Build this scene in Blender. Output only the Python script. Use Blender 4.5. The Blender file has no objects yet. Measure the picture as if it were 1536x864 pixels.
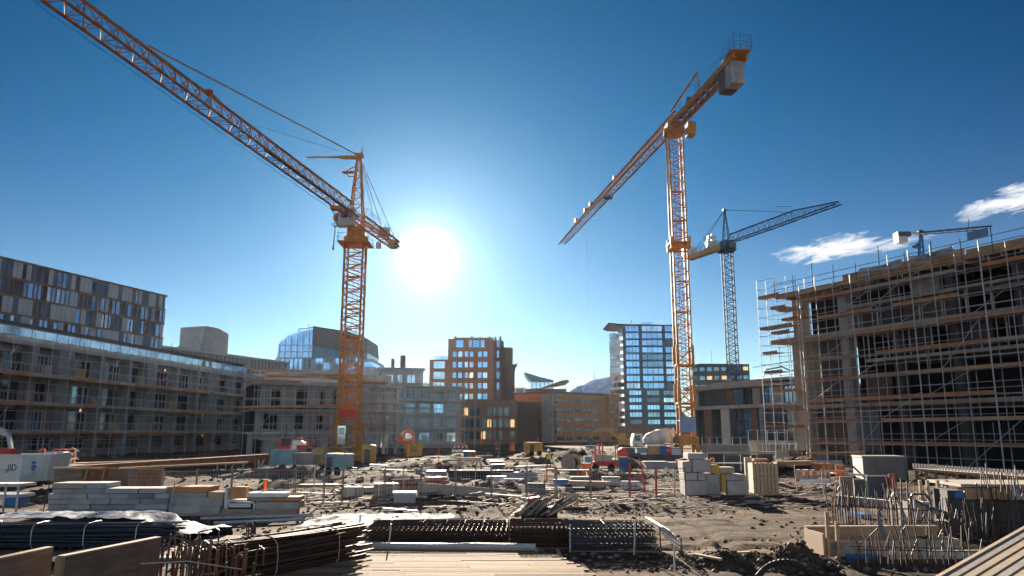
import bpy, math, random
from mathutils import Vector, Matrix, noise
R = random.Random(7)
rad = math.radians
SC = bpy.context.scene
COL = SC.collection
V = Vector
# ---------------------------------------------------------------- camera model
FPX, HC, PITCH = 1150.0, 3.2, rad(10.7)
SP, CP = math.sin(PITCH), math.cos(PITCH)
def pt(u, v, d):
    """world point seen at photo pixel (u,v), d metres ahead"""
    z = (432 - v) / FPX
    k = CP - z * SP
    return V((d * (u - 768) / FPX / k, d, HC + d * (SP + z * CP) / k))
def gd(v, Z=0.0):
    z = (432 - v) / FPX
    t = (SP + z * CP) / (CP - z * SP)
    return (Z - HC) / t
def gp(u, v, Z=0.0):
    return pt(u, v, gd(v, Z))
def xg(u, d, Z=0.0):
    k = (Z - HC) / d
    z = (k * CP - SP) / (CP + k * SP)
    return d * (u - 768) / FPX / (CP - z * SP)
def pxm(v):
    return gd(v) / FPX
SUN_EL, SUN_AZ = rad(13.0), rad(-6.5)          # azimuth from +Y, negative = left
SUN_DIR = V((math.sin(SUN_AZ) * math.cos(SUN_EL), math.cos(SUN_AZ) * math.cos(SUN_EL), math.sin(SUN_EL)))

# ---------------------------------------------------------------- materials
MATS = {}
def mat(name, col, rough=.75, metal=0., var=.2, scale=1.2, col2=None, bump=.0, bscale=18., grain=None, spec=.4, streak=0., emit=None, alpha=None):
    m = bpy.data.materials.new(name); m.use_nodes = True
    nt = m.node_tree; N = nt.nodes; L = nt.links
    b = N['Principled BSDF']
    b.inputs['Roughness'].default_value = rough; b.inputs['Metallic'].default_value = metal
    b.inputs['Specular IOR Level'].default_value = spec
    tc = N.new('ShaderNodeTexCoord')
    mp = N.new('ShaderNodeMapping'); L.new(tc.outputs['Object'], mp.inputs['Vector'])
    oi = N.new('ShaderNodeObjectInfo')
    off = N.new('ShaderNodeVectorMath'); off.operation = 'MULTIPLY_ADD'
    L.new(oi.outputs['Random'], off.inputs[0]); off.inputs[1].default_value = (37, 53, 71); off.inputs[2].default_value = (0, 0, 0)
    L.new(off.outputs[0], mp.inputs['Location'])
    if grain: mp.inputs['Scale'].default_value = grain
    n1 = N.new('ShaderNodeTexNoise'); n1.inputs['Scale'].default_value = scale; n1.inputs['Detail'].default_value = 6; n1.inputs['Roughness'].default_value = .62
    L.new(mp.outputs[0], n1.inputs['Vector'])
    r = N.new('ShaderNodeValToRGB'); L.new(n1.outputs['Fac'], r.inputs[0])
    c2 = col2 or tuple(c * (1 - var) for c in col); c1 = col if col2 else tuple(min(1, c * (1 + var)) for c in col)
    r.color_ramp.elements[0].position = .33; r.color_ramp.elements[1].position = .68
    r.color_ramp.elements[0].color = (*c2, 1); r.color_ramp.elements[1].color = (*c1, 1)
    out = r.outputs[0]
    if streak:
        mp2 = N.new('ShaderNodeMapping'); mp2.inputs['Scale'].default_value = (1.3, 1.3, .12); L.new(tc.outputs['Object'], mp2.inputs[0])
        n3 = N.new('ShaderNodeTexNoise'); n3.inputs['Scale'].default_value = 1.4; n3.inputs['Detail'].default_value = 5; L.new(mp2.outputs[0], n3.inputs['Vector'])
        rr = N.new('ShaderNodeMapRange'); rr.inputs[1].default_value = .45; rr.inputs[2].default_value = .75; rr.inputs[3].default_value = 0; rr.inputs[4].default_value = streak
        L.new(n3.outputs['Fac'], rr.inputs[0])
        mx = N.new('ShaderNodeMix'); mx.data_type = 'RGBA'; L.new(rr.outputs[0], mx.inputs[0]); L.new(out, mx.inputs[6]); mx.inputs[7].default_value = (*[c * .45 for c in col], 1)
        out = mx.outputs[2]
    # per-object tone
    hv = N.new('ShaderNodeHueSaturation'); mr = N.new('ShaderNodeMapRange'); L.new(oi.outputs['Random'], mr.inputs[0]); mr.inputs[3].default_value = 1 - var * .6; mr.inputs[4].default_value = 1 + var * .6
    L.new(mr.outputs[0], hv.inputs['Value']); L.new(out, hv.inputs['Color']); out = hv.outputs[0]
    L.new(out, b.inputs['Base Color'])
    if bump:
        n2 = N.new('ShaderNodeTexNoise'); n2.inputs['Scale'].default_value = bscale; n2.inputs['Detail'].default_value = 4; L.new(mp.outputs[0], n2.inputs['Vector'])
        bp = N.new('ShaderNodeBump'); bp.inputs['Strength'].default_value = bump; bp.inputs['Distance'].default_value = .05; L.new(n2.outputs['Fac'], bp.inputs['Height']); L.new(bp.outputs[0], b.inputs['Normal'])
    if emit:
        b.inputs['Emission Color'].default_value = (*emit[0], 1); b.inputs['Emission Strength'].default_value = emit[1]
    if alpha is not None: b.inputs['Alpha'].default_value = alpha
    MATS[name] = m
    return m
mat('concrete', (.42, .405, .39), .85, var=.22, scale=.6, bump=.15, streak=.5)
mat('concrete_grey', (.28, .285, .30), .85, var=.25, scale=.6, bump=.15, streak=.6)
mat('concrete_light', (.38, .36, .33), .85, var=.15, scale=.7, bump=.15, streak=.4)
mat('concrete_beige', (.46, .40, .33), .85, var=.2, scale=.6, bump=.1, streak=.4)
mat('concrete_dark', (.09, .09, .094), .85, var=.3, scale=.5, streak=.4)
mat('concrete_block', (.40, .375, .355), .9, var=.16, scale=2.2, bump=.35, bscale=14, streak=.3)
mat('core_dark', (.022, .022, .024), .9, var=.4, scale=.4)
mat('grey_render', (.36, .36, .37), .8, var=.14, scale=.5, streak=.35)
mat('grey_pale', (.43, .45, .48), .7, var=.12, scale=.4, streak=.3)
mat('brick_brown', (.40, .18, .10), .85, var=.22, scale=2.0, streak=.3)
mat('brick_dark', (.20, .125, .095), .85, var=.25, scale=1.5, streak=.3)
mat('brick_orange', (.52, .23, .10), .8, var=.2, scale=1.2, streak=.3)
mat('dark_cladding', (.065, .085, .12), .55, var=.25, scale=.8, streak=.3)
mat('green_grey', (.11, .14, .15), .6, var=.2, scale=.6, streak=.3)
mat('white_panel', (.72, .76, .78), .5, var=.08, scale=.6, streak=.15)
mat('panel_light', (.40, .44, .50), .45, var=.12, scale=.5, metal=.2)
mat('panel_dark', (.09, .125, .18), .35, var=.3, scale=.5, metal=.3)
mat('panel_brown', (.17, .115, .08), .6, var=.2, scale=1)
mat('roof_blue', (.07, .13, .20), .35, metal=.5, var=.15)
mat('roof_teal', (.10, .20, .24), .4, metal=.4, var=.15)
mat('roof_dark', (.08, .07, .07), .6, var=.2, streak=.3)
def glass(name, col, metal=.85, rough=.04, emit=None):
    m = mat(name, col, rough, metal, var=.35, scale=.35, spec=.6, bump=.06, bscale=.8, emit=emit)
    return m
glass('glass_blue', (.25, .48, .76)); glass('glass_dark', (.075, .10, .13), .6, .06); glass('glass_pale', (.48, .64, .85)); glass('glass_teal', (.15, .28, .40), .75)
mat('glass_lit', (.5, .35, .18), .3, var=.4, scale=1, emit=((1, .6, .25), .22))
mat('frame_dark', (.06, .06, .065), .5, var=.1); mat('frame_light', (.55, .56, .57), .5, var=.1); mat('frame_white', (.8, .8, .8), .5, var=.05)
mat('frame_bronze', (.30, .16, .07), .5, var=.2)
mat('crane_orange', (.50, .225, .045), .65, var=.3, scale=1.5, spec=.3, streak=.35)
mat('crane_red', (.33, .135, .04), .7, var=.3, scale=1.2, streak=.35, spec=.25)
mat('crane_blue', (.055, .095, .17), .75, var=.25, spec=.2)
mat('machine_yellow', (.55, .32, .06), .5, var=.2, scale=1.5, streak=.4)
mat('machine_grey', (.42, .46, .50), .4, var=.15, metal=.2, streak=.2)
mat('paint_white', (.66, .66, .65), .55, var=.07, streak=.25)
mat('paint_red', (.55, .045, .03), .5, var=.25, streak=.3)
mat('paint_blue', (.035, .14, .38), .5, var=.25, streak=.3)
mat('paint_teal', (.20, .34, .38), .5, var=.2, streak=.35)
mat('paint_orange', (.80, .16, .03), .5, var=.15)
mat('sign_blue', (.10, .22, .42), .35, var=.15)
mat('fence_grey', (.20, .20, .21), .6, metal=.3, var=.25)
mat('galvanised', (.44, .46, .50), .6, metal=.3, var=.2, scale=4)
mat('steel_dark', (.10, .10, .11), .5, metal=.5, var=.3)
mat('rebar', (.055, .045, .042), .62, metal=.35, var=.45, scale=7, col2=(.12, .058, .034), bump=.2, bscale=60)
mat('rebar_blue', (.06, .075, .10), .4, metal=.65, var=.35, scale=6)
mat('rust', (.22, .095, .045), .85, var=.4, scale=3, bump=.3)
mat('tie_wire', (.6, .58, .55), .5, metal=.4, var=.15)
mat('timber', (.42, .29, .175), .75, var=.3, scale=3.0, grain=(1, 9, 9), bump=.2)
mat('timber_pale', (.44, .33, .23), .85, var=.25, scale=3.0, grain=(.8, 9, 9), bump=.2)
mat('timber_grey', (.33, .29, .25), .8, var=.3, scale=3.0, grain=(.8, 9, 9), bump=.2)
mat('deck', (.34, .25, .17), .9, var=.5, scale=2.4, grain=(.5, 14, 9), bump=.4, spec=.08, col2=(.13, .09, .062))
mat('plywood', (.25, .19, .15), .85, var=.4, scale=2.2, grain=(.5, 6, 4), bump=.2, col2=(.13, .10, .08), streak=.5)
mat('scaffold_board', (.42, .19, .075), .75, var=.35, scale=2, grain=(.6, 5, 5))
mat('formwork', (.36, .235, .14), .75, var=.3, scale=.8, grain=(.5, 2, 2))
mat('net_grey', (.30, .33, .37), .8, var=.3, scale=.7, bump=.4, bscale=3)
mat('net_blue', (.07, .12, .19), .8, var=.35, scale=.7, bump=.5, bscale=3)
mat('plastic_sheet', (.19, .205, .225), .9, spec=.08, var=.15, scale=1.5, bump=.6, bscale=4)
mat('tarp_blue', (.045, .085, .16), .6, var=.35, scale=1.5, bump=.6, bscale=4)
mat('cardboard', (.42, .28, .15), .85, var=.2)
mat('rubber', (.025, .025, .027), .8, var=.3)
mat('skin', (.55, .35, .26), .6, var=.05); mat('hi_vis', (.75, .60, .03), .7, var=.1); mat('hi_vis_orange', (.75, .20, .03), .7, var=.12); mat('trousers', (.08, .09, .13), .85, var=.2)
mat('stone', (.22, .195, .175), .95, var=.45, scale=5, bump=.5)
mat('mountain', (.015, .10, .36), 1.0, var=.2, scale=.08, col2=(.16, .36, .70), spec=.0)  # distance haze put into the blue base colours
mat('cabin_grey', (.20, .185, .18), .7, var=.15, streak=.4)

# ---------------------------------------------------------------- mesh builder
class MB:
    def __init__(s, M=None): s.v = []; s.f = []; s.m = []; s.M = M
    def add(s, vs, fs, mi=0):
        o = len(s.v)
        s.v += [tuple(s.M @ V(p)) for p in vs] if s.M is not None else [tuple(p) for p in vs]
        s.f += [tuple(i + o for i in f) for f in fs]; s.m += [mi] * len(fs)
    BF = [(0, 3, 2, 1), (4, 5, 6, 7), (0, 1, 5, 4), (1, 2, 6, 5), (2, 3, 7, 6), (3, 0, 4, 7)]
    def bx(s, x0, x1, y0, y1, z0, z1, mi=0):
        if x1 - x0 < 1e-4 or z1 - z0 < 1e-4: return
        s.add([(x0, y0, z0), (x1, y0, z0), (x1, y1, z0), (x0, y1, z0), (x0, y0, z1), (x1, y0, z1), (x1, y1, z1), (x0, y1, z1)], s.BF, mi)
    def beam(s, p, q, w, h, mi=0, up=(0, 0, 1)):
        p = V(p); q = V(q); d = (q - p).normalized(); u = V(up)
        if abs(d.dot(u)) > .98: u = V((0, 1, 0))
        a = d.cross(u).normalized() * w / 2; b = a.normalized().cross(d).normalized() * h / 2
        s.add([p - a - b, p + a - b, p + a + b, p - a + b, q - a - b, q + a - b, q + a + b, q - a + b], [(0, 3, 2, 1), (4, 5, 6, 7), (0, 1, 5, 4), (1, 2, 6, 5), (2, 3, 7, 6), (3, 0, 4, 7)], mi)
    def tube(s, p, q, r, n=5, r2=None, mi=0, caps=True):
        p = V(p); q = V(q); d = (q - p).normalized(); u = V((0, 0, 1)) if abs(d.z) < .9 else V((1, 0, 0))
        a = d.cross(u).normalized(); b = a.cross(d); r2 = r if r2 is None else r2
        vs = []
        for c, rr in ((p, r), (q, r2)):
            vs += [c + (a * math.cos(t * 2 * math.pi / n) + b * math.sin(t * 2 * math.pi / n)) * rr for t in range(n)]
        fs = [(i, (i + 1) % n, n + (i + 1) % n, n + i) for i in range(n)]
        if caps: fs += [tuple(range(n - 1, -1, -1)), tuple(range(n, 2 * n))]
        s.add(vs, fs, mi)
    def path(s, pts, r, n=5, mi=0):
        for a, b in zip(pts, pts[1:]): s.tube(a, b, r, n, mi=mi)
    def prism(s, poly, z0, z1, mi=0):
        n = len(poly)
        s.add([(x, y, z0) for x, y in poly] + [(x, y, z1) for x, y in poly], [tuple(range(n - 1, -1, -1)), tuple(range(n, 2 * n))] + [(i, (i + 1) % n, n + (i + 1) % n, n + i) for i in range(n)], mi)
    def prof(s, poly, x0, x1, mi=0):
        """(y,z) profile extruded along x"""
        n = len(poly)
        s.add([(x0, y, z) for y, z in poly] + [(x1, y, z) for y, z in poly], [tuple(range(n)), tuple(range(2 * n - 1, n - 1, -1))] + [(i, n + i, n + (i + 1) % n, (i + 1) % n) for i in range(n)], mi)
    def profy(s, poly, y0, y1, mi=0):
        """(x,z) profile extruded along y"""
        n = len(poly)
        s.add([(x, y0, z) for x, z in poly] + [(x, y1, z) for x, z in poly], [tuple(range(n)), tuple(range(2 * n - 1, n - 1, -1))] + [(i, n + i, n + (i + 1) % n, (i + 1) % n) for i in range(n)], mi)
    def rock(s, c, r, mi=0, sq=.7):
        vs = []; base = [(0, 0, 1), (.9, 0, .3), (.28, .85, .3), (-.72, .52, .3), (-.72, -.52, .3), (.28, -.85, .3), (.7, .5, -.5), (-.3, .8, -.5), (-.9, 0, -.5), (-.3, -.8, -.5), (.7, -.5, -.5)]
        for p in base: vs.append(V(c) + V((p[0], p[1], p[2] * sq)) * r * R.uniform(.7, 1.25))
        s.add(vs, [(0, 1, 2), (0, 2, 3), (0, 3, 4), (0, 4, 5), (0, 5, 1), (1, 6, 2), (2, 7, 3), (3, 8, 4), (4, 9, 5), (5, 10, 1), (2, 6, 7), (3, 7, 8), (4, 8, 9), (5, 9, 10), (1, 10, 6), (6, 10, 9, 8, 7)], mi)
    def sheet(s, nx, ny, fn, mi=0, th=.02):
        """thick undulating sheet; fn(u,v)->point, u,v in 0..1"""
        for k in (0, 1):
            pts = [V(fn(i / nx, j / ny)) + V((0, 0, -th * k)) for j in range(ny + 1) for i in range(nx + 1)]
            fs = [(j * (nx + 1) + i, j * (nx + 1) + i + 1, (j + 1) * (nx + 1) + i + 1, (j + 1) * (nx + 1) + i) for j in range(ny) for i in range(nx)]
            s.add(pts, fs if k == 0 else [f[::-1] for f in fs], mi)
    def mesh(s, name, mats, smooth=False):
        me = bpy.data.meshes.new(name); me.from_pydata(s.v, [], s.f)
        for mm in (mats if isinstance(mats, (list, tuple)) else [mats]): me.materials.append(MATS[mm])
        me.polygons.foreach_set('material_index', s.m)
        if smooth: me.polygons.foreach_set('use_smooth', [True] * len(s.f))
        me.update(); return me
    def build(s, name, mats, parent=None, smooth=False):
        return link(name, s.mesh(name, mats, smooth), parent)
def link(name, data, parent=None, M=None):
    o = bpy.data.objects.new(name, data); COL.objects.link(o)
    if parent is not None: o.parent = parent
    if M is not None: o.matrix_basis = M
    return o
LABELS = set()
def tag(o, label, cat, group=None, kind=None):
    if label: o['label'] = label
    if cat: o['category'] = cat
    if group: o['group'] = group
    if kind: o['kind'] = kind
    return o
def thing(name, label, cat, loc=(0, 0, 0), rz=0., group=None):
    o = bpy.data.objects.new(name, None); COL.objects.link(o); o.empty_display_size = .2
    o.location = loc; o.rotation_euler = (0, 0, rz)
    return tag(o, label, cat, group)
def kids(o): return [c for c in SC.objects if c.parent == o]
def dup(src, tree, label, loc, rz=0., group=None):
    """copy of a thing: tree = [(child, [grandchildren])]"""
    r = src.copy(); COL.objects.link(r); r.location = loc; r.rotation_euler = (0, 0, rz)
    r['label'] = label
    if group: r['group'] = group
    for ch, gs in tree:
        c = ch.copy(); COL.objects.link(c); c.parent = r
        for g in gs:
            d = g.copy(); COL.objects.link(d); d.parent = c
    return r
def tree_of(o): return [(c, kids(c)) for c in kids(o)]
ORD = ['first', 'second', 'third', 'fourth', 'fifth', 'sixth', 'seventh', 'eighth', 'ninth', 'tenth', 'eleventh', 'twelfth', 'thirteenth', 'fourteenth', 'fifteenth', 'sixteenth', 'seventeenth', 'eighteenth', 'nineteenth', 'twentieth']

# ---------------------------------------------------------------- ground
def sstep(a, b, x):
    t = max(0, min(1, (x - a) / (b - a))); return t * t * (3 - 2 * t)
HEAPS = []   # (x,y,rx,ry,h)
def heap(u, v, wpx, h, ry=None):
    p = gp(u, v); rx = wpx * pxm(v) / 2; HEAPS.append((p.x, p.y, rx, ry or rx * 1.2, h))
for a in [(872, 690, 120, 1.5, 7), (700, 700, 90, .7, 5), (930, 700, 70, .9, 5), (640, 706, 120, .6, 5), (790, 690, 70, .7, 6), (600, 722, 110, .45, 4), (745, 735, 150, .5, 2.2),
          (500, 712, 110, .55, 4), (420, 712, 110, .5, 3), (1000, 712, 60, .4, 3), (640, 752, 200, .35, 1.6), (560, 690, 60, .6, 6), (1200, 712, 110, 1.3, 3), (1180, 735, 60, .25, 2),
          (1225, 805, 60, .35, 1.2), (1090, 848, 130, .3, .7), (1200, 850, 120, .45, .8), (1350, 800, 200, .25, 3), (690, 690, 40, .8, 4), (860, 700, 60, .5, 3), (960, 765, 130, .25, 1.0), (90, 745, 120, .3, 3)]:
    heap(*a)
FLAT = []
def flat(u, v, r, z=0.): p = gp(u, v); FLAT.append((p.x, p.y, r, z))
for a in [(1100, 742, 4.5), (160, 772, 4), (340, 772, 4), (30, 728, 4), (520, 692, 6), (1030, 676, 8), (150, 790, 6), (1400, 800, 5), (920, 705, 4), (990, 706, 4), (620, 684, 5), (440, 704, 6)]: flat(*a)
RUTS = [(5.2, .05, 1.4), (9.5, -.02, 1.8), (-3.0, .06, 2.0)]
CROSS = [(26.5, .09), (30.5, -.06), (34.5, .05), (23.8, -.03)]
def H(x, y):
    n = noise.noise
    if y < 5 or y > 190 or abs(x) > 150: return 0.
    m = sstep(21, 30, y) * (1 - sstep(140, 185, y)) * (1 - sstep(90, 140, abs(x)))
    open_ = sstep(1.5, 5, x) * (1 - sstep(14, 20, x)) * (1 - sstep(36, 44, y))
    amp = m * (1 - .72 * open_)
    far = sstep(34, 60, y)
    z = amp * (.16 + .20 * far) * (n(V((x * .11, y * .17, 3.3))) + .6 * n(V((x * .26, y * .42, 9.1))))
    z += amp * (.13 + .05 * far) * n(V((x * .42, y * .75, 1.7)))
    z += (.25 + .75 * amp) * (.05 * n(V((x * 1.3, y * 1.6, 5.2))) + .028 * n(V((x * 3.1, y * 3.3, 8.8))))
    if y < 45:
        z += .022 * open_ * math.sin((y * 2.4 + .5 * math.sin(x * .35) + x * .25)) + .018 * n(V((x * .8, y * 6, 2.)))  * m
        z += .02 * abs(n(V((x * 7, y * 7, 4.)))) * sstep(12, 18, y)
    # wheel ruts of two haul routes across the site
    for (a0, b0, c0) in RUTS:
        w_ = x - (a0 + b0 * y + c0 * math.sin(y * .07 + a0))
        for off in (-.95, .95): z -= .11 * math.exp(-((w_ - off) / .24) ** 2) * (.7 + .5 * n(V((y * .4, off, a0)))) - .05 * math.exp(-((w_ - off * 1.45) / .22) ** 2)
    if y < 42 and x > 1:
        for (y0, kk) in CROSS:
            w_ = y - (y0 + kk * x + .5 * math.sin(x * .22 + y0))
            for off in (-.85, .85): z += (-.10 * math.exp(-((w_ - off) / .2) ** 2) + .05 * math.exp(-((w_ - off - .34) / .16) ** 2)) * (.75 + .6 * n(V((x * .5, off, y0)))) * sstep(1, 4, x)
    for hx, hy, rx, ry, h in HEAPS:
        q = ((x - hx) / rx) ** 2 + ((y - hy) / ry) ** 2
        if q < 6: z += h * math.exp(-q * 1.2) * (1 + .45 * n(V((x * 1.1 + hx, y * 1.1, hy))) + .25 * n(V((x * 3.1 + hx, y * 3.1, hy))))
    for fx, fy, r, fz in FLAT:
        q = math.hypot(x - fx, y - fy)
        if q < r * 1.6: z = fz + (z - fz) * (.12 + .88 * sstep(r * .8, r * 1.6, q))
    return z
def build_ground():
    rs = [0]; r = 6.
    while r < 210: rs.append(r); r *= 1.0125
    rs += [240, 300, 400, 600, 1000, 1700]
    A = []; a = -42.
    while a < 42: A.append(a); a += .24
    n_out = 24
    A += [42 + (276 * i / n_out) for i in range(n_out)]
    A = [rad(x) for x in A]
    mb = MB(); vs = [(0, 0, 0)]; na = len(A)
    for r in rs[1:]:
        for a in A:
            x, y = r * math.sin(a), r * math.cos(a); vs.append((x, y, H(x, y)))
    fs = [(0, 1 + (i + 1) % na, 1 + i) for i in range(na)]
    for j in range(len(rs) - 2):
        for i in range(na):
            k = 1 + j * na; fs.append((k + i, k + (i + 1) % na, k + na + (i + 1) % na, k + na + i))
    mb.add(vs, fs)
    m = bpy.data.materials.new('soil'); m.use_nodes = True; nt = m.node_tree; N = nt.nodes; L = nt.links; b = N['Principled BSDF']
    b.inputs['Roughness'].default_value = 1.0; b.inputs['Specular IOR Level'].default_value = .04
    g = N.new('ShaderNodeNewGeometry')
    def nz(scale, sx=1, sy=1, det=7, ro=.6):
        mp = N.new('ShaderNodeMapping'); mp.inputs['Scale'].default_value = (sx, sy, 1); L.new(g.outputs['Position'], mp.inputs[0])
        t = N.new('ShaderNodeTexNoise'); t.inputs['Scale'].default_value = scale; t.inputs['Detail'].default_value = det; t.inputs['Roughness'].default_value = ro; L.new(mp.outputs[0], t.inputs['Vector']); return t.outputs['Fac']
    def ramp(f, els):
        r = N.new('ShaderNodeValToRGB'); L.new(f, r.inputs[0])
        while len(r.color_ramp.elements) < len(els): r.color_ramp.elements.new(.5)
        for e, (p, c) in zip(r.color_ramp.elements, els): e.position = p; e.color = (*c, 1)
        return r.outputs[0]
    def mix(f, a, b_, mode='MIX'):
        mx = N.new('ShaderNodeMix'); mx.data_type = 'RGBA'; mx.blend_type = mode
        if isinstance(f, float): mx.inputs[0].default_value = f
        else: L.new(f, mx.inputs[0])
        L.new(a, mx.inputs[6]); L.new(b_, mx.inputs[7]); return mx.outputs[2]
    base = ramp(nz(.10, 1, 2.6), [(.42, (.032, .026, .023)), (.5, (.10, .073, .054)), (.62, (.33, .245, .178))])
    fine = ramp(nz(2.2, 1, 1.2, 9, .7), [(.36, (.030, .024, .021)), (.52, (.12, .087, .064)), (.72, (.30, .222, .160))])
    c = mix(.55, base, fine)
    clods = ramp(nz(9, 1, 1, 4, .6), [(.34, (.45, .43, .42)), (.55, (1, 1, 1)), (.8, (1.0, 1.0, 1.0))])
    c = mix(.8, c, clods, 'MULTIPLY')
    L.new(c, b.inputs['Base Color'])
    bp = N.new('ShaderNodeBump'); bp.inputs['Strength'].default_value = .7; bp.inputs['Distance'].default_value = .08
    L.new(nz(7, 1, 1.3, 8, .68), bp.inputs['Height']); L.new(bp.outputs[0], b.inputs['Normal'])
    MATS['soil'] = m
    o = mb.build('ground', 'soil', smooth=True); o['kind'] = 'structure'
    return o
build_ground()
# ---------------------------------------------------------------- buildings
def Fr(x, y, a=0., z=0.): return Matrix.Translation((x, y, z)) @ Matrix.Rotation(a, 4, 'Z')
LEFT = lambda D, x=0., y=0.: Fr(x, y + D, -math.pi / 2)       # face looking to -x
RIGHT = lambda W, x=0., y=0.: Fr(x + W, y, math.pi / 2)
WIN = {}
def winmesh(w, h, nx, nz, fr, gl, t=.07, dep=.14):
    k = (round(w, 2), round(h, 2), nx, nz, fr, gl, t)
    if k in WIN: return WIN[k]
    mb = MB(); w = k[0]; h = k[1]
    mb.bx(0, t, 0, dep, 0, h); mb.bx(w - t, w, 0, dep, 0, h); mb.bx(t, w - t, 0, dep, 0, t); mb.bx(t, w - t, 0, dep, h - t, h)
    for i in range(1, nx):
        x = w * i / nx; mb.bx(x - t / 2, x + t / 2, .01, dep, t, h - t)
    for i in range(1, nz):
        z = h * i / nz
        for j in range(nx): mb.bx(max(t, w * j / nx + t / 2), min(w - t, w * (j + 1) / nx - t / 2), .015, dep, z - t / 2, z + t / 2)
    mb.bx(t - .004, w - t + .004, dep * .55, dep * .75, t - .004, h - t + .004, 1)
    WIN[k] = mb.mesh('window', [fr, gl]); return WIN[k]
def spans(x0, x1, n, w, m=None):
    """n openings of width w evenly spaced"""
    p = (x1 - x0) / n
    return [(x0 + p * (i + .5) - w / 2, x0 + p * (i + .5) + w / 2) for i in range(n)]
def wallgrid(mb, F_, x0, x1, z0, fh, nf, ops, sill, head, t=.35, mi=0):
    M0 = mb.M; mb.M = F_ if M0 is None else M0 @ F_
    for k in range(nf):
        z = z0 + k * fh
        mb.bx(x0, x1, 0, t, z, z + sill, mi)
        xs = [x0] + [e for o in ops for e in o] + [x1]
        for i in range(0, len(xs), 2): mb.bx(xs[i], xs[i + 1], 0, t, z + sill, z + head, mi)
        mb.bx(x0, x1, 0, t, z + head, z + fh, mi)
    mb.M = M0
def windows(b, F_, z0, fh, nf, ops, sill, head, fr='frame_dark', gl='glass_blue', nx=2, nz=1, rec=.1, miss=0., alt=(), name='window', t=.07):
    for k in range(nf):
        for (a, c) in ops:
            if R.random() < miss: continue
            g = gl
            for (q, ag) in alt:
                if R.random() < q: g = ag
            link(name, winmesh(c - a, head - sill, nx, nz, fr, g, t), b, F_ @ Matrix.Translation((a, rec, z0 + k * fh + sill)))
def railing(mb, x0, x1, y, z, h=1.1, step=.5, r=.02, mi=0):
    mb.bx(x0, x1, y - .03, y + .03, z + h - .05, z + h, mi); mb.bx(x0, x1, y - .015, y + .015, z + .08, z + .12, mi)
    n = max(1, int((x1 - x0) / step))
    for i in range(n + 1):
        x = x0 + (x1 - x0) * i / n; mb.bx(x - r, x + r, y - r + .001, y + r - .001, z, z + h - .05, mi)
def frame_of(uL, dL, uR, dR, Z=0.):
    """origin, heading and width of a facade whose foot runs between two photo columns"""
    a = V((xg(uL, dL, Z), dL, 0)); b = V((xg(uR, dR, Z), dR, 0)); d = b - a
    return a, math.atan2(d.y, d.x), d.length
def zat(v, d): return pt(768, v, d).z

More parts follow.
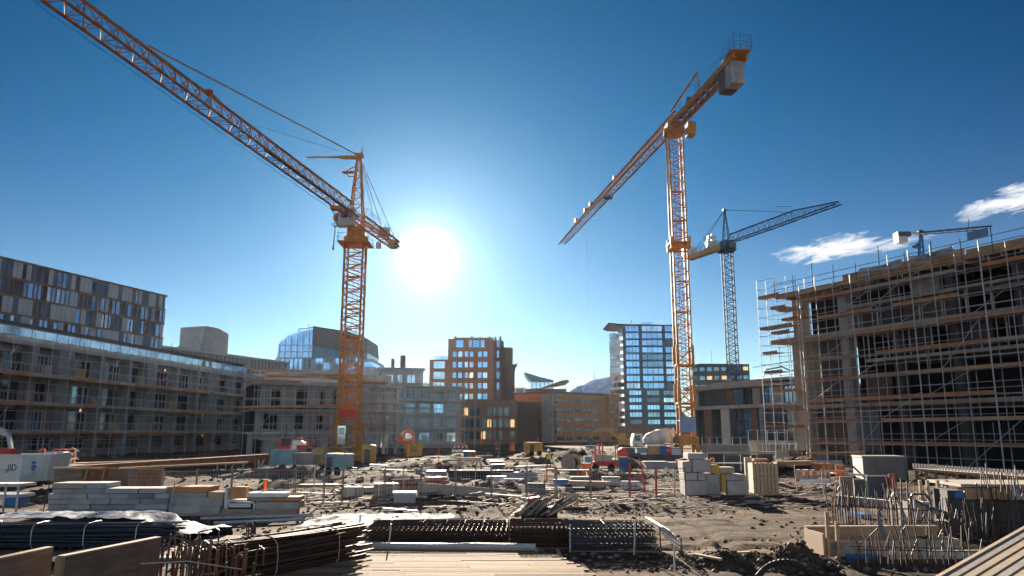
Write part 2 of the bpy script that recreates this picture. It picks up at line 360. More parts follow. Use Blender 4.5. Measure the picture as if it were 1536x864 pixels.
# --- left apartment block along the site edge -------------------------------------------------
def apartment_left():
    th = math.atan(.1214); x92 = xg(0, 92)
    org = V((x92 - .1214 * 22, 70, 0)); ang = math.pi / 2 - th; W = 91.
    b = thing('apartment_block', 'long grey concrete apartment block with recessed balconies and glass roof edge, along the left side', 'building', org, ang)
    fh, nf, bay = 3.45, 4, 6.5; nb = int(W / bay)
    wall = MB(); slab = MB(); win = 0
    wall.bx(0, W, 1.6, 14, 0, nf * fh)                       # body behind the loggias
    for i in range(nb + 1):
        x = i * bay
        wall.bx(x - .45, x + .45, -.02, 1.6, 0, nf * fh)
        if i < nb and i % 3 == 1: wall.bx(x + 4.2, x + bay - .45, .0, 1.6, fh, nf * fh)
    wall.bx(-.45, W, -.05, 14, nf * fh, nf * fh + .9)
    wall.build('wall', 'concrete_grey', b)
    for k in range(1, nf):
        s = MB(); s.bx(-.6, W, -1.1, 1.6, k * fh - .28, k * fh); s.bx(-.6, W, -1.14, -1.103, k * fh - .30, k * fh + .03, 1)
        for i in range(nb):
            if R.random() < .45: s.bx(i * bay, i * bay + R.uniform(2, bay), -1.19, -1.145, k * fh - .36, k * fh + .06, 2)
        s.build('balcony_slab', ['concrete_grey', 'concrete_light', 'scaffold_board'], b)
        rl = MB()
        for i in range(nb):
            if R.random() < .85: railing(rl, i * bay + .1, (i + 1) * bay - .1, -1.0, k * fh, 1.05, .65, .018)
        rl.build('balcony_railing', 'galvanised', b)
    F0 = Fr(0, 1.45)
    n = 0
    for k in range(nf):
        for i in range(nb):
            x = i * bay + .5; wd = bay - 1.0
            if i % 3 == 1 and k: wd = 3.6
            u = R.random()
            gl = 'glass_dark' if u < .74 else ('glass_teal' if u < .86 else ('glass_blue' if u < .95 else 'glass_pale'))
            fr = R.choice(['frame_light', 'frame_dark', 'frame_bronze', 'frame_light'])
            h0 = .05 if k else .9
            link('window', winmesh(wd, 2.65 - h0, R.choice([3, 4, 5]), R.choice([1, 2]), fr, gl, .09), b, F0 @ Matrix.Translation((x, 0, k * fh + h0)))
            if R.random() < .5:
                cb = MB(); cx = x + R.uniform(0, wd - 1.4); hh = R.uniform(.5, 1.5); cb.bx(cx, cx + R.uniform(.3, 1.3), -.9, -.4, k * fh + .01, k * fh + hh); cb.build('stored_material', R.choice(['timber', 'cardboard', 'plywood', 'concrete_dark', 'paint_orange', 'net_grey', 'timber_pale', 'panel_dark']), b)
            if R.random() < .2:
                lm = MB(); lx = x + wd * R.uniform(.2, .8); lm.tube((lx, -.5, k * fh + 2.55), (lx, -.5, k * fh + 2.9), .11, 6)
                lm.build('lamp', 'glass_lit', b)
    gl = MB()
    for i in range(int(W / 2.2)):
        gl.bx(i * 2.2 + .04, i * 2.2 + 2.16, -.55, -.5, nf * fh + .92, nf * fh + 1.9); 
    gl.build('glass_balustrade', 'glass_pale', b)
    tp = MB(); tp.bx(0, W, -.6, -.45, nf * fh + 1.9, nf * fh + 1.98)
    for i in range(int(W / 2.2) + 1): tp.bx(i * 2.2 - .04, i * 2.2 + .04, -.58, -.48, nf * fh + .9, nf * fh + 1.9)
    tp.build('balustrade_frame', 'frame_light', b)
    st = MB(); z = nf * fh + .9
    ops = spans(3, W, 24, 2.2); wallgrid(st, Fr(0, 5.5), 0, W + 1, z, 2.5, 1, ops, .7, 2.0); st.bx(0, W + 1, 5.9, 13, z, z + 2.48)
    st.bx(-.5, W + 1.5, 5.1, 13.5, z + 2.5, z + 2.68, 1)
    st.build('penthouse', ['dark_cladding', 'roof_dark'], b)
    windows(b, Fr(0, 5.5), z, 2.5, 1, ops, .7, 2.0, 'frame_dark', 'glass_dark', alt=((.35, 'glass_blue'),))
    # slender scaffold still standing in front of the balconies
    sc = thing('tube_scaffold', 'thin steel tube scaffold with brown boards in front of the left apartment block', 'scaffold', org, ang)
    for i in range(0, nb * 2 + 1):
        m = MB(); x = i * bay / 2 + .2; m.tube((x, -2.0, 0), (x, -2.0, nf * fh + 1.2 + R.uniform(-.3, .6)), .042, 5); m.build('standard', 'galvanised', sc)
    for k in range(1, 13):
        m = MB(); m.tube((0, -2.06 if k % 2 else -1.3, k * fh / 3), (W, -2.06 if k % 2 else -1.3, k * fh / 3), .034, 5); m.build('ledger', 'galvanised', sc)
    for k in range(20):
        m = MB(); x = R.uniform(8, W - 8); z = R.randint(0, 3) * fh; m.tube((x, -2.1, z), (x + 3.2, -2.1, z + fh), .03, 5); m.build('brace', 'galvanised', sc)
    for k in range(24):
        m = MB(); x = R.uniform(8, W - 3); z = R.randint(0, 3) * fh; m.tube((x, -1.5, z), (x + R.uniform(-.2, .2), -1.5, z + R.uniform(2, 3.4)), .035, 5); m.build('prop', R.choice(['paint_orange', 'frame_light', 'timber']), sc)
    for k in range(1, nf):
        for i in range(nb):
            if R.random() < .72:
                m = MB(); m.bx(i * bay + .1, (i + 1) * bay - .1, -2.35, -1.25, k * fh - .5, k * fh - .42); m.build('platform', 'scaffold_board', sc)
apartment_left()

def panel_block():
    x115 = pt(0, 500, 115).x
    tn = .301; org = V((x115 - tn * 10, 105, 0)); a = math.pi / 2 - math.atan(tn); W = 42.6 * math.sqrt(1 + tn * tn)
    b = thing('office_block', 'floating office block clad in light and dark panels with blue glazing, above the apartments', 'building', org, a)
    zb = zat(497, 115); zt = zat(390, 115); fh = (zt - zb) / 4
    w = MB()
    wood = MB(); cl = MB(); dk = MB(); cnt = 0
    w.bx(0, W, .3, 18, zb, zt); w.bx(3, W - 5, 3, 16, 0, zb)
    for k in range(4):
        x = 0.; z = zb + k * fh
        wood.bx(-.05, W + .05, -.06, .3, z, z + .28)
        while x < W - .5:
            top = (k == 3); wd = min(W - x, R.choice([.75, .9, .9, 1.1]))
            q = R.random(); pg = (.6, .25, .85, .12)[k]
            z1 = z + .28; z2 = z + fh
            if q < pg and cnt < 96:
                link('window', winmesh(wd - .06, z2 - z1, 1, 1, 'frame_bronze', R.choice(['glass_blue', 'glass_blue', 'glass_blue', 'glass_pale', 'glass_dark', 'glass_dark']), .08), b, Matrix.Translation((x + .03, .05, z1))); cnt += 1
            elif q < pg + (1 - pg) * .55: cl.bx(x + .04, x + wd - .04, .0, .29, z1, z2)
            else: dk.bx(x + .04, x + wd - .04, .03, .29, z1, z2)
            x += wd
    wood.bx(-.1, W + .1, -.1, .3, zt, zt + .3)
    w.build('wall', 'dark_cladding', b); wood.build('floor_band', 'panel_brown', b); cl.build('cladding', 'panel_light', b); dk.build('cladding', 'panel_dark', b)
    sidec = MB()
    for k in range(4):
        for j in range(12): sidec.bx(W, W + .1, .5 + j * 1.4, .5 + j * 1.4 + 1.3, zb + k * fh + .3, zb + (k + 1) * fh - .05)
    sidec.build('cladding', 'panel_light', b)
    rf = MB(); rf.bx(.2, W - .2, .5, 17.5, zt, zt + .25); rf.build('roof', 'roof_dark', b)
panel_block()

def colonnade_building():
    o, a, W = frame_of(190, 185, 462, 250, 18)
    b = thing('colonnade_office', 'low grey office with a colonnaded top floor and square roof plant room, behind the apartments', 'building', o, a)
    z0 = 0; zt = zat(519, 195); w = MB(); w.bx(0, W, .5, 30, 0, zt - 4.2); w.bx(0, W, 2.2, 30, zt - 4.2, zt - .6, 1); w.bx(-.8, W + .8, -.6, 30, zt - .6, zt)
    w.bx(0, W, 0, .5, zt - 4.6, zt - 4.2)
    w.build('wall', ['grey_pale', 'core_dark'], b)
    for i in range(45):
        m = MB(); x = i * W / 45; m.bx(x, x + .55, 0, 1.0, zt - 4.2, zt - .6); m.build('column', 'grey_pale', b)
    ops = spans(0, W, 26, 1.5)
    windows(b, Fr(0, .36), zt - 8.2, 3.6, 1, ops, 1, 2.9, 'frame_dark', 'glass_dark')
    p = MB(); x0 = W * .40; p.profy([(x0, zt - .01), (x0 + 9.5, zt - .01), (x0 + 9.3, zt + 6.4), (x0 + 5, zt + 7.6), (x0 + .1, zt + 7.6)], 4, 13); p.build('plant_room', 'grey_render', b)
    q = MB(); q.profy([(x0 - 6, zt), (x0, zt), (x0, zt + 2.6)], 5, 12); q.build('ramp_roof', 'grey_pale', b)
    q = MB()
    for i in range(7): q.tube((W * .12 + i * 3.1, 5, zt), (W * .12 + i * 3.1, 5, zt + R.uniform(1, 2.6)), .09, 5)
    q.build('roof_vent', 'galvanised', b)
colonnade_building()

def glass_mansard():
    d = 240; o = V((xg(412, d, 20), d, 0)); sx = (xg(548, d, 20) - o.x) / 136; X = lambda u: (u - 412) * sx; z = lambda v: zat(v, d)
    b = thing('glazed_hall', 'grey blue glazed building with a dark sloping roof box, behind the left crane mast', 'building', o)
    w = MB(); w.bx(0, X(556), .3, 26, 0, z(556)); w.bx(X(440), X(556), .2, 24, z(556), z(538)); w.build('wall', 'grey_pale', b)
    F0 = Fr(0, 0); hh = z(537) - z(555)
    ops = spans(0, X(466), 8, X(466) / 8 - .35)
    ww = MB(); wallgrid(ww, F0, 0, X(466), z(556) + .02, hh + .4, 1, ops, .3, hh); ww.bx(.1, X(440), .4, 22, z(556) + .02, z(538)); ww.build('glazed_storey', 'grey_pale', b)
    windows(b, F0, z(556) + .02, 3.2, 1, ops, .3, hh, 'frame_light', 'glass_blue', nx=1, alt=((.3, 'glass_pale'), (.2, 'glass_dark')))
    windows(b, Fr(0, .05), z(556), 3, 1, spans(X(470), X(545), 6, X(75 + 412) / 6 - .6), .2, 2.6, 'frame_light', 'glass_dark', nx=2, alt=((.3, 'glass_blue'),), rec=0)
    windows(b, Fr(0, .05), z(548), 3, 1, spans(X(470), X(545), 5, X(75 + 412) / 5 - .8), .3, 2.3, 'frame_light', 'glass_blue', nx=2, alt=((.4, 'glass_dark'),), rec=0)
    t = MB(); t.profy([(X(413), z(536.5)), (X(415), z(513)), (X(428), z(503)), (X(446), z(497)), (X(465), z(493)), (X(465), z(536.5))], .6, 18); t.build('upper_glazing', 'glass_blue', b)
    fr = MB()
    for u, v in [(415, 514), (424, 507), (433, 502), (442, 499), (451, 497), (460, 495)]: fr.bx(X(u), X(u) + .25, .3, .6, z(536), z(v + 1.5))
    for v in (528, 518): fr.bx(X(416), X(465), .35, .59, z(v), z(v) + .25)
    fr.build('mullion', 'frame_light', b)
    rf = MB(); rf.profy([(X(466), z(489)), (X(520), z(497)), (X(547), z(507)), (X(549), z(529)), (X(505), z(526)), (X(466), z(516))], .2, 22); rf.build('roof', 'roof_dark', b)
    mid = MB(); mid.profy([(X(466), z(516.3)), (X(505), z(526.3)), (X(549), z(529.3)), (X(549), z(538)), (X(466), z(538))], .8, 22); mid.build('mid_glazing', 'glass_dark', b)
    pp = MB(); pp.path([(X(442), 2, z(498)), (X(442), 2, z(492)), (X(456), 2, z(491)), (X(468), 2, z(488))], .15, 6); pp.tube((X(455), 3, z(496)), (X(455), 3, z(484)), .08, 5); pp.rock((X(467), 2, z(492)), .9); pp.build('roof_pipe', 'steel_dark', b)
    lo = MB(); lo.bx(X(540), X(562), -2, 20, 0, z(551)); lo.bx(X(546), X(558), 0, 18, z(551), z(543), 1); lo.build('annex', ['grey_pale', 'glass_blue'], b)
glass_mansard()

def concrete_house():
    """unfinished concrete block behind the left crane"""
    o, a, W = frame_of(372, 112, 600, 122, 4)
    b = thing('unfinished_building', 'unfinished concrete block with orange formwork decks behind the left crane', 'building', o, a)
    lv = [0, zat(650, 116), zat(616, 116), zat(578, 116), zat(563, 116)]
    w = MB(); W1 = W * .62
    ops0 = [(.8, 2.2), (4.6, 5.4), (8.2, 10.0), (11.6, 12.3)]
    wallgrid(w, Fr(0, 0), 0, W1, 0, lv[1], 1, ops0, .3, lv[1] - .7, .4)
    wallgrid(w, Fr(1, 1.0), 0, W1 - 1, lv[1] + .25, lv[2] - lv[1] - .25, 1, [(1.2, 3.2), (5.5, 7), (9, 9.9)], .4, 2.6, .4)
    ops2 = [(1.6, 2.9), (5.2, 6.8), (8.6, 9.5), (10.4, 11.2), (12.1, 12.9)]
    wallgrid(w, Fr(1.5, .6), 0, W1 - 1.5, lv[2] + .4, lv[3] - lv[2] - .4, 1, ops2, .2, lv[3] - lv[2] - 1.1, .4)
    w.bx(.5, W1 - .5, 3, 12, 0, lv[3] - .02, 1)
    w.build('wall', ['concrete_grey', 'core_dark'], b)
    # open column frame to the right
    for k in range(4):
        for i in range(5):
            m = MB(); x = W1 + .4 + i * (W - W1 - .8) / 4; m.bx(x - .22, x + .22, .6, 1.04, lv[k] + (.0 if k == 0 else .12), lv[k + 1] - .12 if k < 3 else lv[3] + 1.0); m.build('column', 'concrete_light', b)
    for k in (1, 2, 3):
        s = MB(); s.bx(-.4 if k == 1 else .2, W + .4, -.5, 12, lv[k] - .1, lv[k] + .2); s.bx(W1, W, 2.2 + k, 2.5 + k, lv[k] + .2, lv[k] + 2.2); s.build('floor_slab', 'concrete', b)
    s = MB(); s.profy([(-4.5, lv[2] + .25), (-1, lv[2] + .45), (W1, lv[2] + 1.0), (W1, lv[2] + .72), (0, lv[2] + .21)], -2.4, .4); s.build('formwork_deck', 'scaffold_board', b)
    for (x0, x1, z, t) in [(-1, 7, lv[3] + .25, .25), (2, 14, lv[3] + .9, .3), (8, 17, lv[3] + 1.5, .22), (0, 6, lv[3] + 1.9, .2), (W1 + 1, W + 1, lv[2] + 1.2, .15), (W1, W1 + 6, lv[3] + .5, .25), (W1 + 3, W - 1, lv[1] + 1.3, .12), (W1 - 2, W1 + 5, lv[1] + .8, .2)]:
        m = MB(); m.bx(x0, x1, -1.6, 1.2, z, z + t); m.build('deck_board', R.choice(['scaffold_board', 'formwork', 'timber_pale']), b)
    # pale ends of stacked panels on the top deck
    for i in range(10):
        m = MB(); x = R.uniform(0, W1); m.bx(x, x + R.uniform(.8, 2.6), -.5 + i * .1, 1.3 + i * .1, lv[3] + 1.3 + (i % 3) * .37, lv[3] + 1.55 + (i % 3) * .37); m.build('stacked_panel', R.choice(['concrete_light', 'concrete', 'timber_pale']), b)
    rl = MB()
    for z in (lv[3] + 1.0, lv[3] + 2.0, lv[2] + 1.4, lv[1] + 1.2): rl.tube((-1, -1.3, z), (W + .5, -1.3, z), .035, 5)
    for i in range(18):
        x = -1 + i * (W + 1.4) / 17; rl.tube((x, -1.3, 0 if i > 1 else lv[2]), (x, -1.3, lv[3] + R.uniform(1.2, 3.2)), .04, 5)
    rl.build('edge_scaffold', 'galvanised', b)
    for i in range(15):
        m = MB(); x = -1 + i * 1.75; m.tube((x, -2.7, 0), (x, -2.7, lv[3] + R.uniform(-1.5, 3.0)), .045, 5); m.build('standard', 'galvanised', b)
    for k in range(11):
        m = MB(); z = 1.1 + k * 1.15; x0 = R.uniform(-1.5, 3); m.tube((x0, -2.78, z), (R.uniform(W1, W), -2.78, z), .038, 5); m.build('ledger', 'galvanised', b)
    for k in range(13):
        m = MB(); z = 1.2 + R.randint(1, 9) * 1.15; x0 = R.uniform(-1, W - 5); m.bx(x0, x0 + R.uniform(2, 5.5), -2.65, -1.75, z, z + .12); m.build('deck_board', R.choice(['scaffold_board', 'scaffold_board', 'timber_pale', 'formwork']), b)
    for k in range(6):
        m = MB(); x0 = R.uniform(0, W - 4); z = R.randint(0, 2) * 3.2; m.tube((x0, -2.8, z), (x0 + 3.4, -2.8, z + 3.4), .035, 5); m.build('brace', 'galvanised', b)
    windows(b, Fr(0, 0), 0, lv[1], 1, [ops0[2]], .3, lv[1] - .7, 'frame_dark', 'glass_dark')
concrete_house()

def grey_apartments():
    o, a, W = frame_of(583, 166, 690, 170, 6)
    b = thing('grey_apartment_building', 'grey unfinished apartment building with stepped penthouse and two chimneys, in the middle distance', 'building', o, a)
    fh = 3.05; zt = zat(580, 168); nf = 4; z0 = zt - nf * fh; D = 15
    w = MB(); w.bx(.35, W - .35, .36, D, 0, zt); 
    ops = [(.8, 3), (3.6, 5.6), (6.6, 8.8), (9.6, 11.8), (12.6, 14.6)]
    wallgrid(w, Fr(0, 0), 0, W, z0, fh, nf, ops, .45, 2.45)
    if z0 > 0: w.bx(0, W, 0, .35, 0, z0)
    so = spans(0.4, D, 7, 1.2); wallgrid(w, RIGHT(W), 0.36, D, z0, fh, nf, so, .3, 2.7); w.bx(W - .35, W, .36, D, 0, z0)
    w.build('wall', 'grey_render', b)
    windows(b, Fr(0, 0), z0, fh, nf, ops, .45, 2.45, 'frame_light', 'glass_dark', nx=3, alt=((.22, 'glass_blue'), (.08, 'glass_pale'), (.1, 'glass_teal')))
    windows(b, RIGHT(W), z0, fh, nf, so, .3, 2.7, 'frame_bronze', 'glass_dark', nx=1, alt=((.05, 'glass_lit'), (.1, 'glass_blue')), miss=.1)
    sc = MB()
    for i in range(13): x = -8 + i * 2.2; sc.tube((x, -2.0, 0), (x, -2.0, zt + R.uniform(-3, 1.6)), .06, 5)
    for k in range(9): sc.tube((-8.2, -2.08, 1.5 + k * 1.7), (R.uniform(8, 19), -2.08, 1.5 + k * 1.7), .05, 5)
    sc.build('site_scaffold', 'galvanised', b)
    for k in range(6): m = MB(); x = R.uniform(-8, 12); z = 1.6 + R.randint(1, 7) * 1.7; m.bx(x, x + R.uniform(2.5, 6), -2.4, -1.4, z, z + .16); m.build('deck_board', R.choice(['scaffold_board', 'timber_pale', 'formwork']), b)
    for k in range(nf + 1):
        s = MB(); s.bx(-1.2, W + 1.0, -1.3, 0, z0 + k * fh - .15, z0 + k * fh + .12); s.bx(W, W + 1.0, 0, D, z0 + k * fh - .15, z0 + k * fh + .12); s.build('balcony_slab', 'concrete_light', b)
        r = MB(); railing(r, -1 + (k % 2) * 5, W - (k % 3) * 3, -1.2, z0 + k * fh + .12, .9, .8, .03); r.build('balcony_railing', 'frame_light', b)
    p = MB(); zp = zat(556, 170); po = [(1, 2.6), (3.4, 4.6), (5.6, 7.4)]
    wallgrid(p, Fr(-1.5, 3), 0, 9.2, zt + .13, zp - zt, 1, po, .8, 2.6); p.bx(-1.4, 7.6, 3.36, 12, zt + .13, zp); p.build('penthouse', 'grey_render', b)
    windows(b, Fr(-1.5, 3), zt + .13, zp - zt, 1, po, .8, 2.6, 'frame_white', 'glass_pale', nx=2)
    rf = MB(); rf.prof([(2.4, zp + .13), (12, zp + .13), (11, zp + .9), (5, zp + .8)], -2, 8.2); rf.build('roof', 'grey_pale', b)
    for i, (x, h, r) in enumerate([(1.5, 2.8, .45), (3.6, 3.6, .7)]):
        c = MB(); c.tube((x + i * .2, 9, zp + .6), (x + i * .2, 9, zp + h), r, 8, r * .85); c.tube((x + i * .2, 9, zp + h), (x + i * .2, 9, zp + h + .35), r * 1.15, 8, r * .6); c.build('chimney', 'brick_dark', b)
    lo = MB(); lo.bx(-13, -1.3, 2, 18, 0, zt - 1); lo.bx(-13.2, -1.3, 1.0, 2, zt - 4, zt - 3.6); lo.bx(-13.2, -1.3, 1.0, 2, zt - 7.4, zt - 7); lo.bx(-13.2, -1.3, 1, 2, zt - 1.2, zt - .6); lo.build('side_wing', 'grey_render', b)
grey_apartments()

def brown_tower():
    d = 230; o, a, W = frame_of(643, d, 740, d, 10)
    b = thing('brown_brick_tower', 'tall stepped brown brick tower with rounded top corner and blue windows', 'building', o, a)
    fh = 3.15; zt = zat(508, d); z1 = zat(537, d); z2 = zat(524, d); D = 22
    nf = int(zt / fh); z0 = zt - nf * fh; xs = W * .285
    w = MB()
    ops = [(xs + 1.4, xs + 2.6), (xs + 3.0, xs + 4.4), (xs + 5.0, xs + 6.1), (xs + 6.5, xs + 7.7), (xs + 9.0, xs + 10.2), (xs + 10.5, xs + 11.9)]
    nft = nf - 1
    wallgrid(w, Fr(0, 0), xs, W, z0, fh, nft, ops, .8, 2.5)
    top = [(xs + 2.4, xs + 4.6), (xs + 6.2, xs + 7.2), (xs + 7.5, xs + 9.4), (xs + 9.8, xs + 11.0)]
    wallgrid(w, Fr(0, 0), xs + 1.6, W, z0 + nft * fh, fh, 1, top, .5, 2.75)
    w.profy([(xs, z0 + nft * fh), (xs + 1.6, z0 + nft * fh), (xs + 1.6, zt - .8), (xs + .3, z0 + nft * fh + .3)], 0, 8)
    lowops = [(1.2, 4.8)]
    nl = int(round((z1 - z0) / fh)); z1 = z0 + nl * fh
    wallgrid(w, Fr(0, 0), 0, xs, z0, fh, nl, [(1.2, 4.6)], .5, 2.7)
    w.bx(.1, xs, .36, D, 0, z1); w.bx(xs, W, .36, D, 0, zt)
    w.bx(xs, W, 0, .36, 0, z0); w.bx(0, xs, 0, .36, 0, z0)
    # rounded corner + dark side bays
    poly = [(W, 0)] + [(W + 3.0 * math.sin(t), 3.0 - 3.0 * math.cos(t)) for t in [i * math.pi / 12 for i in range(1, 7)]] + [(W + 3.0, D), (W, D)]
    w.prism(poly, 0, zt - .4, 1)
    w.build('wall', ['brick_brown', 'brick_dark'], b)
    windows(b, Fr(0, 0), z0 + 2 * fh, fh, nft - 2, ops, .8, 2.5, 'frame_dark', 'glass_blue', nx=1, alt=((.15, 'glass_pale'),))
    windows(b, Fr(0, 0), z0 + nft * fh, fh, 1, top, .5, 2.75, 'frame_dark', 'glass_blue', nx=2)
    windows(b, Fr(0, 0), z0 + (nl - 3) * fh, fh, 3, [(1.2, 4.6)], .5, 2.7, 'frame_white', 'glass_pale', nx=3)
    for k in range(2, nf):
        for (x, y) in ((W + 1.25, .25), (W + 2.4, 1.35)):
            link('window', winmesh(1.2, 2.2, 1, 1, 'frame_dark', R.choice(['glass_blue', 'glass_dark', 'glass_blue']), .07), b, Matrix.Translation((x - .35, y - .75, z0 + k * fh + .5)) @ Matrix.Rotation(rad(35 if y < 1 else 62), 4, 'Z'))
    dr = MB(); dr.tube((W + 3.6, 8, 0), (W + 3.6, 8, zat(522, d + 8)), 2.2, 16); dr.build('stair_drum', 'brick_dark', b, )
    pr = MB()
    for i in range(9): pr.bx(W + 3.05 + i * .36, W + 3.2 + i * .36, 3.4, 3.8, 0, zat(545, d))
    pr.build('fin', 'panel_brown', b)
    cp = MB(); cp.bx(xs + 1.6, W + .1, -.1, .4, zt, zt + .35); cp.build('parapet', 'brick_brown', b)
    for i, x in enumerate((xs + 2, xs + 7, xs + 8, xs + 9.5, xs + 12.4, W + .5, W + 2)):
        v = MB(); v.bx(x - .3, x + .3, 3, 3.8, zt + (0 if x < W else -.4), zt + R.uniform(.6, 1.4)); v.tube((x, 3.4, zt + .4), (x, 3.4, zt + R.uniform(1.2, 2.6)), .08, 5); v.build('roof_vent', 'steel_dark', b)
    g = MB(); g.bx(1.5, xs + 1, .3, .36, z1, z1 + 1.1); g.build('terrace_glass', 'glass_pale', b)
    lw = MB(); lw.bx(W * .55, W + 7, -9, -.01, 0, zat(600, 222)); 
    for i in range(8): lw.bx(W * .55 + i * 1.9, W * .55 + i * 1.9 + .3, -9.3, -9, .2, zat(600, 222) - .4, 1)
    lw.build('podium', ['brick_dark', 'panel_brown'], b)
    windows(b, Fr(W * .55, -9.25), 1.0, 3.3, 3, spans(0.3, W * .45 + 6.5, 9, 1.25), .4, 2.7, 'frame_dark', 'glass_dark', nx=1, rec=0, miss=.15, alt=((.12, 'glass_lit'), (.1, 'glass_blue')))
    # neighbour with a slanted teal roof
    o2 = V((xg(757, 245, 10), 245, 0)); W2 = xg(775, 245, 10) - o2.x
    n = thing('slim_brown_building', 'slim brown building with a slanted teal roof beside the brick tower', 'building', o2, 0)
    m = MB(); zt2 = zat(557, 245); m.bx(0, W2 - .6, 0, 12, 0, zt2); m.build('wall', 'brick_brown', n)
    r = MB(); r.profy([(-.5, zt2), (W2 - .6, zt2), (W2, zt2 + 2.5), (-.5, zt2 + 1.2 )], -.3, 12); r.profy([(-.5, zt2 + 1.2), (W2, zt2 + 2.5), (W2 + .3, zat(545, 245))], -.2, 12, 0); r.build('roof', 'roof_teal', n)
    windows(n, Fr(0, -.08), 6, 3.2, 4, [(.6, 1.6), (2, 2.8)], .6, 2.4, 'frame_dark', 'glass_dark', nx=1, rec=0)
brown_tower()

def swoop_house():
    d = 300; o = V((xg(770, d, 10), d, 0)); W = xg(850, d, 10) - o.x
    b = thing('swooping_roof_building', 'brown building topped by a glass pavilion with a swooping wedge roof', 'building', o, 0)
    z1 = zat(583, d); m = MB(); s = d / FPX * 1.02
    X = lambda u: (u - 770) * s
    ops = [(1.2, 4.2)] 
    m.bx(0, W, .36, 30, 0, z1); wallgrid(m, Fr(0, 0), 0, W, z1 - 12, 4, 3, spans(0, W, 5, 2.0), 1, 3); m.bx(0, W, 0, .36, 0, z1 - 12); m.build('wall', 'brick_dark', b)
    windows(b, Fr(0, 0), z1 - 12, 4, 3, spans(0, W, 5, 2.0), 1, 3, 'frame_light', 'glass_pale', nx=1, alt=((.5, 'glass_dark'),))
    link('window', winmesh(4, 6, 1, 2, 'frame_white', 'glass_dark', .5), b, Matrix.Translation((X(772), -.2, z1 - 5.5)))
    p = MB(); p.bx(X(795), X(830), 2, 14, z1, zat(571, d)); p.build('pavilion', 'glass_pale', b)
    fn = MB()
    for i in range(6): fn.bx(X(797 + i * 6), X(797 + i * 6) + .25, 1.7, 2, z1, zat(571, d))
    fn.build('mullion', 'frame_dark', b)
    r = MB(); z = lambda v: zat(v, d)
    r.profy([(X(786), z(558)), (X(808), z(565)), (X(829), z(570)), (X(829), z(572.5)), (X(796), z(572.5)), (X(791), z(567))], 0, 16); r.build('wedge_roof', 'roof_blue', b)
    t = MB(); t.profy([(X(806), z(583)), (X(826), z(576)), (X(842), z(570)), (X(851), z(569.5)), (X(852), z(573)), (X(846), z(576.5)), (X(828), z(580))], 1, 9); t.build('curved_canopy', 'panel_brown', b)
    t = MB(); t.bx(X(800), X(828), -1.2, 3, z1 - .2, z1 + .15); t.build('terrace', 'concrete_light', b)
swoop_house()

def orange_offices():
    d = 262; o, a, W = frame_of(834, d, 924, d + 26, 8)
    b = thing('orange_brick_offices', 'orange brown office building with horizontal dark window bands beside the tower', 'building', o, a)
    zt = zat(590, d); nf = 5; fh = 3.2; z0 = zt - nf * fh - .8; m = MB()
    ops = spans(0, W, 7, W / 7 - .9); m.bx(0, W, .36, 24, 0, zt); wallgrid(m, Fr(0, 0), 0, W, z0, fh, nf, ops, 1.1, 2.4); m.bx(0, W, 0, .36, 0, z0); m.bx(0, W, 0, .36, z0 + nf * fh, zt)
    wallgrid(m, LEFT(24), 0, 24, z0, fh, nf, spans(0, 24, 4, 4), 1.1, 2.4)
    m.bx(W * .82, W, -1.5, 24, 0, zt + 1.0); m.build('wall', 'brick_orange', b)
    windows(b, Fr(0, 0), z0, fh, nf, ops[:5], 1.1, 2.4, 'frame_dark', 'glass_dark', nx=3)
    windows(b, Fr(0, -1.6), z0, fh, nf, [(W * .84, W * .98)], 1.1, 2.4, 'frame_dark', 'glass_dark', nx=3, rec=0)
    r = MB(); r.bx(W * .05, W * .8, 1, 22, zt, zt + .9); r.build('roof', 'roof_dark', b)
    for k in range(5):
        s = MB(); z = z0 + k * fh; s.beam((-4.5, -1, z), (-.5, -1, z + fh), 1.2, .25); s.beam((-4.5, -2.3, z + fh), (-.5, -2.3, z + fh), 1.2, .25); s.build('stair_flight', 'concrete_beige', b)
    s = MB(); s.bx(-5.2, -4.6, -2.8, 2, 0, z0 + 5 * fh); s.build('stair_wall', 'concrete_beige', b)
    lw = MB(); lw.bx(-16, -5.3, 3, 20, 0, zt - 3); lw.bx(-16.3, -5.3, 2.6, 3, zt - 7, zt - 6.2); lw.bx(-16.3, -5.3, 2.6, 3, zt - 11, zt - 10.2); lw.build('lower_wing', 'brick_dark', b)
    an = MB(); an.tube((W * .45, 8, zt + .9), (W * .45, 8, zt + 7), .12, 5); an.tube((W * .7, 8, zt + .9), (W * .7, 8, zt + 4), .1, 5); an.build('antenna', 'steel_dark', b)
orange_offices()

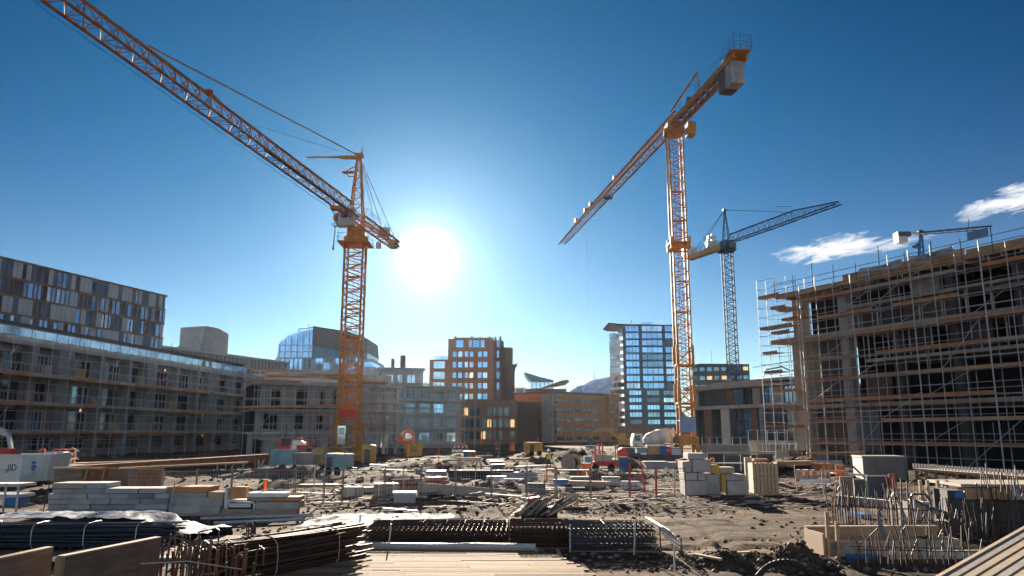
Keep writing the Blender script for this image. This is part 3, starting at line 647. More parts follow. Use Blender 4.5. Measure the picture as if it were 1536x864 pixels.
def dark_tower():
    d = 320; o, a, W = frame_of(936, d, 1021, d, 20)
    b = thing('dark_residential_tower', 'tall dark residential tower with white left flank and rows of blue windows', 'building', o, a)
    zt = zat(488, d); nf = 16; fh = zt / nf; D = 22
    m = MB(); m.bx(.36, W, .36, D, 0, zt)
    opsU = [(1.2, 6.9), (8.0, 16.8), (17.8, 22.2)]
    opsL = [(2.0, 7.2), (9.4, 14.6), (16.2, 21.6)]
    wallgrid(m, Fr(0, 0), 0, W, 7 * fh, fh, nf - 7, opsU, .35, fh - .15)
    wallgrid(m, Fr(0, -.4), 0, W, 0, fh, 7, opsL, .6, fh - .3)
    m.bx(0, W, -.4, 0, 7 * fh + .0, 7 * fh + .5); m.build('wall', 'dark_cladding', b)
    windows(b, Fr(0, 0), 7 * fh, fh, nf - 7, opsU, .35, fh - .15, 'frame_dark', 'glass_blue', nx=4, alt=((.12, 'glass_pale'), (.12, 'glass_teal'), (.15, 'glass_dark')), t=.16)
    windows(b, Fr(0, -.4), fh, fh, 6, opsL, .6, fh - .3, 'frame_dark', 'glass_blue', nx=4, alt=((.15, 'glass_pale'), (.25, 'glass_teal'), (.2, 'glass_dark')), t=.16)
    # white flank swings out to the left
    lf = MB(); Lw = 5.2
    Fm = Fr(-Lw, 3.2, math.atan2(-3.2, Lw)); LL = math.hypot(Lw, 3.2)
    for k in range(nf - 1):
        z = k * fh; j = .25 * math.sin(k * 1.9)
        lf.M = Fm; lf.bx(0, LL, j, .5 + j, z + 1.1, z + fh, 1 if k % 4 else 0); lf.bx(0, LL - 1.4, j + .1, .5, z, z + 1.1)
    lf.build('white_flank', ['white_panel', 'glass_pale'], b)
    for k in range(1, nf - 1):
        link('window', winmesh(1.5, 1.7, 1, 1, 'frame_light', R.choice(['glass_teal', 'glass_blue', 'glass_pale']), .06), b, Fm @ Matrix.Translation((.5 + (k % 3) * .8, -.32, k * fh + .9)))
    for k in range(1, nf - 1, 2):
        s = MB(); s.M = Fm; s.bx(LL - 1.6, LL + .6, -1.0, .0, k * fh - .1, k * fh + .12); s.build('balcony_slab', 'brick_dark', b)
    r = MB(); r.profy([(-Lw - .6, zt + 1.1), (-1, zt + .6), (W + .3, zt + .1), (W + .3, zt - .1), (0, zt + .2), (-Lw + 1.5, zt + .35)], -.6, D); r.build('roof', 'roof_dark', b)
    v = MB(); v.bx(9, 13.5, 4, 8, zt + .3, zt + 1.9); v.build('roof_hatch', 'glass_blue', b)
    v = MB(); v.tube((4.6, 5, zt + .5), (4.6, 5, zt + 3.2), .12, 5); v.build('antenna', 'steel_dark', b)
    sg = MB(); sg.bx(W - 1.9, W + .2, -.75, -.45, 7 * fh - 2.2, 7 * fh + .6); sg.bx(W - 1.3, W - .4, -.78, -.751, 7 * fh - 1.0, 7 * fh + .2, 1); sg.bx(W - 1.3, W - .95, -.78, -.751, 7 * fh - 1.9, 7 * fh - 1.0, 1); sg.build('wall_sign', ['paint_white', 'frame_dark'], b)
    lo = MB(); lo.bx(-3, W + 6, -8, -.5, 0, 5.5); lo.build('podium', 'brick_dark', b)
dark_tower()

def green_block():
    d = 300; o, a, W = frame_of(1040, d + 6, 1128, d, 10)
    b = thing('green_grey_block', 'low dark green grey block with small lit top windows behind the right crane', 'building', o, a)
    zt = zat(546, d); m = MB(); nf = 5; fh = 3.4; z0 = zt - nf * fh
    ops = spans(0, W, 8, 2.0); wallgrid(m, Fr(0, 0), 0, W, z0, fh, nf, ops, .9, 2.5); m.bx(0, W, .36, 20, 0, zt); m.bx(0, W, 0, .36, 0, z0); m.build('wall', 'green_grey', b)
    windows(b, Fr(0, 0), z0, fh, nf, ops, .9, 2.5, 'frame_dark', 'glass_teal', nx=1, alt=((.25, 'glass_dark'), (.12, 'glass_lit')))
    r = MB(); r.profy([(-.4, zt + .01), (W * .15, zt + .6), (W * .6, zt + .3), (W * .95, zt + .01)], 0, 20); r.build('roof', 'roof_dark', b)
    r = MB(); r.tube((W * .36, 4, zt), (W * .36, 4, zt + 6), .1, 5); r.build('antenna', 'steel_dark', b)
green_block()

def site_hall():
    d = 150; o, a, W = frame_of(1036, d, 1206, d - 26, 3)
    b = thing('glazed_site_building', 'low modern glass and brown panelled building with flat canopy, right of the cranes', 'building', o, a)
    z1 = zat(662, d); z2 = zat(612, 142); z3 = zat(582, 140); m = MB()
    m.bx(.2, W, .8, 18, 0, z3 - .2); m.build('wall', 'concrete_dark', b)
    x = 0.; i = 0
    cols = ['dark_cladding', 'glass_dark', 'brick_dark', 'glass_dark', 'frame_light', 'dark_cladding', 'glass_teal', 'glass_blue', 'panel_brown', 'glass_pale', 'glass_dark', 'dark_cladding']
    while x < W - 1.2:
        wd = R.uniform(1.4, 2.6); mm = cols[i % len(cols)]; i += 1
        if mm.startswith('glass'): link('window', winmesh(wd - .1, z2 - .8, R.choice([1, 2]), 3, 'frame_dark', mm, .09), b, Matrix.Translation((x, .4, .6)))
        else:
            p = MB(); p.bx(x, x + wd - .1, .3, .8, .3, z2 - .2); p.build('wall_panel', mm, b)
        x += wd
    x = 0.
    while x < W - 1.5:
        wd = R.uniform(1.6, 3.2)
        if R.random() < .6: link('window', winmesh(wd - .12, z3 - z2 - .8, 3, 1, 'frame_dark', R.choice(['glass_dark', 'glass_blue', 'glass_dark']), .08), b, Matrix.Translation((x, .45, z2 + .45)))
        else:
            p = MB(); p.bx(x, x + wd - .12, .35, .8, z2 + .45, z3 - .35); p.build('wall_panel', R.choice(['grey_render', 'brick_dark', 'dark_cladding']), b)
        x += wd
    s = MB(); s.bx(-.5, W + .5, -.6, 18, z2 - .2, z2 + .4); s.build('floor_slab', 'concrete', b)
    s = MB(); s.bx(W * .05, W * .75, -2.2, 18, z3 - .2, z3 + .55); s.bx(W * .3, W * .95, -1.2, 14, z3 + .56, z3 + 1.0); s.bx(W * .75, W, -.6, 18, z3 - .2, z3 + .2); s.build('roof', 'concrete_light', b)
    t = MB(); t.path([(W * .62, 2, z3 + 1), (W * .66, 2, z3 + 2.8), (W * .8, 2, z3 + 3.0), (W * .86, 2, z3 + 2.2), (W * .97, 2, z3 + 2.2)], .12, 5); t.path([(W * .55, 2, z3 + 3.4), (W, 2, z3 + 4.0)], .05, 5); t.build('roof_pipe', 'steel_dark', b)
site_hall()
def mountain():
    mb = MB(); nx, ny = 90, 16
    DM = 1000; x0, x1 = xg(790, DM), xg(1010, DM); pts = []
    for j in range(ny + 1):
        for i in range(nx + 1):
            u = i / nx; t = j / ny; px = 790 + 220 * u
            prof = [(790, 640), (850, 590), (872, 577), (888, 573), (910, 566), (935, 560), (960, 563), (985, 580), (1010, 620)]
            for (a, va), (c, vc) in zip(prof, prof[1:]):
                if a <= px <= c: vv = va + (vc - va) * (px - a) / (c - a)
            hh = zat(vv, DM); x = x0 + (x1 - x0) * u; y = DM - 250 + 250 * t
            env = sstep(0, 1, t)
            z = hh * env * (1 + .10 * noise.noise(V((x * .032, y * .032, 1))) + .08 * noise.noise(V((x * .11, y * .11, 4))))
            pts.append((x, y, z - 2 if t == 0 else z))
    fs = [(j * (nx + 1) + i, j * (nx + 1) + i + 1, (j + 1) * (nx + 1) + i + 1, (j + 1) * (nx + 1) + i) for j in range(ny) for i in range(nx)]
    k = len(pts); pts += [(x0 + (x1 - x0) * i / nx, DM + 120, -2) for i in range(nx + 1)]
    fs += [(ny * (nx + 1) + i, ny * (nx + 1) + i + 1, k + i + 1, k + i) for i in range(nx)]
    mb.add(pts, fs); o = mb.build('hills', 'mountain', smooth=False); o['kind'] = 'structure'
    m = MB(); p = pt(892, 572, 995); m.tube(p, p + V((0, 0, 12)), .8, 6, .35); m.tube(p + V((0, 0, 12)), p + V((0, 0, 16)), .25, 5, .1); tag(m.build('radio_mast', 'steel_dark'), 'thin radio mast on top of the distant blue mountain', 'mast')
mountain()
# ---------------------------------------------------------------- lattice helpers and cranes
def lattice_box(mb, p, q, w, h, n, rc, rb, up=(0, 0, 1), mi=0, style=0):
    """square lattice from p to q (axis), zigzag bracing on all four sides"""
    p = V(p); q = V(q); d = (q - p).normalized(); u = V(up)
    if abs(d.dot(u)) > .95: u = V((0, 1, 0))
    a = d.cross(u).normalized(); b = a.cross(d).normalized()
    cs = [a * w / 2 + b * h / 2, -a * w / 2 + b * h / 2, -a * w / 2 - b * h / 2, a * w / 2 - b * h / 2]
    for c in cs: mb.beam(p + c, q + c, rc * 2, rc * 2, mi, up=b)
    L = (q - p).length
    for k in range(n):
        t0, t1, tm = p + d * (L * k / n), p + d * (L * (k + 1) / n), p + d * (L * (k + .5) / n)
        for i in range(4):
            c0, c1 = cs[i], cs[(i + 1) % 4]
            mb.tube(t0 + c0, t0 + c1, rb, 4, mi=mi, caps=False)
            if style == 0:
                mb.tube(t0 + c0, tm + c1, rb, 4, mi=mi, caps=False); mb.tube(tm + c1, t1 + c0, rb, 4, mi=mi, caps=False)
            else: mb.tube(t0 + (c0 if (k + i) % 2 else c1), t1 + (c1 if (k + i) % 2 else c0), rb, 4, mi=mi, caps=False)
def lattice_tri(mb, p, q, w, h, n, rc, rb, h2=None, w2=None, mi=0):
    """triangular jib: two bottom chords, one top chord; p,q on the bottom centre line"""
    p = V(p); q = V(q); d = (q - p).normalized(); a = d.cross(V((0, 0, 1))).normalized(); b = a.cross(d).normalized(); L = (q - p).length
    h2 = h2 or h; w2 = w2 or w
    P = lambda t, s: p + d * L * t + a * s * (w + (w2 - w) * t) / 2
    T = lambda t: p + d * L * t + b * (h + (h2 - h) * t)
    for s in (-1, 1): mb.beam(P(0, s), P(1, s), rc * 2, rc * 2, mi, up=b)
    mb.beam(T(0), T(1), rc * 2.4, rc * 2.4, mi, up=b)
    for k in range(n):
        t0, tm, t1 = k / n, (k + .5) / n, (k + 1) / n
        mb.tube(P(t0, -1), P(t0, 1), rb, 4, mi=mi, caps=False)
        mb.tube(P(t0, 1 if k % 2 else -1), P(t1, -1 if k % 2 else 1), rb * .8, 4, mi=mi, caps=False)
        for s in (-1, 1):
            mb.tube(P(t0, s), T(tm), rb, 4, mi=mi, caps=False); mb.tube(T(tm), P(t1, s), rb, 4, mi=mi, caps=False)
def hook(mb, c, s=1., mi=0):
    c = V(c); mb.bx(c.x - .25 * s, c.x + .25 * s, c.y - .15 * s, c.y + .15 * s, c.z - .5 * s, c.z + .4 * s, mi)
    pts = [c + V((math.sin(t) * .28 * s, 0, -1.0 * s + math.cos(t) * .28 * s)) for t in [i * .5 for i in range(0, 10)]]
    mb.tube(c + V((0, 0, -.5 * s)), pts[0], .07 * s, 6, mi=mi); mb.path(pts, .07 * s, 6, mi)

def crane_left():
    base = V((xg(521, 92), 92, 0)); t = thing('tower_crane', 'orange tower crane with pointed tower top and long jib reaching overhead to the upper left', 'tower crane', base)
    inv = Matrix.Translation(-base); B = lambda: MB(inv)
    zr = zat(347, 92); zj = zat(322, 92); zt = zat(231, 92); bx, by = base.x, base.y
    d = V((-.178, -.984, 0)).normalized()
    m = B(); lattice_box(m, (bx, by, .6), (bx, by, zr - 1.4), 2.2, 2.2, 17, .11, .062); m.build('mast', 'crane_orange', t)
    m = B()
    for sx in (-1, 1):
        for sy in (-1, 1): m.bx(bx + sx * 1.6 - .5, bx + sx * 1.6 + .5, by + sy * 1.6 - .5, by + sy * 1.6 + .5, -.1, .7)
    m.beam((bx - 2.4, by - 1.6, .9), (bx + 2.4, by - 1.6, .9), .3, .4); m.beam((bx - 2.4, by + 1.6, .9), (bx + 2.4, by + 1.6, .9), .3, .4)
    for s in (-1, 1): m.beam((bx + s * 1.9, by - 1.6, 1), (bx + s * 1.05, by - 1.05, 5.5), .22, .22); m.beam((bx + s * 1.9, by + 1.6, 1), (bx + s * 1.05, by + 1.05, 5.5), .22, .22)
    m.build('base_frame', 'crane_orange', t)
    m = B(); m.bx(bx - .95, bx + .95, by - 1.16, by - 1.1, 5.0, 5.9); m.build('red_banner', 'paint_red', t)
    m = B(); m.bx(bx - 1.0, bx - .1, by - 1.2, by - 1.14, 1.9, 4.0); m.bx(bx - .9, bx - .2, by - 1.21, by - 1.201, 3.0, 3.8, 1); m.build('notice_board', ['glass_pale', 'paint_white'], t)
    m = B()
    for k in range(18): z = 2 + k * 1.3; m.bx(bx - .1, bx + .5, by - .03, by + .03, z, z + .05)
    m.tube((bx - .1, by, 1), (bx - .1, by, zr - 2), .035, 4); m.tube((bx + .5, by, 1), (bx + .5, by, zr - 2), .035, 4)
    for k in range(5): z = 6 + k * 4; m.bx(bx - .9, bx + .9, by - .2, by + .9, z, z + .08)
    m.build('ladder', 'crane_orange', t)
    m = B(); m.tube((bx, by, zr - 1.4), (bx, by, zr - .8), 1.5, 20); m.tube((bx, by, zr - .79), (bx, by, zr + .4), 1.15, 20)
    m.bx(bx - 1.9, bx + 1.9, by - 1.9, by + 1.9, zr - 1.75, zr - 1.6); m.build('slewing_ring', 'crane_orange', t)
    m = B()
    for (a, b_) in (((-1, -1), (1, -1)), ((1, -1), (1, 1)), ((1, 1), (-1, 1)), ((-1, 1), (-1, -1))):
        for h in (.5, 1.0): m.tube((bx + a[0] * 1.85, by + a[1] * 1.85, zr - 1.6 + h), (bx + b_[0] * 1.85, by + b_[1] * 1.85, zr - 1.6 + h), .03, 4)
        m.tube((bx + a[0] * 1.85, by + a[1] * 1.85, zr - 1.6), (bx + a[0] * 1.85, by + a[1] * 1.85, zr - .6), .03, 4)
    m.build('platform_railing', 'crane_orange', t)
    # cab
    m = B(); cx = bx - .55; m.profy([(cx - 1.5, zr + .3), (cx + .5, zr + .3), (cx + .5, zr + 2.5), (cx - 1.1, zr + 2.5), (cx - 1.6, zr + 1.6)], by - 1.9, by - .5)
    cab = m.build('cab', 'machine_grey', t)
    m = B(); m.bx(cx - 1.0, cx + .3, by - 1.95, by - 1.905, zr + 1.2, zr + 2.3); m.build('cab_window', 'glass_dark', cab)
    m = B()
    for z in (zr + .5, zr + 1.3, zr + 2.1): m.path([(cx - 1.6, by - .5, z), (cx - 2.2, by - .6, z), (cx - 2.2, by - 1.9, z), (cx - 1.4, by - 2.0, z)], .03, 4)
    m.build('cab_guard', 'steel_dark', t)
    # tower top (A-frame)
    m = B(); top = V((bx, by, zt)); s = .9
    for a in ((-s, -s), (s, -s), (s, s), (-s, s)): m.beam((bx + a[0], by + a[1], zr + .4), (bx + a[0] * .2, by + a[1] * .2, zt - .2), .17, .17)
    n = 7; zz = lambda k: zr + .6 + (zt - zr - 1) * k / n; ww = lambda k: s * (1 - .8 * k / n)
    for k in range(n):
        for (a, b_) in (((-1, -1), (1, -1)), ((1, -1), (1, 1)), ((1, 1), (-1, 1)), ((-1, 1), (-1, -1))):
            m.tube((bx + a[0] * ww(k), by + a[1] * ww(k), zz(k)), (bx + b_[0] * ww(k + 1), by + b_[1] * ww(k + 1), zz(k + 1)), .05, 4)
            m.tube((bx + a[0] * ww(k), by + a[1] * ww(k), zz(k)), (bx + b_[0] * ww(k), by + b_[1] * ww(k), zz(k)), .045, 4)
    m.bx(bx - .5, bx + .5, by - .5, by + .5, zt - .4, zt); m.tube((bx + .3, by, zt), (bx + .3, by, zt + .9), .05, 5); m.build('tower_top', 'crane_orange', t)
    m = B(); m.tube((bx, by - .3, zt - .5), (bx - 6.2, by - 1.0, zt - .8), .16, 6, .1); m.beam((bx, by - .3, zt - .6), (bx - 2.2, by - .5, zt - .65), .3, .45); m.rock((bx - 6.2, by - 1, zt - .75), .22); m.build('auxiliary_arm', 'crane_orange', t)
    m = B(); m.path([(bx - .2, by, zt - 1.5), (bx - 1.7, by, zt - 2.3), (bx - 1.2, by, zt - 3.0), (bx - .3, by, zt - 3)], .07, 5); m.bx(bx - 2, bx - .4, by - .5, by + .4, zt - 2.5, zt - 2.4); m.build('service_platform', 'crane_orange', t)
    # jib
    r0 = V((bx, by, zj - .6)); L = 66
    m = B(); lattice_tri(m, r0 + d * 1.0, r0 + d * L, 1.35, 1.7, 40, .075, .042, h2=1.3); m.build('jib', 'crane_red', t)
    m = B(); a = d.cross(V((0, 0, 1))).normalized(); q0 = r0 + d * 4; q1 = r0 + d * 24
    m.beam(q0 + V((0, 0, .12)) - a * .35, q1 + V((0, 0, .12)) - a * .35, .42, .06); m.build('jib_walkway', 'steel_dark', t)
    m = B()
    at = r0 + d * 41 + V((0, 0, 1.7)); m.tube((bx, by, zt - .25), at, .07, 5); m.tube((bx, by, zt - .4), r0 + d * 26 + V((0, 0, 1.8)), .02, 4); m.build('pendant_line', 'crane_red', t)
    m = B(); m.tube(r0 + d * 6 + V((0, 0, -1.0)), r0 + d * 64 + V((0, 0, -.9)), .018, 4); m.tube(r0 + d * 2 + V((0, 0, -.6)), r0 + d * 6 + V((0, 0, -1.0)), .018, 4); m.build('trolley_rope', 'steel_dark', t)
    m = B(); q = r0 + d * 33 + V((0, 0, 1.8)); m.rock(q, .4); m.tube(q, q + d * -2.3 + V((0, 0, -.25)), .1, 5); m.build('jib_lamp', 'paint_red', t)
    m = B(); q = r0 + d * 6.3; m.bx(q.x - .6, q.x + .6, q.y - .55, q.y + .55, q.z - .6, q.z - .25); m.build('trolley', 'crane_orange', t)
    hk = pt(500, 322, q.y); hk.x = q.x
    m = B(); m.tube(q + V((-.2, 0, -.5)), hk + V((-.2, 0, 0)), .02, 4); m.tube(q + V((.2, 0, -.5)), hk + V((.2, 0, 0)), .02, 4); m.build('hoist_rope', 'steel_dark', t)
    m = B(); hook(m, hk + V((0, 0, -.3)), .9); m.tube(hk + V((0, 0, -1.3)), hk + V((-.15, 0, -3.8)), .07, 5); m.bx(hk.x - .25, hk.x - .05, hk.y - .1, hk.y + .1, hk.z - 4.2, hk.z - 3.8); m.build('hook_block', 'crane_red', t)
    # counter jib
    c = -d; m = B(); lattice_box(m, r0 + c * .8 + V((0, 0, .3)), r0 + c * 14.5 + V((0, 0, .3)), 1.5, .7, 9, .09, .04, style=1); m.build('counter_jib', 'crane_orange', t)
    m = B()
    for s in (-1, 1):
        for h in (.6, 1.1): m.tube(r0 + c * 1 + a * s * .8 + V((0, 0, .6 + h)), r0 + c * 14 + a * s * .8 + V((0, 0, .6 + h)), .025, 4)
        for k in range(8): m.tube(r0 + c * (1 + k * 1.8) + a * s * .8 + V((0, 0, .6)), r0 + c * (1 + k * 1.8) + a * s * .8 + V((0, 0, 1.7)), .025, 4)
    m.build('counter_jib_railing', 'crane_orange', t)
    for k in range(2):
        m = B(); q = r0 + c * (13.4 + k * .8); m.beam(q + V((0, 0, .75)), q + V((0, 0, -.35)), 1.1, .6, up=c); m.build('counterweight', 'concrete', t)
    m = B(); q = r0 + c * 8.0; m.tube(q + V((0, 0, 0)), q + V((0, 0, -1.1)), .05, 5); m.tube(q + V((0, 0, -1.0)), q + V((0, 0, -1.8)), .36, 8); m.build('hanging_lamp', 'machine_grey', t)
    m = B(); 
    for s in (-1, 1): m.tube((bx, by, zt - .3), r0 + c * 12.5 + a * s * .7 + V((0, 0, .6)), .045, 5)
    m.tube((bx, by, zt - .3), r0 + c * 7 + V((0, 0, .6)), .03, 4); m.build('back_stay', 'crane_red', t)
    m = B(); q = r0 + c * 9.5 + V((0, 0, .7)); m.tube(q - a * .6, q + a * .6, .5, 10); m.bx(q.x - .7, q.x + .7, q.y + .6, q.y + 1.6, q.z - .1, q.z + 1.0); m.build('winch', 'machine_grey', t)
crane_left()

def crane_right():
    base = V((xg(1031, 120), 120, 0)); t = thing('tower_crane', 'orange flat top tower crane with long left jib and grey counterweight at upper right', 'tower crane', base)
    inv = Matrix.Translation(-base); B = lambda: MB(inv); bx, by = base.x, base.y
    zt = zat(203, 120); zj = zat(190, 120)
    m = B(); lattice_box(m, (bx, by, .8), (bx, by, zt), 2.25, 2.25, 24, .12, .06); m.build('mast', 'crane_orange', t)
    m = B(); lattice_box(m, (bx, by, zat(366, 120) - 1), (bx, by, zat(366, 120) + .9), 2.9, 2.9, 1, .16, .1); m.bx(bx - 1.7, bx + 1.7, by - 1.7, by + 1.7, zat(366, 120) - .15, zat(366, 120) + .05); m.build('climbing_collar', 'crane_orange', t)
    for z in (zat(548, 120), zat(605, 120)):
        m = B(); lattice_box(m, (bx, by, z), (bx, by, z + 3), 2.6, 2.6, 1, .1, .08, style=1); m.bx(bx - 1.3, bx + 1.3, by - 1.3, by + 1.3, z - .2, z); m.build('mast_collar', 'crane_orange', t)
    m = B()
    for sx in (-1, 1):
        for sy in (-1, 1): m.bx(bx + sx * 1.3 - .35, bx + sx * 1.3 + .35, by + sy * 1.3 - .35, by + sy * 1.3 + .35, -.1, 1.4)
    m.bx(bx - 1.5, bx + 1.5, by - 1.5, by + 1.5, 1.4, 2.7); m.build('base_frame', 'crane_orange', t)
    m = B(); m.bx(bx - 1.15, bx + 1.15, by - 1.42, by - 1.36, 3.3, 5.6); m.build('notice_board', 'sign_blue', t)
    m = B()
    for k in range(36): z = 2.8 + k * 1.25; m.bx(bx - .2, bx + .4, by - .03, by + .03, z, z + .06)
    m.tube((bx - .2, by, 2), (bx - .2, by, zt - 1), .04, 4); m.tube((bx + .4, by, 2), (bx + .4, by, zt - 1), .04, 4)
    for k in range(8): z = 7 + k * 5; m.bx(bx - 1, bx + 1, by + .1, by + 1, z, z + .08)
    m.build('ladder', 'crane_orange', t)
    m = B(); m.tube((bx, by, zt), (bx, by, zt + 1.0), 1.7, 20); m.bx(bx - 1.3, bx + 1.3, by - 1.3, by + 1.3, zt + 1.0, zt + 1.9); m.build('slewing_ring', 'crane_orange', t)
    d = V((-.165, 1, 0)).normalized(); c = -d; a = d.cross(V((0, 0, 1))).normalized(); r0 = V((bx, by, zt + 1.6))
    m = B(); lattice_tri(m, r0 + c * 1, r0 + d * 48, 1.7, 2.3, 24, .13, .06, h2=1.9); lattice_tri(m, r0 + d * 48, r0 + d * 82.5, 1.7, 1.9, 18, .10, .05, h2=1.0); m.build('jib', 'crane_orange', t)
    for k, x in enumerate((33, 52, 57, 66)):
        m = B(); q = r0 + d * x + V((0, 0, 2.2)); m.bx(q.x - .4, q.x + .4, q.y - .7, q.y + .7, q.z - .35, q.z + .35); m.build('jib_pulley', 'paint_red', t)
    m = B(); q = r0 + d * 38; m.bx(q.x - .9, q.x + .9, q.y - 1, q.y + 1, q.z - .7, q.z - .2); m.build('trolley', 'steel_dark', t)
    m = B(); q2 = r0 + d * 57; m.tube(q2, q2 + V((0, 0, -22)), .016, 4); m.build('hoist_rope', 'steel_dark', t)
    m = B()
    for s in (-1, 1): m.beam(r0 + c * 0 + a * s * .95, r0 + c * 24.5 + a * s * .95, .35, .75)
    for k in range(10): m.beam(r0 + c * (2 + k * 2.3) - a * .9, r0 + c * (2 + k * 2.3) + a * .9, .15, .25)
    for k in range(9): m.tube(r0 + c * (2 + k * 2.3) - a * .9, r0 + c * (4.3 + k * 2.3) + a * .9, .07, 4)
    m.bx(*sorted(((r0 + c * 23).x - 1.4, (r0 + c * 23).x + 1.4)), (r0 + c * 25.4).y, (r0 + c * 21.4).y, r0.z + .4, r0.z + .55)
    m.build('counter_jib', 'crane_orange', t)
    m = B(); m.beam(r0 + c * 2 + V((0, 0, .5)), r0 + c * 20 + V((0, 0, .5)), 1.1, .08); m.build('walkway', 'steel_dark', t)
    for k in range(2):
        m = B(); q = r0 + c * (20.4 + k * 2.1); m.beam(q + V((0, 0, -.2)), q + V((0, 0, -3.4)), 1.9, 2.0, up=c); m.build('counterweight', 'concrete_dark' if k == 0 else 'concrete_grey', t)
    m = B()
    for s in (-1, 1):
        for h in (.7, 1.3): m.tube(r0 + c * 12 + a * s * 1.15 + V((0, 0, .4 + h)), r0 + c * 25.4 + a * s * 1.3 + V((0, 0, .4 + h)), .035, 4)
        for k in range(9): q = r0 + c * (12 + k * 1.65) + a * s * 1.2; m.tube(q + V((0, 0, .4)), q + V((0, 0, 1.7)), .035, 4)
    for h in (.7, 1.3, 2.3): m.tube(r0 + c * 25.4 - a * 1.3 + V((0, 0, .4 + h)), r0 + c * 25.4 + a * 1.3 + V((0, 0, .4 + h)), .04, 4)
    for s in (-1, -.3, .4, 1): m.tube(r0 + c * 25.4 + a * s * 1.3 + V((0, 0, .4)), r0 + c * 25.4 + a * s * 1.3 + V((0, 0, 2.8)), .04, 4)
    for s in (-1, 1): m.tube(r0 + c * 25.4 + a * s * 1.3 + V((0, 0, 2.7)), r0 + c * 22.4 + a * s * 1.3 + V((0, 0, 2.7)), .035, 4); m.tube(r0 + c * 22.4 + a * s * 1.3 + V((0, 0, .5)), r0 + c * 22.4 + a * s * 1.3 + V((0, 0, 2.7)), .035, 4)
    m.build('railing', 'steel_dark', t)
    m = B(); m.tube(r0 + c * 1.5 + V((0, 0, 1.9)) - a * 1.0, r0 + c * 12.5 + V((0, 0, 3.4)) - a * 1.0, .2, 6); m.tube(r0 + c * 12.5 + V((0, 0, 3.4)) - a * 1.0, r0 + c * 13 + V((0, 0, .5)) - a * 1, .08, 5); m.build('derrick_arm', 'crane_red', t)
    m = B(); q = r0 + c * 8 + V((0, 0, 1.0)); m.tube(q - a * .8, q + a * .8, .55, 10); m.build('winch', 'steel_dark', t)
    m = B(); q = r0 + c * 1.0 + a * 1.7; m.M = inv; m.bx(q.x - .1, q.x + 1.2, q.y - 1.9, q.y + .2, q.z - 2.3, q.z - .2); m.build('cab', 'crane_orange', t)
crane_right()

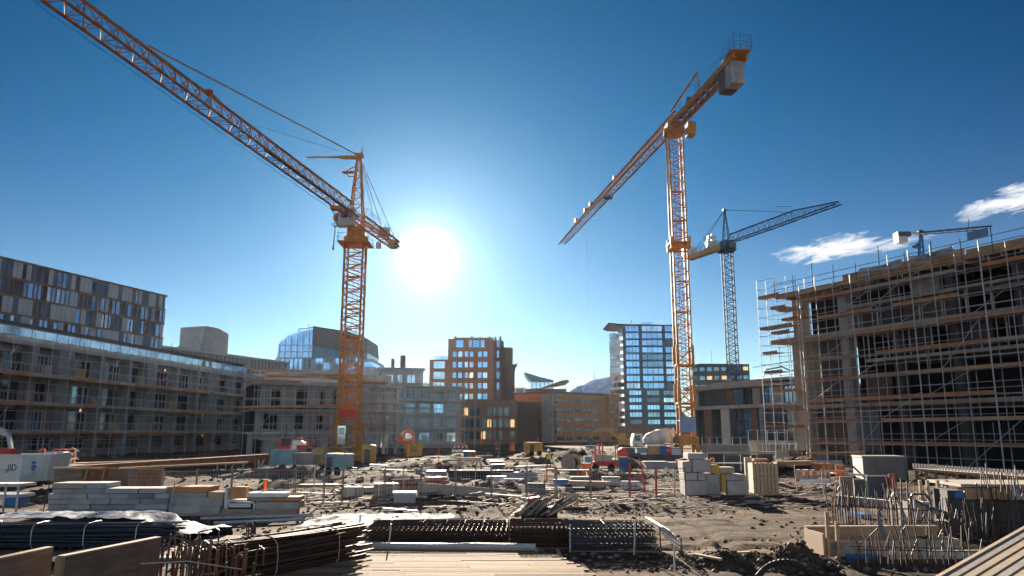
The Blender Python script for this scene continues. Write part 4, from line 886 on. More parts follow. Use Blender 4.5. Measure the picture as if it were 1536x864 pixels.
def crane_blue():
    base = V((200 * .2877, 200, 0)); t = thing('tower_crane', 'dark blue tower crane with pointed top and yellow counter jib beside the orange mast', 'tower crane', base)
    inv = Matrix.Translation(-base); B = lambda: MB(inv); bx, by = base.x, base.y
    zt = zat(376, 200); zp = zat(316, 200)
    m = B(); lattice_box(m, (bx, by, 0), (bx, by, zt), 2.4, 2.4, 26, .13, .07); m.build('mast', 'crane_blue', t)
    m = B(); m.tube((bx, by, zt), (bx, by, zt + 1.2), 1.6, 16); m.bx(bx - 1.5, bx + 1.5, by - 1.5, by + 1.5, zt + 1.2, zt + 2.6); m.bx(bx - 2.1, bx + 2.1, by - 2.1, by + 2.1, zt - .3, zt - .1); m.build('slewing_ring', 'crane_blue', t)
    m = B(); r0 = V((bx, by, zt + 1.8))
    for s in (-1, 1):
        for q in (-1, 1): m.tube((bx + s * .9, by + q * .9, zt + 2), (bx + s * .1, by + q * .1, zp), .12, 5)
    for k in range(5):
        f0 = .9 - k * .16; z = zt + 2 + (zp - zt - 2) * k / 5
        m.tube((bx - f0, by - f0, z), (bx + f0, by - f0, z), .07, 4); m.tube((bx - f0, by - f0, z), (bx + f0 - .16, by - f0 + .16, z + (zp - zt - 2) / 5), .07, 4)
    m.bx(bx - .5, bx + .5, by - .5, by + .5, zp, zp + .4); m.build('tower_top', 'steel_dark', t)
    d = V((14.7, -36.3, 0)).normalized(); c = -d; a = d.cross(V((0, 0, 1))).normalized()
    m = B(); lattice_tri(m, r0 + d * 1.2, r0 + d * 26, 1.7, 2.3, 12, .13, .065); lattice_tri(m, r0 + d * 26, r0 + d * 39.5, 1.7, 2.3, 8, .11, .055, h2=.6); m.build('jib', 'crane_blue', t)
    m = B(); m.tube((bx, by, zp + .2), r0 + d * 24 + V((0, 0, 2.3)), .07, 5); m.build('pendant_line', 'steel_dark', t)
    m = B()
    for s in (-1, 1): m.tube((bx, by, zp + .2), r0 + c * 15 + a * s * .8, .07, 5)
    m.build('back_stay', 'steel_dark', t)
    m = B(); m.beam(r0 + c * 1 + V((0, 0, -.3)), r0 + c * 17 + V((0, 0, -.3)), 2.0, 1.3); m.build('counter_jib', 'machine_yellow', t)
    m = B(); q = r0 + c * 16; m.bx(q.x - 2.3, q.x + 1.2, q.y - 1.5, q.y + 1.5, q.z + .36, q.z + 2.6); m.build('counterweight', 'machine_grey', t)
    m = B(); q = r0 + c * 6; m.bx(q.x - 1.6, q.x + 1.2, q.y - 1, q.y + 1, q.z + .36, q.z + 2.2); m.tube((q.x, q.y, q.z + 2.2), (q.x, q.y, q.z + 4.2), .3, 6); m.bx(q.x - 1.3, q.x + 1.0, q.y - .8, q.y + .8, q.z + 2.8, q.z + 3.6); m.build('winch', 'machine_grey', t)
    m = B()
    for h in (.8, 1.5): m.tube(r0 + c * 2 + a + V((0, 0, h)), r0 + c * 16 + a + V((0, 0, h)), .05, 4)
    for k in range(8): m.tube(r0 + c * (2 + 2 * k) + a + V((0, 0, .36)), r0 + c * (2 + 2 * k) + a + V((0, 0, 1.6)), .05, 4)
    m.build('railing', 'steel_dark', t)
    m = B(); q = r0 + d * 1.5; m.bx(q.x - .8, q.x + 1.0, q.y - 2, q.y, q.z - 1.9, q.z - .2); m.build('cab', 'crane_blue', t)
    m = B(); q = r0 + d * 22 + V((0, 0, 2.3)); m.path([q, q + V((0, 0, 2)), q + V((-2, 0, 2.2)), q + V((2.4, 0, 2.0))], .05, 4); m.build('wind_gauge', 'steel_dark', t)
crane_blue()

# ---------------------------------------------------------------- right building under scaffold
def scaffold_building():
    C = V((xg(1238, 82), 82, 0)); ang = math.atan2(-.8996, .4367)
    b = thing('scaffolded_building', 'large unfinished concrete building with brown roof formwork behind scaffolding, on the right edge', 'building', C, ang)
    LV = [0, 6.1, 10.3, 13.4, 18.2]; W = 38
    s = MB(); s.bx(-5.0, W, -.2, 18, 5.75, 6.15); s.build('floor_slab', 'concrete_beige', b)
    s = MB(); s.bx(6, W, -.1, 18, 10.1, 10.4); s.build('floor_slab', 'concrete', b)
    s = MB(); s.prism([(-5.6, -1.0), (W, -.2), (W, 18), (-2, 18)], 13.0, 13.5); s.build('floor_slab', 'concrete_beige', b)
    s = MB(); s.bx(3.5, W, -.1, 18, 15.8, 16.05); s.build('floor_slab', 'concrete', b)
    s = MB(); s.prism([(-4.2, -1.3), (W, -1.0), (W, 18), (-1, 18)], 18.05, 18.5); s.build('roof', 'formwork', b)
    s = MB(); s.bx(5, 18, -1.12, -1.03, 17.9, 19.1); s.bx(18.2, W, -1.12, -1.03, 18.1, 18.9); s.bx(-4, 4.9, -1.4, -1.32, 17.9, 18.45); s.build('roof_edge_board', 'formwork', b)
    s = MB()
    for i in range(24): s.bx(-3 + i * 1.6, -2.8 + i * 1.6, -.95, 14, 17.75, 18.05)
    s.build('roof_joist', 'timber', b)
    for x, mt, w in [(-2.4, 'concrete_beige', .75), (3.6, 'concrete', .55), (9.5, 'concrete_dark', .4), (15.5, 'concrete_dark', .4), (21.5, 'concrete_dark', .4), (27.5, 'concrete_dark', .4), (33.5, 'concrete_dark', .4)]:  # sunlight put into the beige corner tone, shade into the dark ones
        for k in range(4):
            if LV[k + 1] == 13.4 and x < 6: z0 = 6.15
            else: z0 = LV[k] + (.15 if k else -.2)
            if x < 6 and k == 1: continue
            z1 = LV[k + 1] - .42 if k != 2 or x < 6 else 13.0
            m = MB(); m.bx(x - w, x + w, .1, 1.1, z0, z1); m.build('column', mt, b)
    w = MB(); w.bx(4.2, W, 7, 7.3, 0, 5.75); w.bx(4.2, W, 7, 7.3, 6.15, 13.0); w.bx(-2, W, 5, 5.3, 13.5, 18.0); w.bx(4.2, 4.5, 1.2, 7, 6.15, 13.0); w.bx(-1, 3, 10, 10.3, 0, 5.75); w.build('back_wall', 'core_dark', b)  # interior shade put into the near-black wall colour
    # brownish screens and blockwork in the openings, most darkened to deepen interior shade
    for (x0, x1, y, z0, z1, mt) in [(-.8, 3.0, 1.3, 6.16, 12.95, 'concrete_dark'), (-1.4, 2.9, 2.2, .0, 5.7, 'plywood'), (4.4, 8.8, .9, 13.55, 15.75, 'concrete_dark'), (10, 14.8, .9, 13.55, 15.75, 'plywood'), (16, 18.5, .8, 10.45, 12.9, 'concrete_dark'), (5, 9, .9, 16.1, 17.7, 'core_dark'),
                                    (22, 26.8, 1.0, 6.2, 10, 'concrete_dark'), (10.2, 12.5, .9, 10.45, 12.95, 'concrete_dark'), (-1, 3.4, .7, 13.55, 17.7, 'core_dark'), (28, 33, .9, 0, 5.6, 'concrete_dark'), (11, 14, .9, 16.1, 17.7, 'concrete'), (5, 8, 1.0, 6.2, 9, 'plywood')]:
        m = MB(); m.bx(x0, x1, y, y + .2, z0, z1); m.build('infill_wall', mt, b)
    for i in range(8):
        m = MB(); x = 5 + i * 2.3; m.bx(x, x + .12, .55, .67, 13.5, 15.8); m.bx(x + 1, x + 1.1, .55, .65, 10.4, 13.0); m.build('prop', 'frame_light', b)
    m = MB(); m.bx(-4.6, -3.5, 1, 9, 0, 5.75); m.bx(-4.4, -3.6, 1, 9, 6.15, 12.95); m.build('end_wall', 'concrete_light', b)
    # ---- scaffold
    s = thing('facade_scaffold', 'tall steel scaffold with orange brown boards covering the concrete building on the right', 'scaffold', C, ang)
    xs = [.2 + i * 2.2 for i in range(17)]; lift = 2.12
    for i, x in enumerate(xs):
        for y in (-2.2, -1.0):
            top = 17.9 + (R.choice([.8, 1.3, 1.9]) if y < -2 else .3)
            m = MB(); m.tube((x, y - .0, 0), (x, y, top), .06 if (i % 3 == 0 and y < -2) else .04, 6); m.build('standard', 'galvanised', s)
    for k in range(1, 9):
        z = k * lift
        for y in (-2.2, -1.0):
            m = MB(); m.tube((xs[0] - .4, y + .06, z), (xs[-1] + .4, y + .06, z), .036, 5); m.build('ledger', 'galvanised', s)
        if k % 2:
            m = MB(); m.tube((xs[0] - .4, -2.14, z - lift / 2), (xs[-1] + .4, -2.14, z - lift / 2), .028, 5); m.build('ledger', 'galvanised', s)
        for h in (.5, 1.0):
            for i in range(0, 16, 4):
                if R.random() < .75:
                    m = MB(); m.tube((xs[i] - .1, -2.27, z + h), (xs[i + 4] + .1, -2.27, z + h), .026, 5); m.build('guard_rail', 'galvanised', s)
        for x in xs[::2]: tr = MB(); tr.tube((x + .07, -2.4, z - .04), (x + .07, -.7, z - .04), .026, 5); tr.build('transom', 'galvanised', s)
    plats = [(1, 0, 6), (1, 8, 12), (2, 4, 16), (3, 0, 5), (3, 7, 9), (3, 10, 16), (4, 3, 10), (4, 11, 14), (5, 9, 15), (6, 3, 6), (6, 7, 9), (6, 11, 14), (7, 1, 4), (7, 5, 8), (7, 9, 16), (8, 3, 8), (8, 9, 11), (5, 4, 7), (2, 0, 3), (1, 13, 16), (4, 0, 3), (6, 0, 2), (5, 0, 3), (7, 9, 12), (3, 5, 7), (4, 10, 11), (6, 9, 11), (8, 0, 3), (8, 11, 14), (1, 6, 8), (5, 7, 9)]
    for k, i0, i1 in plats:
        p = MB(); z = k * lift + .05
        for j in range(4): p.bx(xs[i0], xs[i1], -2.12 + j * .27, -2.12 + j * .27 + .25, z, z + .05)
        p.bx(xs[i0], xs[i1], -2.165, -2.135, z, z + .24); p.build('platform', R.choice(['scaffold_board', 'scaffold_board', 'formwork', 'timber_grey']), s)
    for (x0, z0, x1, z1) in [(7, 8.7, 11.3, 10.9), (9.2, 4.5, 13.5, 6.8), (13, 2, 18, 4.6), (8.9, 15, 13.2, 17.4), (15.6, 8.6, 19.8, 13), (17, .3, 22, 4.3), (22, 4.3, 27, 8.6), (1, 6.4, 5, 8.5), (2.4, 10.6, 6.8, 12.8), (11.2, 12.8, 15.6, 14.9), (14, 6.4, 18.4, 8.5), (5, 15, 9.4, 17), (18, 12.6, 22, 14.8), (4.6, .2, 8.9, 4.2), (13.4, 17.2, 17.8, 19.3)]:
        m = MB(); m.tube((x0, -2.3, z0), (x1, -2.3, z1), .03, 5); m.build('brace', 'galvanised', s)
    for i in range(14):
        x = R.choice(xs) + R.uniform(.4, 1.5); k = R.randint(0, 7); m = MB(); m.tube((x, -1.3, k * lift + .1), (x, -1.3, k * lift + R.uniform(1.6, 4)), .028, 5); m.build('prop', 'frame_light', s)
    # left return tower of the scaffold
    xx = [-6.6, -5.2, -3.8, -2.2, -.8]
    for x in xx:
        for y in (-1.6, 1.2):
            m = MB(); m.tube((x, y, 0), (x, y, 20.6 if x < -6 else 20.3), .036, 6); m.build('return_standard', 'galvanised', s)
    for k in range(1, 20):
        z = k * 1.075
        for y in (-1.6, 1.2):
            if R.random() < .92:
                x1 = xx[-1] if R.random() < .6 else xx[2]; m = MB(); m.tube((xx[0] - .2, y + .06, z), (x1, y + .06, z), .024, 5); m.build('return_ledger', 'galvanised', s)
        m = MB(); m.tube((xx[0] + .06, -1.8, z + .05), (xx[0] + .06, 1.4, z + .05), .024, 5); m.build('return_transom', 'galvanised', s)
    for (k, x0, x1) in [(17, -6.7, -3.4), (15.6, -4.8, -2.6), (15.2, -3.6, -.8), (13.6, -6.6, -1.8), (13, -4.9, -2.2), (14.2, -3.2, .2), (11, -6.4, -4.2), (9, -6.4, -3.6), (5.4, -6.8, -2), (7, -4.6, -1.6), (3.4, -6.8, -1), (12, -5, -3)]:
        p = MB(); z = k * 1.075; p.bx(x0, x1, -1.5, -.4, z + .12, z + .2); p.bx(x0, x1, -1.54, -1.503, z + .1, z + .4); p.build('platform', R.choice(['scaffold_board', 'formwork']), s)
    # roof edge protection
    for i in range(16):
        x = -4 + i * 2.75; m = MB(); m.tube((x, -1.5, 18.0), (x, -1.5, 19.9 + (1.2 if i in (2, 5) else .4 * (i % 2))), .038, 5); m.build('roof_post', 'steel_dark', s)
    for h in (18.95, 19.55):
        m = MB(); m.tube((-4.4, -1.56, h), (W, -1.56, h), .03, 5); m.build('roof_rail', 'steel_dark', s)
    # sheeting
    def hang(name, label, x0, x1, z0, z1, y, mt, cat='netting'):
        m = MB(); ph = R.uniform(0, 6)
        def fn(u, v): return (x0 + (x1 - x0) * u, y + .22 * math.sin(u * 11 + ph + v * 2) * (1 - v * .5) + .16 * math.sin(v * 8 + u * 5), z0 + (z1 - z0) * v - .25 * math.sin(u * math.pi) * v)
        m.sheet(10, 8, fn, th=.0); 
        k = len(m.v) // 2
        m.v = m.v[:k] + [(p[0], p[1] + .02, p[2]) for p in m.v[k:]]
        m.M = None; o = m.build(name, mt, None, True); o.location = C; o.rotation_euler = (0, 0, ang); tag(o, label, cat)
    hang('debris_netting', 'pale grey netting along the roof edge above the brown formwork', 7.5, 12.5, 18.5, 19.3, -1.75, 'net_grey')
    hang('debris_netting', 'long grey translucent sheet on the roof edge under the small blue crane', 12.8, 17.5, 18.6, 19.4, -1.75, 'net_grey')
    # small blue roof crane
    r = thing('roof_crane', 'small blue lifting crane on the roof edge with dark counterweight box and thin boom', 'small crane', pt(1391, 402, 74)); base = r.location.copy(); inv = Matrix.Translation(-base); sc = 74 / FPX
    P = lambda u, v, dy=0: pt(u, v, 74 + dy)
    m = MB(inv); m.tube(P(1377, 404), P(1381, 352), .14, 5); m.tube(P(1388, 406), P(1383, 352), .10, 5); m.tube(P(1374, 372), P(1380, 362), .12, 5)
    for k in range(5): m.tube(P(1377 + k * .6, 404 - k * 10), P(1388 - k * .8, 396 - k * 10), .05, 4); m.tube(P(1388 - k * .9, 404 - k * 10), P(1377.5 + k * .6, 396 - k * 10), .05, 4)
    m.rock(P(1375, 370), .45); m.build('mast', 'paint_blue', r)
    m = MB(inv); m.tube(P(1380, 349), P(1488, 339, -6), .09, 6); m.tube(P(1384, 352), P(1468, 345, -5), .04, 4)
    for k in range(7): m.tube(P(1386 + k * 12, 349 - k * 1.1, -k * .7), P(1392 + k * 12, 351 - k, -k * .7), .035, 4)
    m.rock(P(1381, 348), .35); m.build('boom', 'steel_dark', r)
    m = MB(inv); q = P(1356, 352); m.bx(q.x - .85, q.x + .45, q.y - .5, q.y + .5, q.z - .25, q.z + .2); m.bx(q.x - .82, q.x + .1, q.y - .45, q.y + .45, q.z - .85, q.z - .26, 1); m.build('counterweight', ['frame_dark', 'machine_grey'], r)
    m = MB(inv); m.tube(P(1364, 350), P(1381, 350), .12, 6); m.build('counter_arm', 'machine_grey', r)
    m = MB(inv); m.tube(P(1452, 343, -4), P(1451, 356, -4), .03, 4); m.tube(P(1453, 328, -4), P(1452.5, 343, -4), .03, 4); m.build('hoist_rope', 'steel_dark', r)
    p1, p2 = P(1451, 355, -4), P(1482, 347, -6); m = MB(); m.beam(p1, p2, .06, .75); tag(m.build('roof_banner', 'sign_blue'), 'blue banner fixed to the roof railing below the thin crane boom', 'banner')
scaffold_building()
# ---------------------------------------------------------------- site objects
def put(u, v, dz=0.):
    p = gp(u, v); p.z = H(p.x, p.y) + dz; return p
def simple(mb, name, mats, label, cat, loc, rz=0., group=None, smooth=False):
    o = mb.build(name, mats, None, smooth); o.location = loc; o.rotation_euler = (0, 0, rz); return tag(o, label, cat, group)
def bevbox(mb, x0, x1, y0, y1, z0, z1, c=.03, mi=0):
    """box with chamfered vertical and top edges"""
    lo = [(x0 + c, y0), (x1 - c, y0), (x1, y0 + c), (x1, y1 - c), (x1 - c, y1), (x0 + c, y1), (x0, y1 - c), (x0, y0 + c)]
    ti = [(x0 + 2 * c, y0 + c), (x1 - 2 * c, y0 + c), (x1 - c, y0 + 2 * c), (x1 - c, y1 - 2 * c), (x1 - 2 * c, y1 - c), (x0 + 2 * c, y1 - c), (x0 + c, y1 - 2 * c), (x0 + c, y0 + 2 * c)]
    vs = [(x, y, z0) for x, y in lo] + [(x, y, z1 - c) for x, y in lo] + [(x, y, z1) for x, y in ti]
    fs = [tuple(range(7, -1, -1)), tuple(range(16, 24))]
    for k in (0, 8): fs += [(k + i, k + (i + 1) % 8, k + 8 + (i + 1) % 8, k + 8 + i) for i in range(8)]
    mb.add(vs, fs, mi)
# --- skip at the left edge
def white_skip():
    p = put(27, 727); t = thing('skip', 'pale grey steel skip with black lettering and small blue emblem at the left edge', 'skip', p, rad(-14))
    h = 1.75
    m = MB()
    def taper(x0, x1, y0, y1, z0, z1, dx, dy, mi=0):
        m.add([(x0 + dx, y0 + dy, z0), (x1 - dx, y0 + dy, z0), (x1 - dx, y1 - dy, z0), (x0 + dx, y1 - dy, z0), (x0, y0, z1), (x1, y0, z1), (x1, y1, z1), (x0, y1, z1)], MB.BF, mi)
    taper(-2.6, .15, 0, 2.6, .1, h, .14, .05)
    body = m.build('body', 'paint_white', t)
    m = MB(); m.bx(-2.7, .22, -.07, .03, h, h + .1); m.bx(.12, .22, .03, 2.6, h, h + .1); m.bx(-2.7, .12, 2.55, 2.67, h, h + .1); m.build('rim', 'frame_light', t)
    # end face swung towards the right
    m = MB(); m.add([(.03, .04, .1), (1.15, 1.0, .22), (1.15, 2.5, .22), (.03, 2.5, .1), (.16, .0, h - .01), (1.35, .95, h + .08), (1.35, 2.6, h + .08), (.16, 2.6, h - .01)], MB.BF); m.build('side_panel', 'machine_grey', t)
    cu = bpy.data.curves.new('lettering', 'FONT'); cu.body = 'JID'; cu.size = .58; cu.extrude = .008; cu.align_x = 'CENTER'; cu.materials.append(MATS['frame_dark'])
    tmp = bpy.data.objects.new('lettering_curve', cu); COL.objects.link(tmp); me = bpy.data.meshes.new_from_object(tmp); bpy.data.objects.remove(tmp); o = link('lettering', me, t); o.location = (-.62, .0, .85); o.rotation_euler = (rad(90 - 2.5), 0, 0)
    m = MB(); m.bx(-1.22, -1.02, -.02, .03, .86, .91); m.build('underline', 'frame_dark', t)
    F = Matrix.Translation((.17, .09, 0)) @ Matrix.Rotation(math.atan2(.95, 1.19), 4, 'Z')
    m = MB(F); m.tube((.55, .0, 1.36), (.55, -.04, 1.36), .13, 10); m.bx(.43, .69, -.035, .0, .98, 1.2); m.bx(.47, .63, -.03, .0, .84, .97); m.build('emblem', 'paint_blue', t)
    m = MB(F); m.tube((.58, .0, .72), (.58, -.03, .72), .09, 8); m.build('emblem_dot', 'cardboard', t)
    m = MB(); m.bx(-2.4, .9, .3, .5, -.15, .1); m.bx(-2.4, .9, 1.9, 2.1, -.15, .1); m.build('skid', 'machine_yellow', t)
white_skip()

def excavator(loc, rz, label, mb_, mt, boom_pts, sc=1., red=False):
    t = thing('excavator', label, 'excavator', loc, rz)
    for s in (-1, 1):
        m = MB(); poly = [(-1.7, .3), (-1.4, 0), (1.4, 0), (1.7, .3), (1.7, .55), (1.4, .8), (-1.4, .8), (-1.7, .55)]
        m.profy([(x * sc, z * sc) for x, z in poly], (s * 1.1 - .28) * sc, (s * 1.1 + .28) * sc); m.build('track', 'rubber', t)
    m = MB(); bevbox(m, -2.0 * sc, 1.0 * sc, -1.25 * sc, 1.25 * sc, .95 * sc, 1.9 * sc, .12 * sc); m.tube((0, 0, .6 * sc), (0, 0, .95 * sc), .6 * sc, 14); m.build('body', mt, t)
    m = MB(); m.profy([(-.5 * sc, 1.9 * sc), (1.0 * sc, 1.9 * sc), (.85 * sc, 2.95 * sc), (-.4 * sc, 3.0 * sc)], -1.2 * sc, -.2 * sc); cab = m.build('cab', mt, t)
    m = MB(); m.bx(-.3 * sc, .75 * sc, -1.23 * sc, -1.202 * sc, 2.1 * sc, 2.85 * sc); m.build('cab_window', 'glass_dark', cab)
    a, b, c, d = [V(p) * sc for p in boom_pts]
    m = MB(); m.beam(a, b, .42 * sc, .55 * sc, up=(0, 1, 0)); m.beam(b, c, .38 * sc, .48 * sc, up=(0, 1, 0)); m.build('boom', mb_, t)
    m = MB(); m.beam(c, d, .3 * sc, .4 * sc, up=(0, 1, 0)); m.build('arm', mb_, t)
    m = MB(); m.tube(a + V((.3, -.3, .5)) * sc, b + V((.1, -.3, -.2)) * sc, .07 * sc, 6); m.tube(b + V((.2, 0, .4)) * sc, c + V((-.2, 0, .45)) * sc, .06 * sc, 6); m.build('hydraulic_ram', 'galvanised', t)
    m = MB(); m.profy([(d.x - .5 * sc, d.z + .2 * sc), (d.x + .4 * sc, d.z + .1 * sc), (d.x + .45 * sc, d.z - .6 * sc), (d.x - .1 * sc, d.z - 1.0 * sc), (d.x - .6 * sc, d.z - .7 * sc)], -.55 * sc, .55 * sc); m.build('bucket', 'paint_red' if red else 'steel_dark', t)
    return t
p = gp(-70, 700); excavator((p.x, p.y, 0), rad(4), 'grey boomed excavator with red bucket reaching in behind the pale skip', 'machine_grey', 'machine_grey', [(.5, .3, 1.6), (2.2, .3, 3.9), (4.6, .3, 3.0), (5.0, .3, 1.6)], 1.0, True)
p = gp(925, 676); excavator((p.x + 3, p.y + 12, 0), rad(172), 'orange excavator with dark bucket working left of the orange crane mast', 'machine_yellow', 'machine_yellow', [(.5, .3, 1.6), (2.6, .3, 3.6), (5.6, .3, 3.2), (6.3, .3, 1.9)], 1.05)
def mixer():
    p = gp(1003, 682); t = thing('mixer_truck', 'white drum concrete mixer truck parked left of the orange crane mast', 'truck', (p.x - 1, p.y + 6, 0), rad(180))
    m = MB(); m.bx(-3.4, 3.4, -1.1, 1.1, .8, 1.15); m.build('chassis', 'steel_dark', t)
    m = MB(); m.profy([(2.0, 1.15), (3.6, 1.15), (3.6, 2.1), (3.3, 3.1), (2.0, 3.1)], -1.15, 1.15); c = m.build('cab', 'paint_white', t)
    m = MB(); m.bx(2.35, 3.2, -1.18, -1.152, 2.0, 2.8); m.bx(2.35, 3.2, 1.152, 1.18, 2.0, 2.8); m.build('cab_window', 'glass_dark', c)
    m = MB(); q = [(-3.1, 0, 3.3, .5), (-2.3, 0, 2.95, 1.05), (-.6, 0, 2.45, 1.25), (1.0, 0, 2.1, .95), (1.7, 0, 1.95, .4)]
    for a, b in zip(q, q[1:]): m.tube(a[:3], b[:3], a[3], 18, b[3])
    m.build('drum', 'paint_white', t, True)
    m = MB(); m.beam((-3.0, 0, 3.9), (-3.9, 0, 2.6), .5, .1); m.beam((-2.6, -.9, 1.2), (-2.9, -.5, 3.0), .15, .15); m.beam((-2.6, .9, 1.2), (-2.9, .5, 3.0), .15, .15); m.build('chute', 'machine_grey', t)
    for x in (-2.4, -1.2, 2.6):
        for s in (-1, 1): m = MB(); m.tube((x, s * .75, .5), (x, s * 1.15, .5), .5, 16); m.tube((x, s * .74, .5), (x, s * 1.17, .5), .25, 12, mi=1); m.build('wheel', ['rubber', 'machine_grey'], t)
mixer()

# --- planks stacked on the left
def plank_stack():
    W = 172 * pxm(772); g = 'grey concrete planks stacked on the left'
    base = put(70, 773); lh = .205; rows = [(0, W), (0, W), (0, W), (0.0, W), (.1, W - .1), (.1, 2.25)]
    nm = ['bottom', 'second', 'third', 'fourth', 'fifth', 'top']
    for k, (x0, x1) in enumerate(rows):
        x = x0; j = 0
        while x < x1 - .35:
            ln = min(x1 - x, R.uniform(.75, 1.9)); 
            if x1 - x - ln < .4: ln = x1 - x
            m = MB(); dy = R.uniform(-.06, .06)
            bevbox(m, 0, ln - .015, 0, 1.15, 0, lh - .012, .012)
            simple(m, 'concrete_plank', R.choice(['grey_render', 'concrete_grey', 'concrete_grey', 'timber_grey', 'concrete_block']), f'grey plank in the {nm[k]} course of the left stack, {ORD[j]} from its left end', 'plank', base + V((x, dy, k * lh + .02)), rad(R.uniform(-.6, .6)), g)
            x += ln; j += 1
    m = MB(); m.path([(W + .1, -.08, -.1), (W + .25, -.06, 1.25)], .025, 5); simple(m, 'steel_stake', 'galvanised', 'thin pale stake leaning at the right end of the grey plank stack', 'stake', base)
    m = MB(); m.tube((-.12, -.1, 0), (.05, -.1, 1.3), .022, 5); simple(m, 'steel_stake', 'steel_dark', 'thin dark stake leaning at the left end of the grey plank stack', 'stake', base)
    # white and orange timber stack right of it
    b2 = put(243, 772); s = pxm(772); g = 'boards and beams in the second stack'
    def bd(u0, u1, v0, v1, mt, label, y=0., dp=1.0, name='board'):
        m = MB(); bevbox(m, 0, (u1 - u0) * s, 0, dp, 0, (v1 - v0) * s - .006, .01); simple(m, name, mt, label, 'board' if name == 'board' else 'beam', b2 + V(((u0 - 243) * s, y, (772 - v1) * s)), 0, g)
    bd(240, 326, 760, 772, 'concrete', 'long grey slab at the bottom left of the second stack'); bd(243, 329, 748, 760, 'concrete_light', 'pale grey slab on the long grey slab of the second stack')
    bd(250, 305, 741, 748, 'timber_grey', 'short weathered board on the pale slab of the second stack')
    bd(244, 306, 733, 741, 'brick_orange', 'wide orange brown sheet on top of the left half of the second stack', .1, 1.2); bd(307, 329, 740, 748, 'timber', 'brown offcut beside the orange sheet on the second stack')
    bd(330, 437, 764, 772, 'timber_pale', 'long cream beam on the ground at the right of the second stack', -.1, .6, 'beam'); 
    bd(337, 377, 756, 764, 'paint_white', 'white beam under the dark frame opening of the second stack', 0, 1, 'beam'); bd(378, 439, 754, 764, 'concrete_light', 'pale grey block right of the white beam in the second stack')
    m = MB(); x0 = (332 - 243) * s; m.bx(x0, x0 + .09, 0, 1, .24, 1.02); m.bx(x0 + .1, x0 + 1.15, 0, 1, .22, .28); m.bx(x0 + .1, x0 + 1.15, 0, 1, .5, .56); m.bx(x0 + 1.06, x0 + 1.15, 0, 1, .28, .5); m.bx(x0 + .1, x0 + .18, 0, 1, .28, .5); simple(m, 'frame_stand', 'paint_white', 'white timber frame with dark openings standing in the second stack', 'frame', b2)
    bd(338, 362, 733, 750, 'brick_orange', 'square orange brown panel standing upright on the white frame', .1, .3); bd(366, 420, 741, 747, 'paint_white', 'upper white beam overhanging right of the orange panel', -.1, .8, 'beam'); bd(364, 400, 747, 753, 'timber_pale', 'pale board under the upper white beam', 0, .9); bd(401, 439, 747, 753, 'brick_orange', 'brown board under the right end of the upper white beam', .02, .9)
    m = MB(); m.tube((0, 0, 0), (0, 0, .42), .06, 8); m.tube((0, 0, .42), (0, 0, .55), .1, 8, .07); simple(m, 'bollard', 'paint_orange', 'small orange post top behind the upper white beam', 'post', b2 + V(((378 - 243) * s, 1.1, .75)))
    # rack at the left edge
    b3 = put(0, 770); t = thing('storage_rack', 'low grey steel rack with blue boards at the left edge behind the rods', 'rack', b3)
    for k in range(3): m = MB(); m.bx(-2.5, .68, 0, 1.1, .18 + k * .42, .3 + k * .42); m.build('shelf', ['panel_dark', 'machine_grey', 'concrete'][k], t)
    for x in (-2, .1, .62):
        m = MB(); m.bx(x, x + .07, -.06, -.005, 0, 1.15); m.build('post', 'galvanised', t)
    m = MB(); m.bx(.12, .6, .02, .9, .302, .58); m.build('box', 'paint_blue', t)
plank_stack()

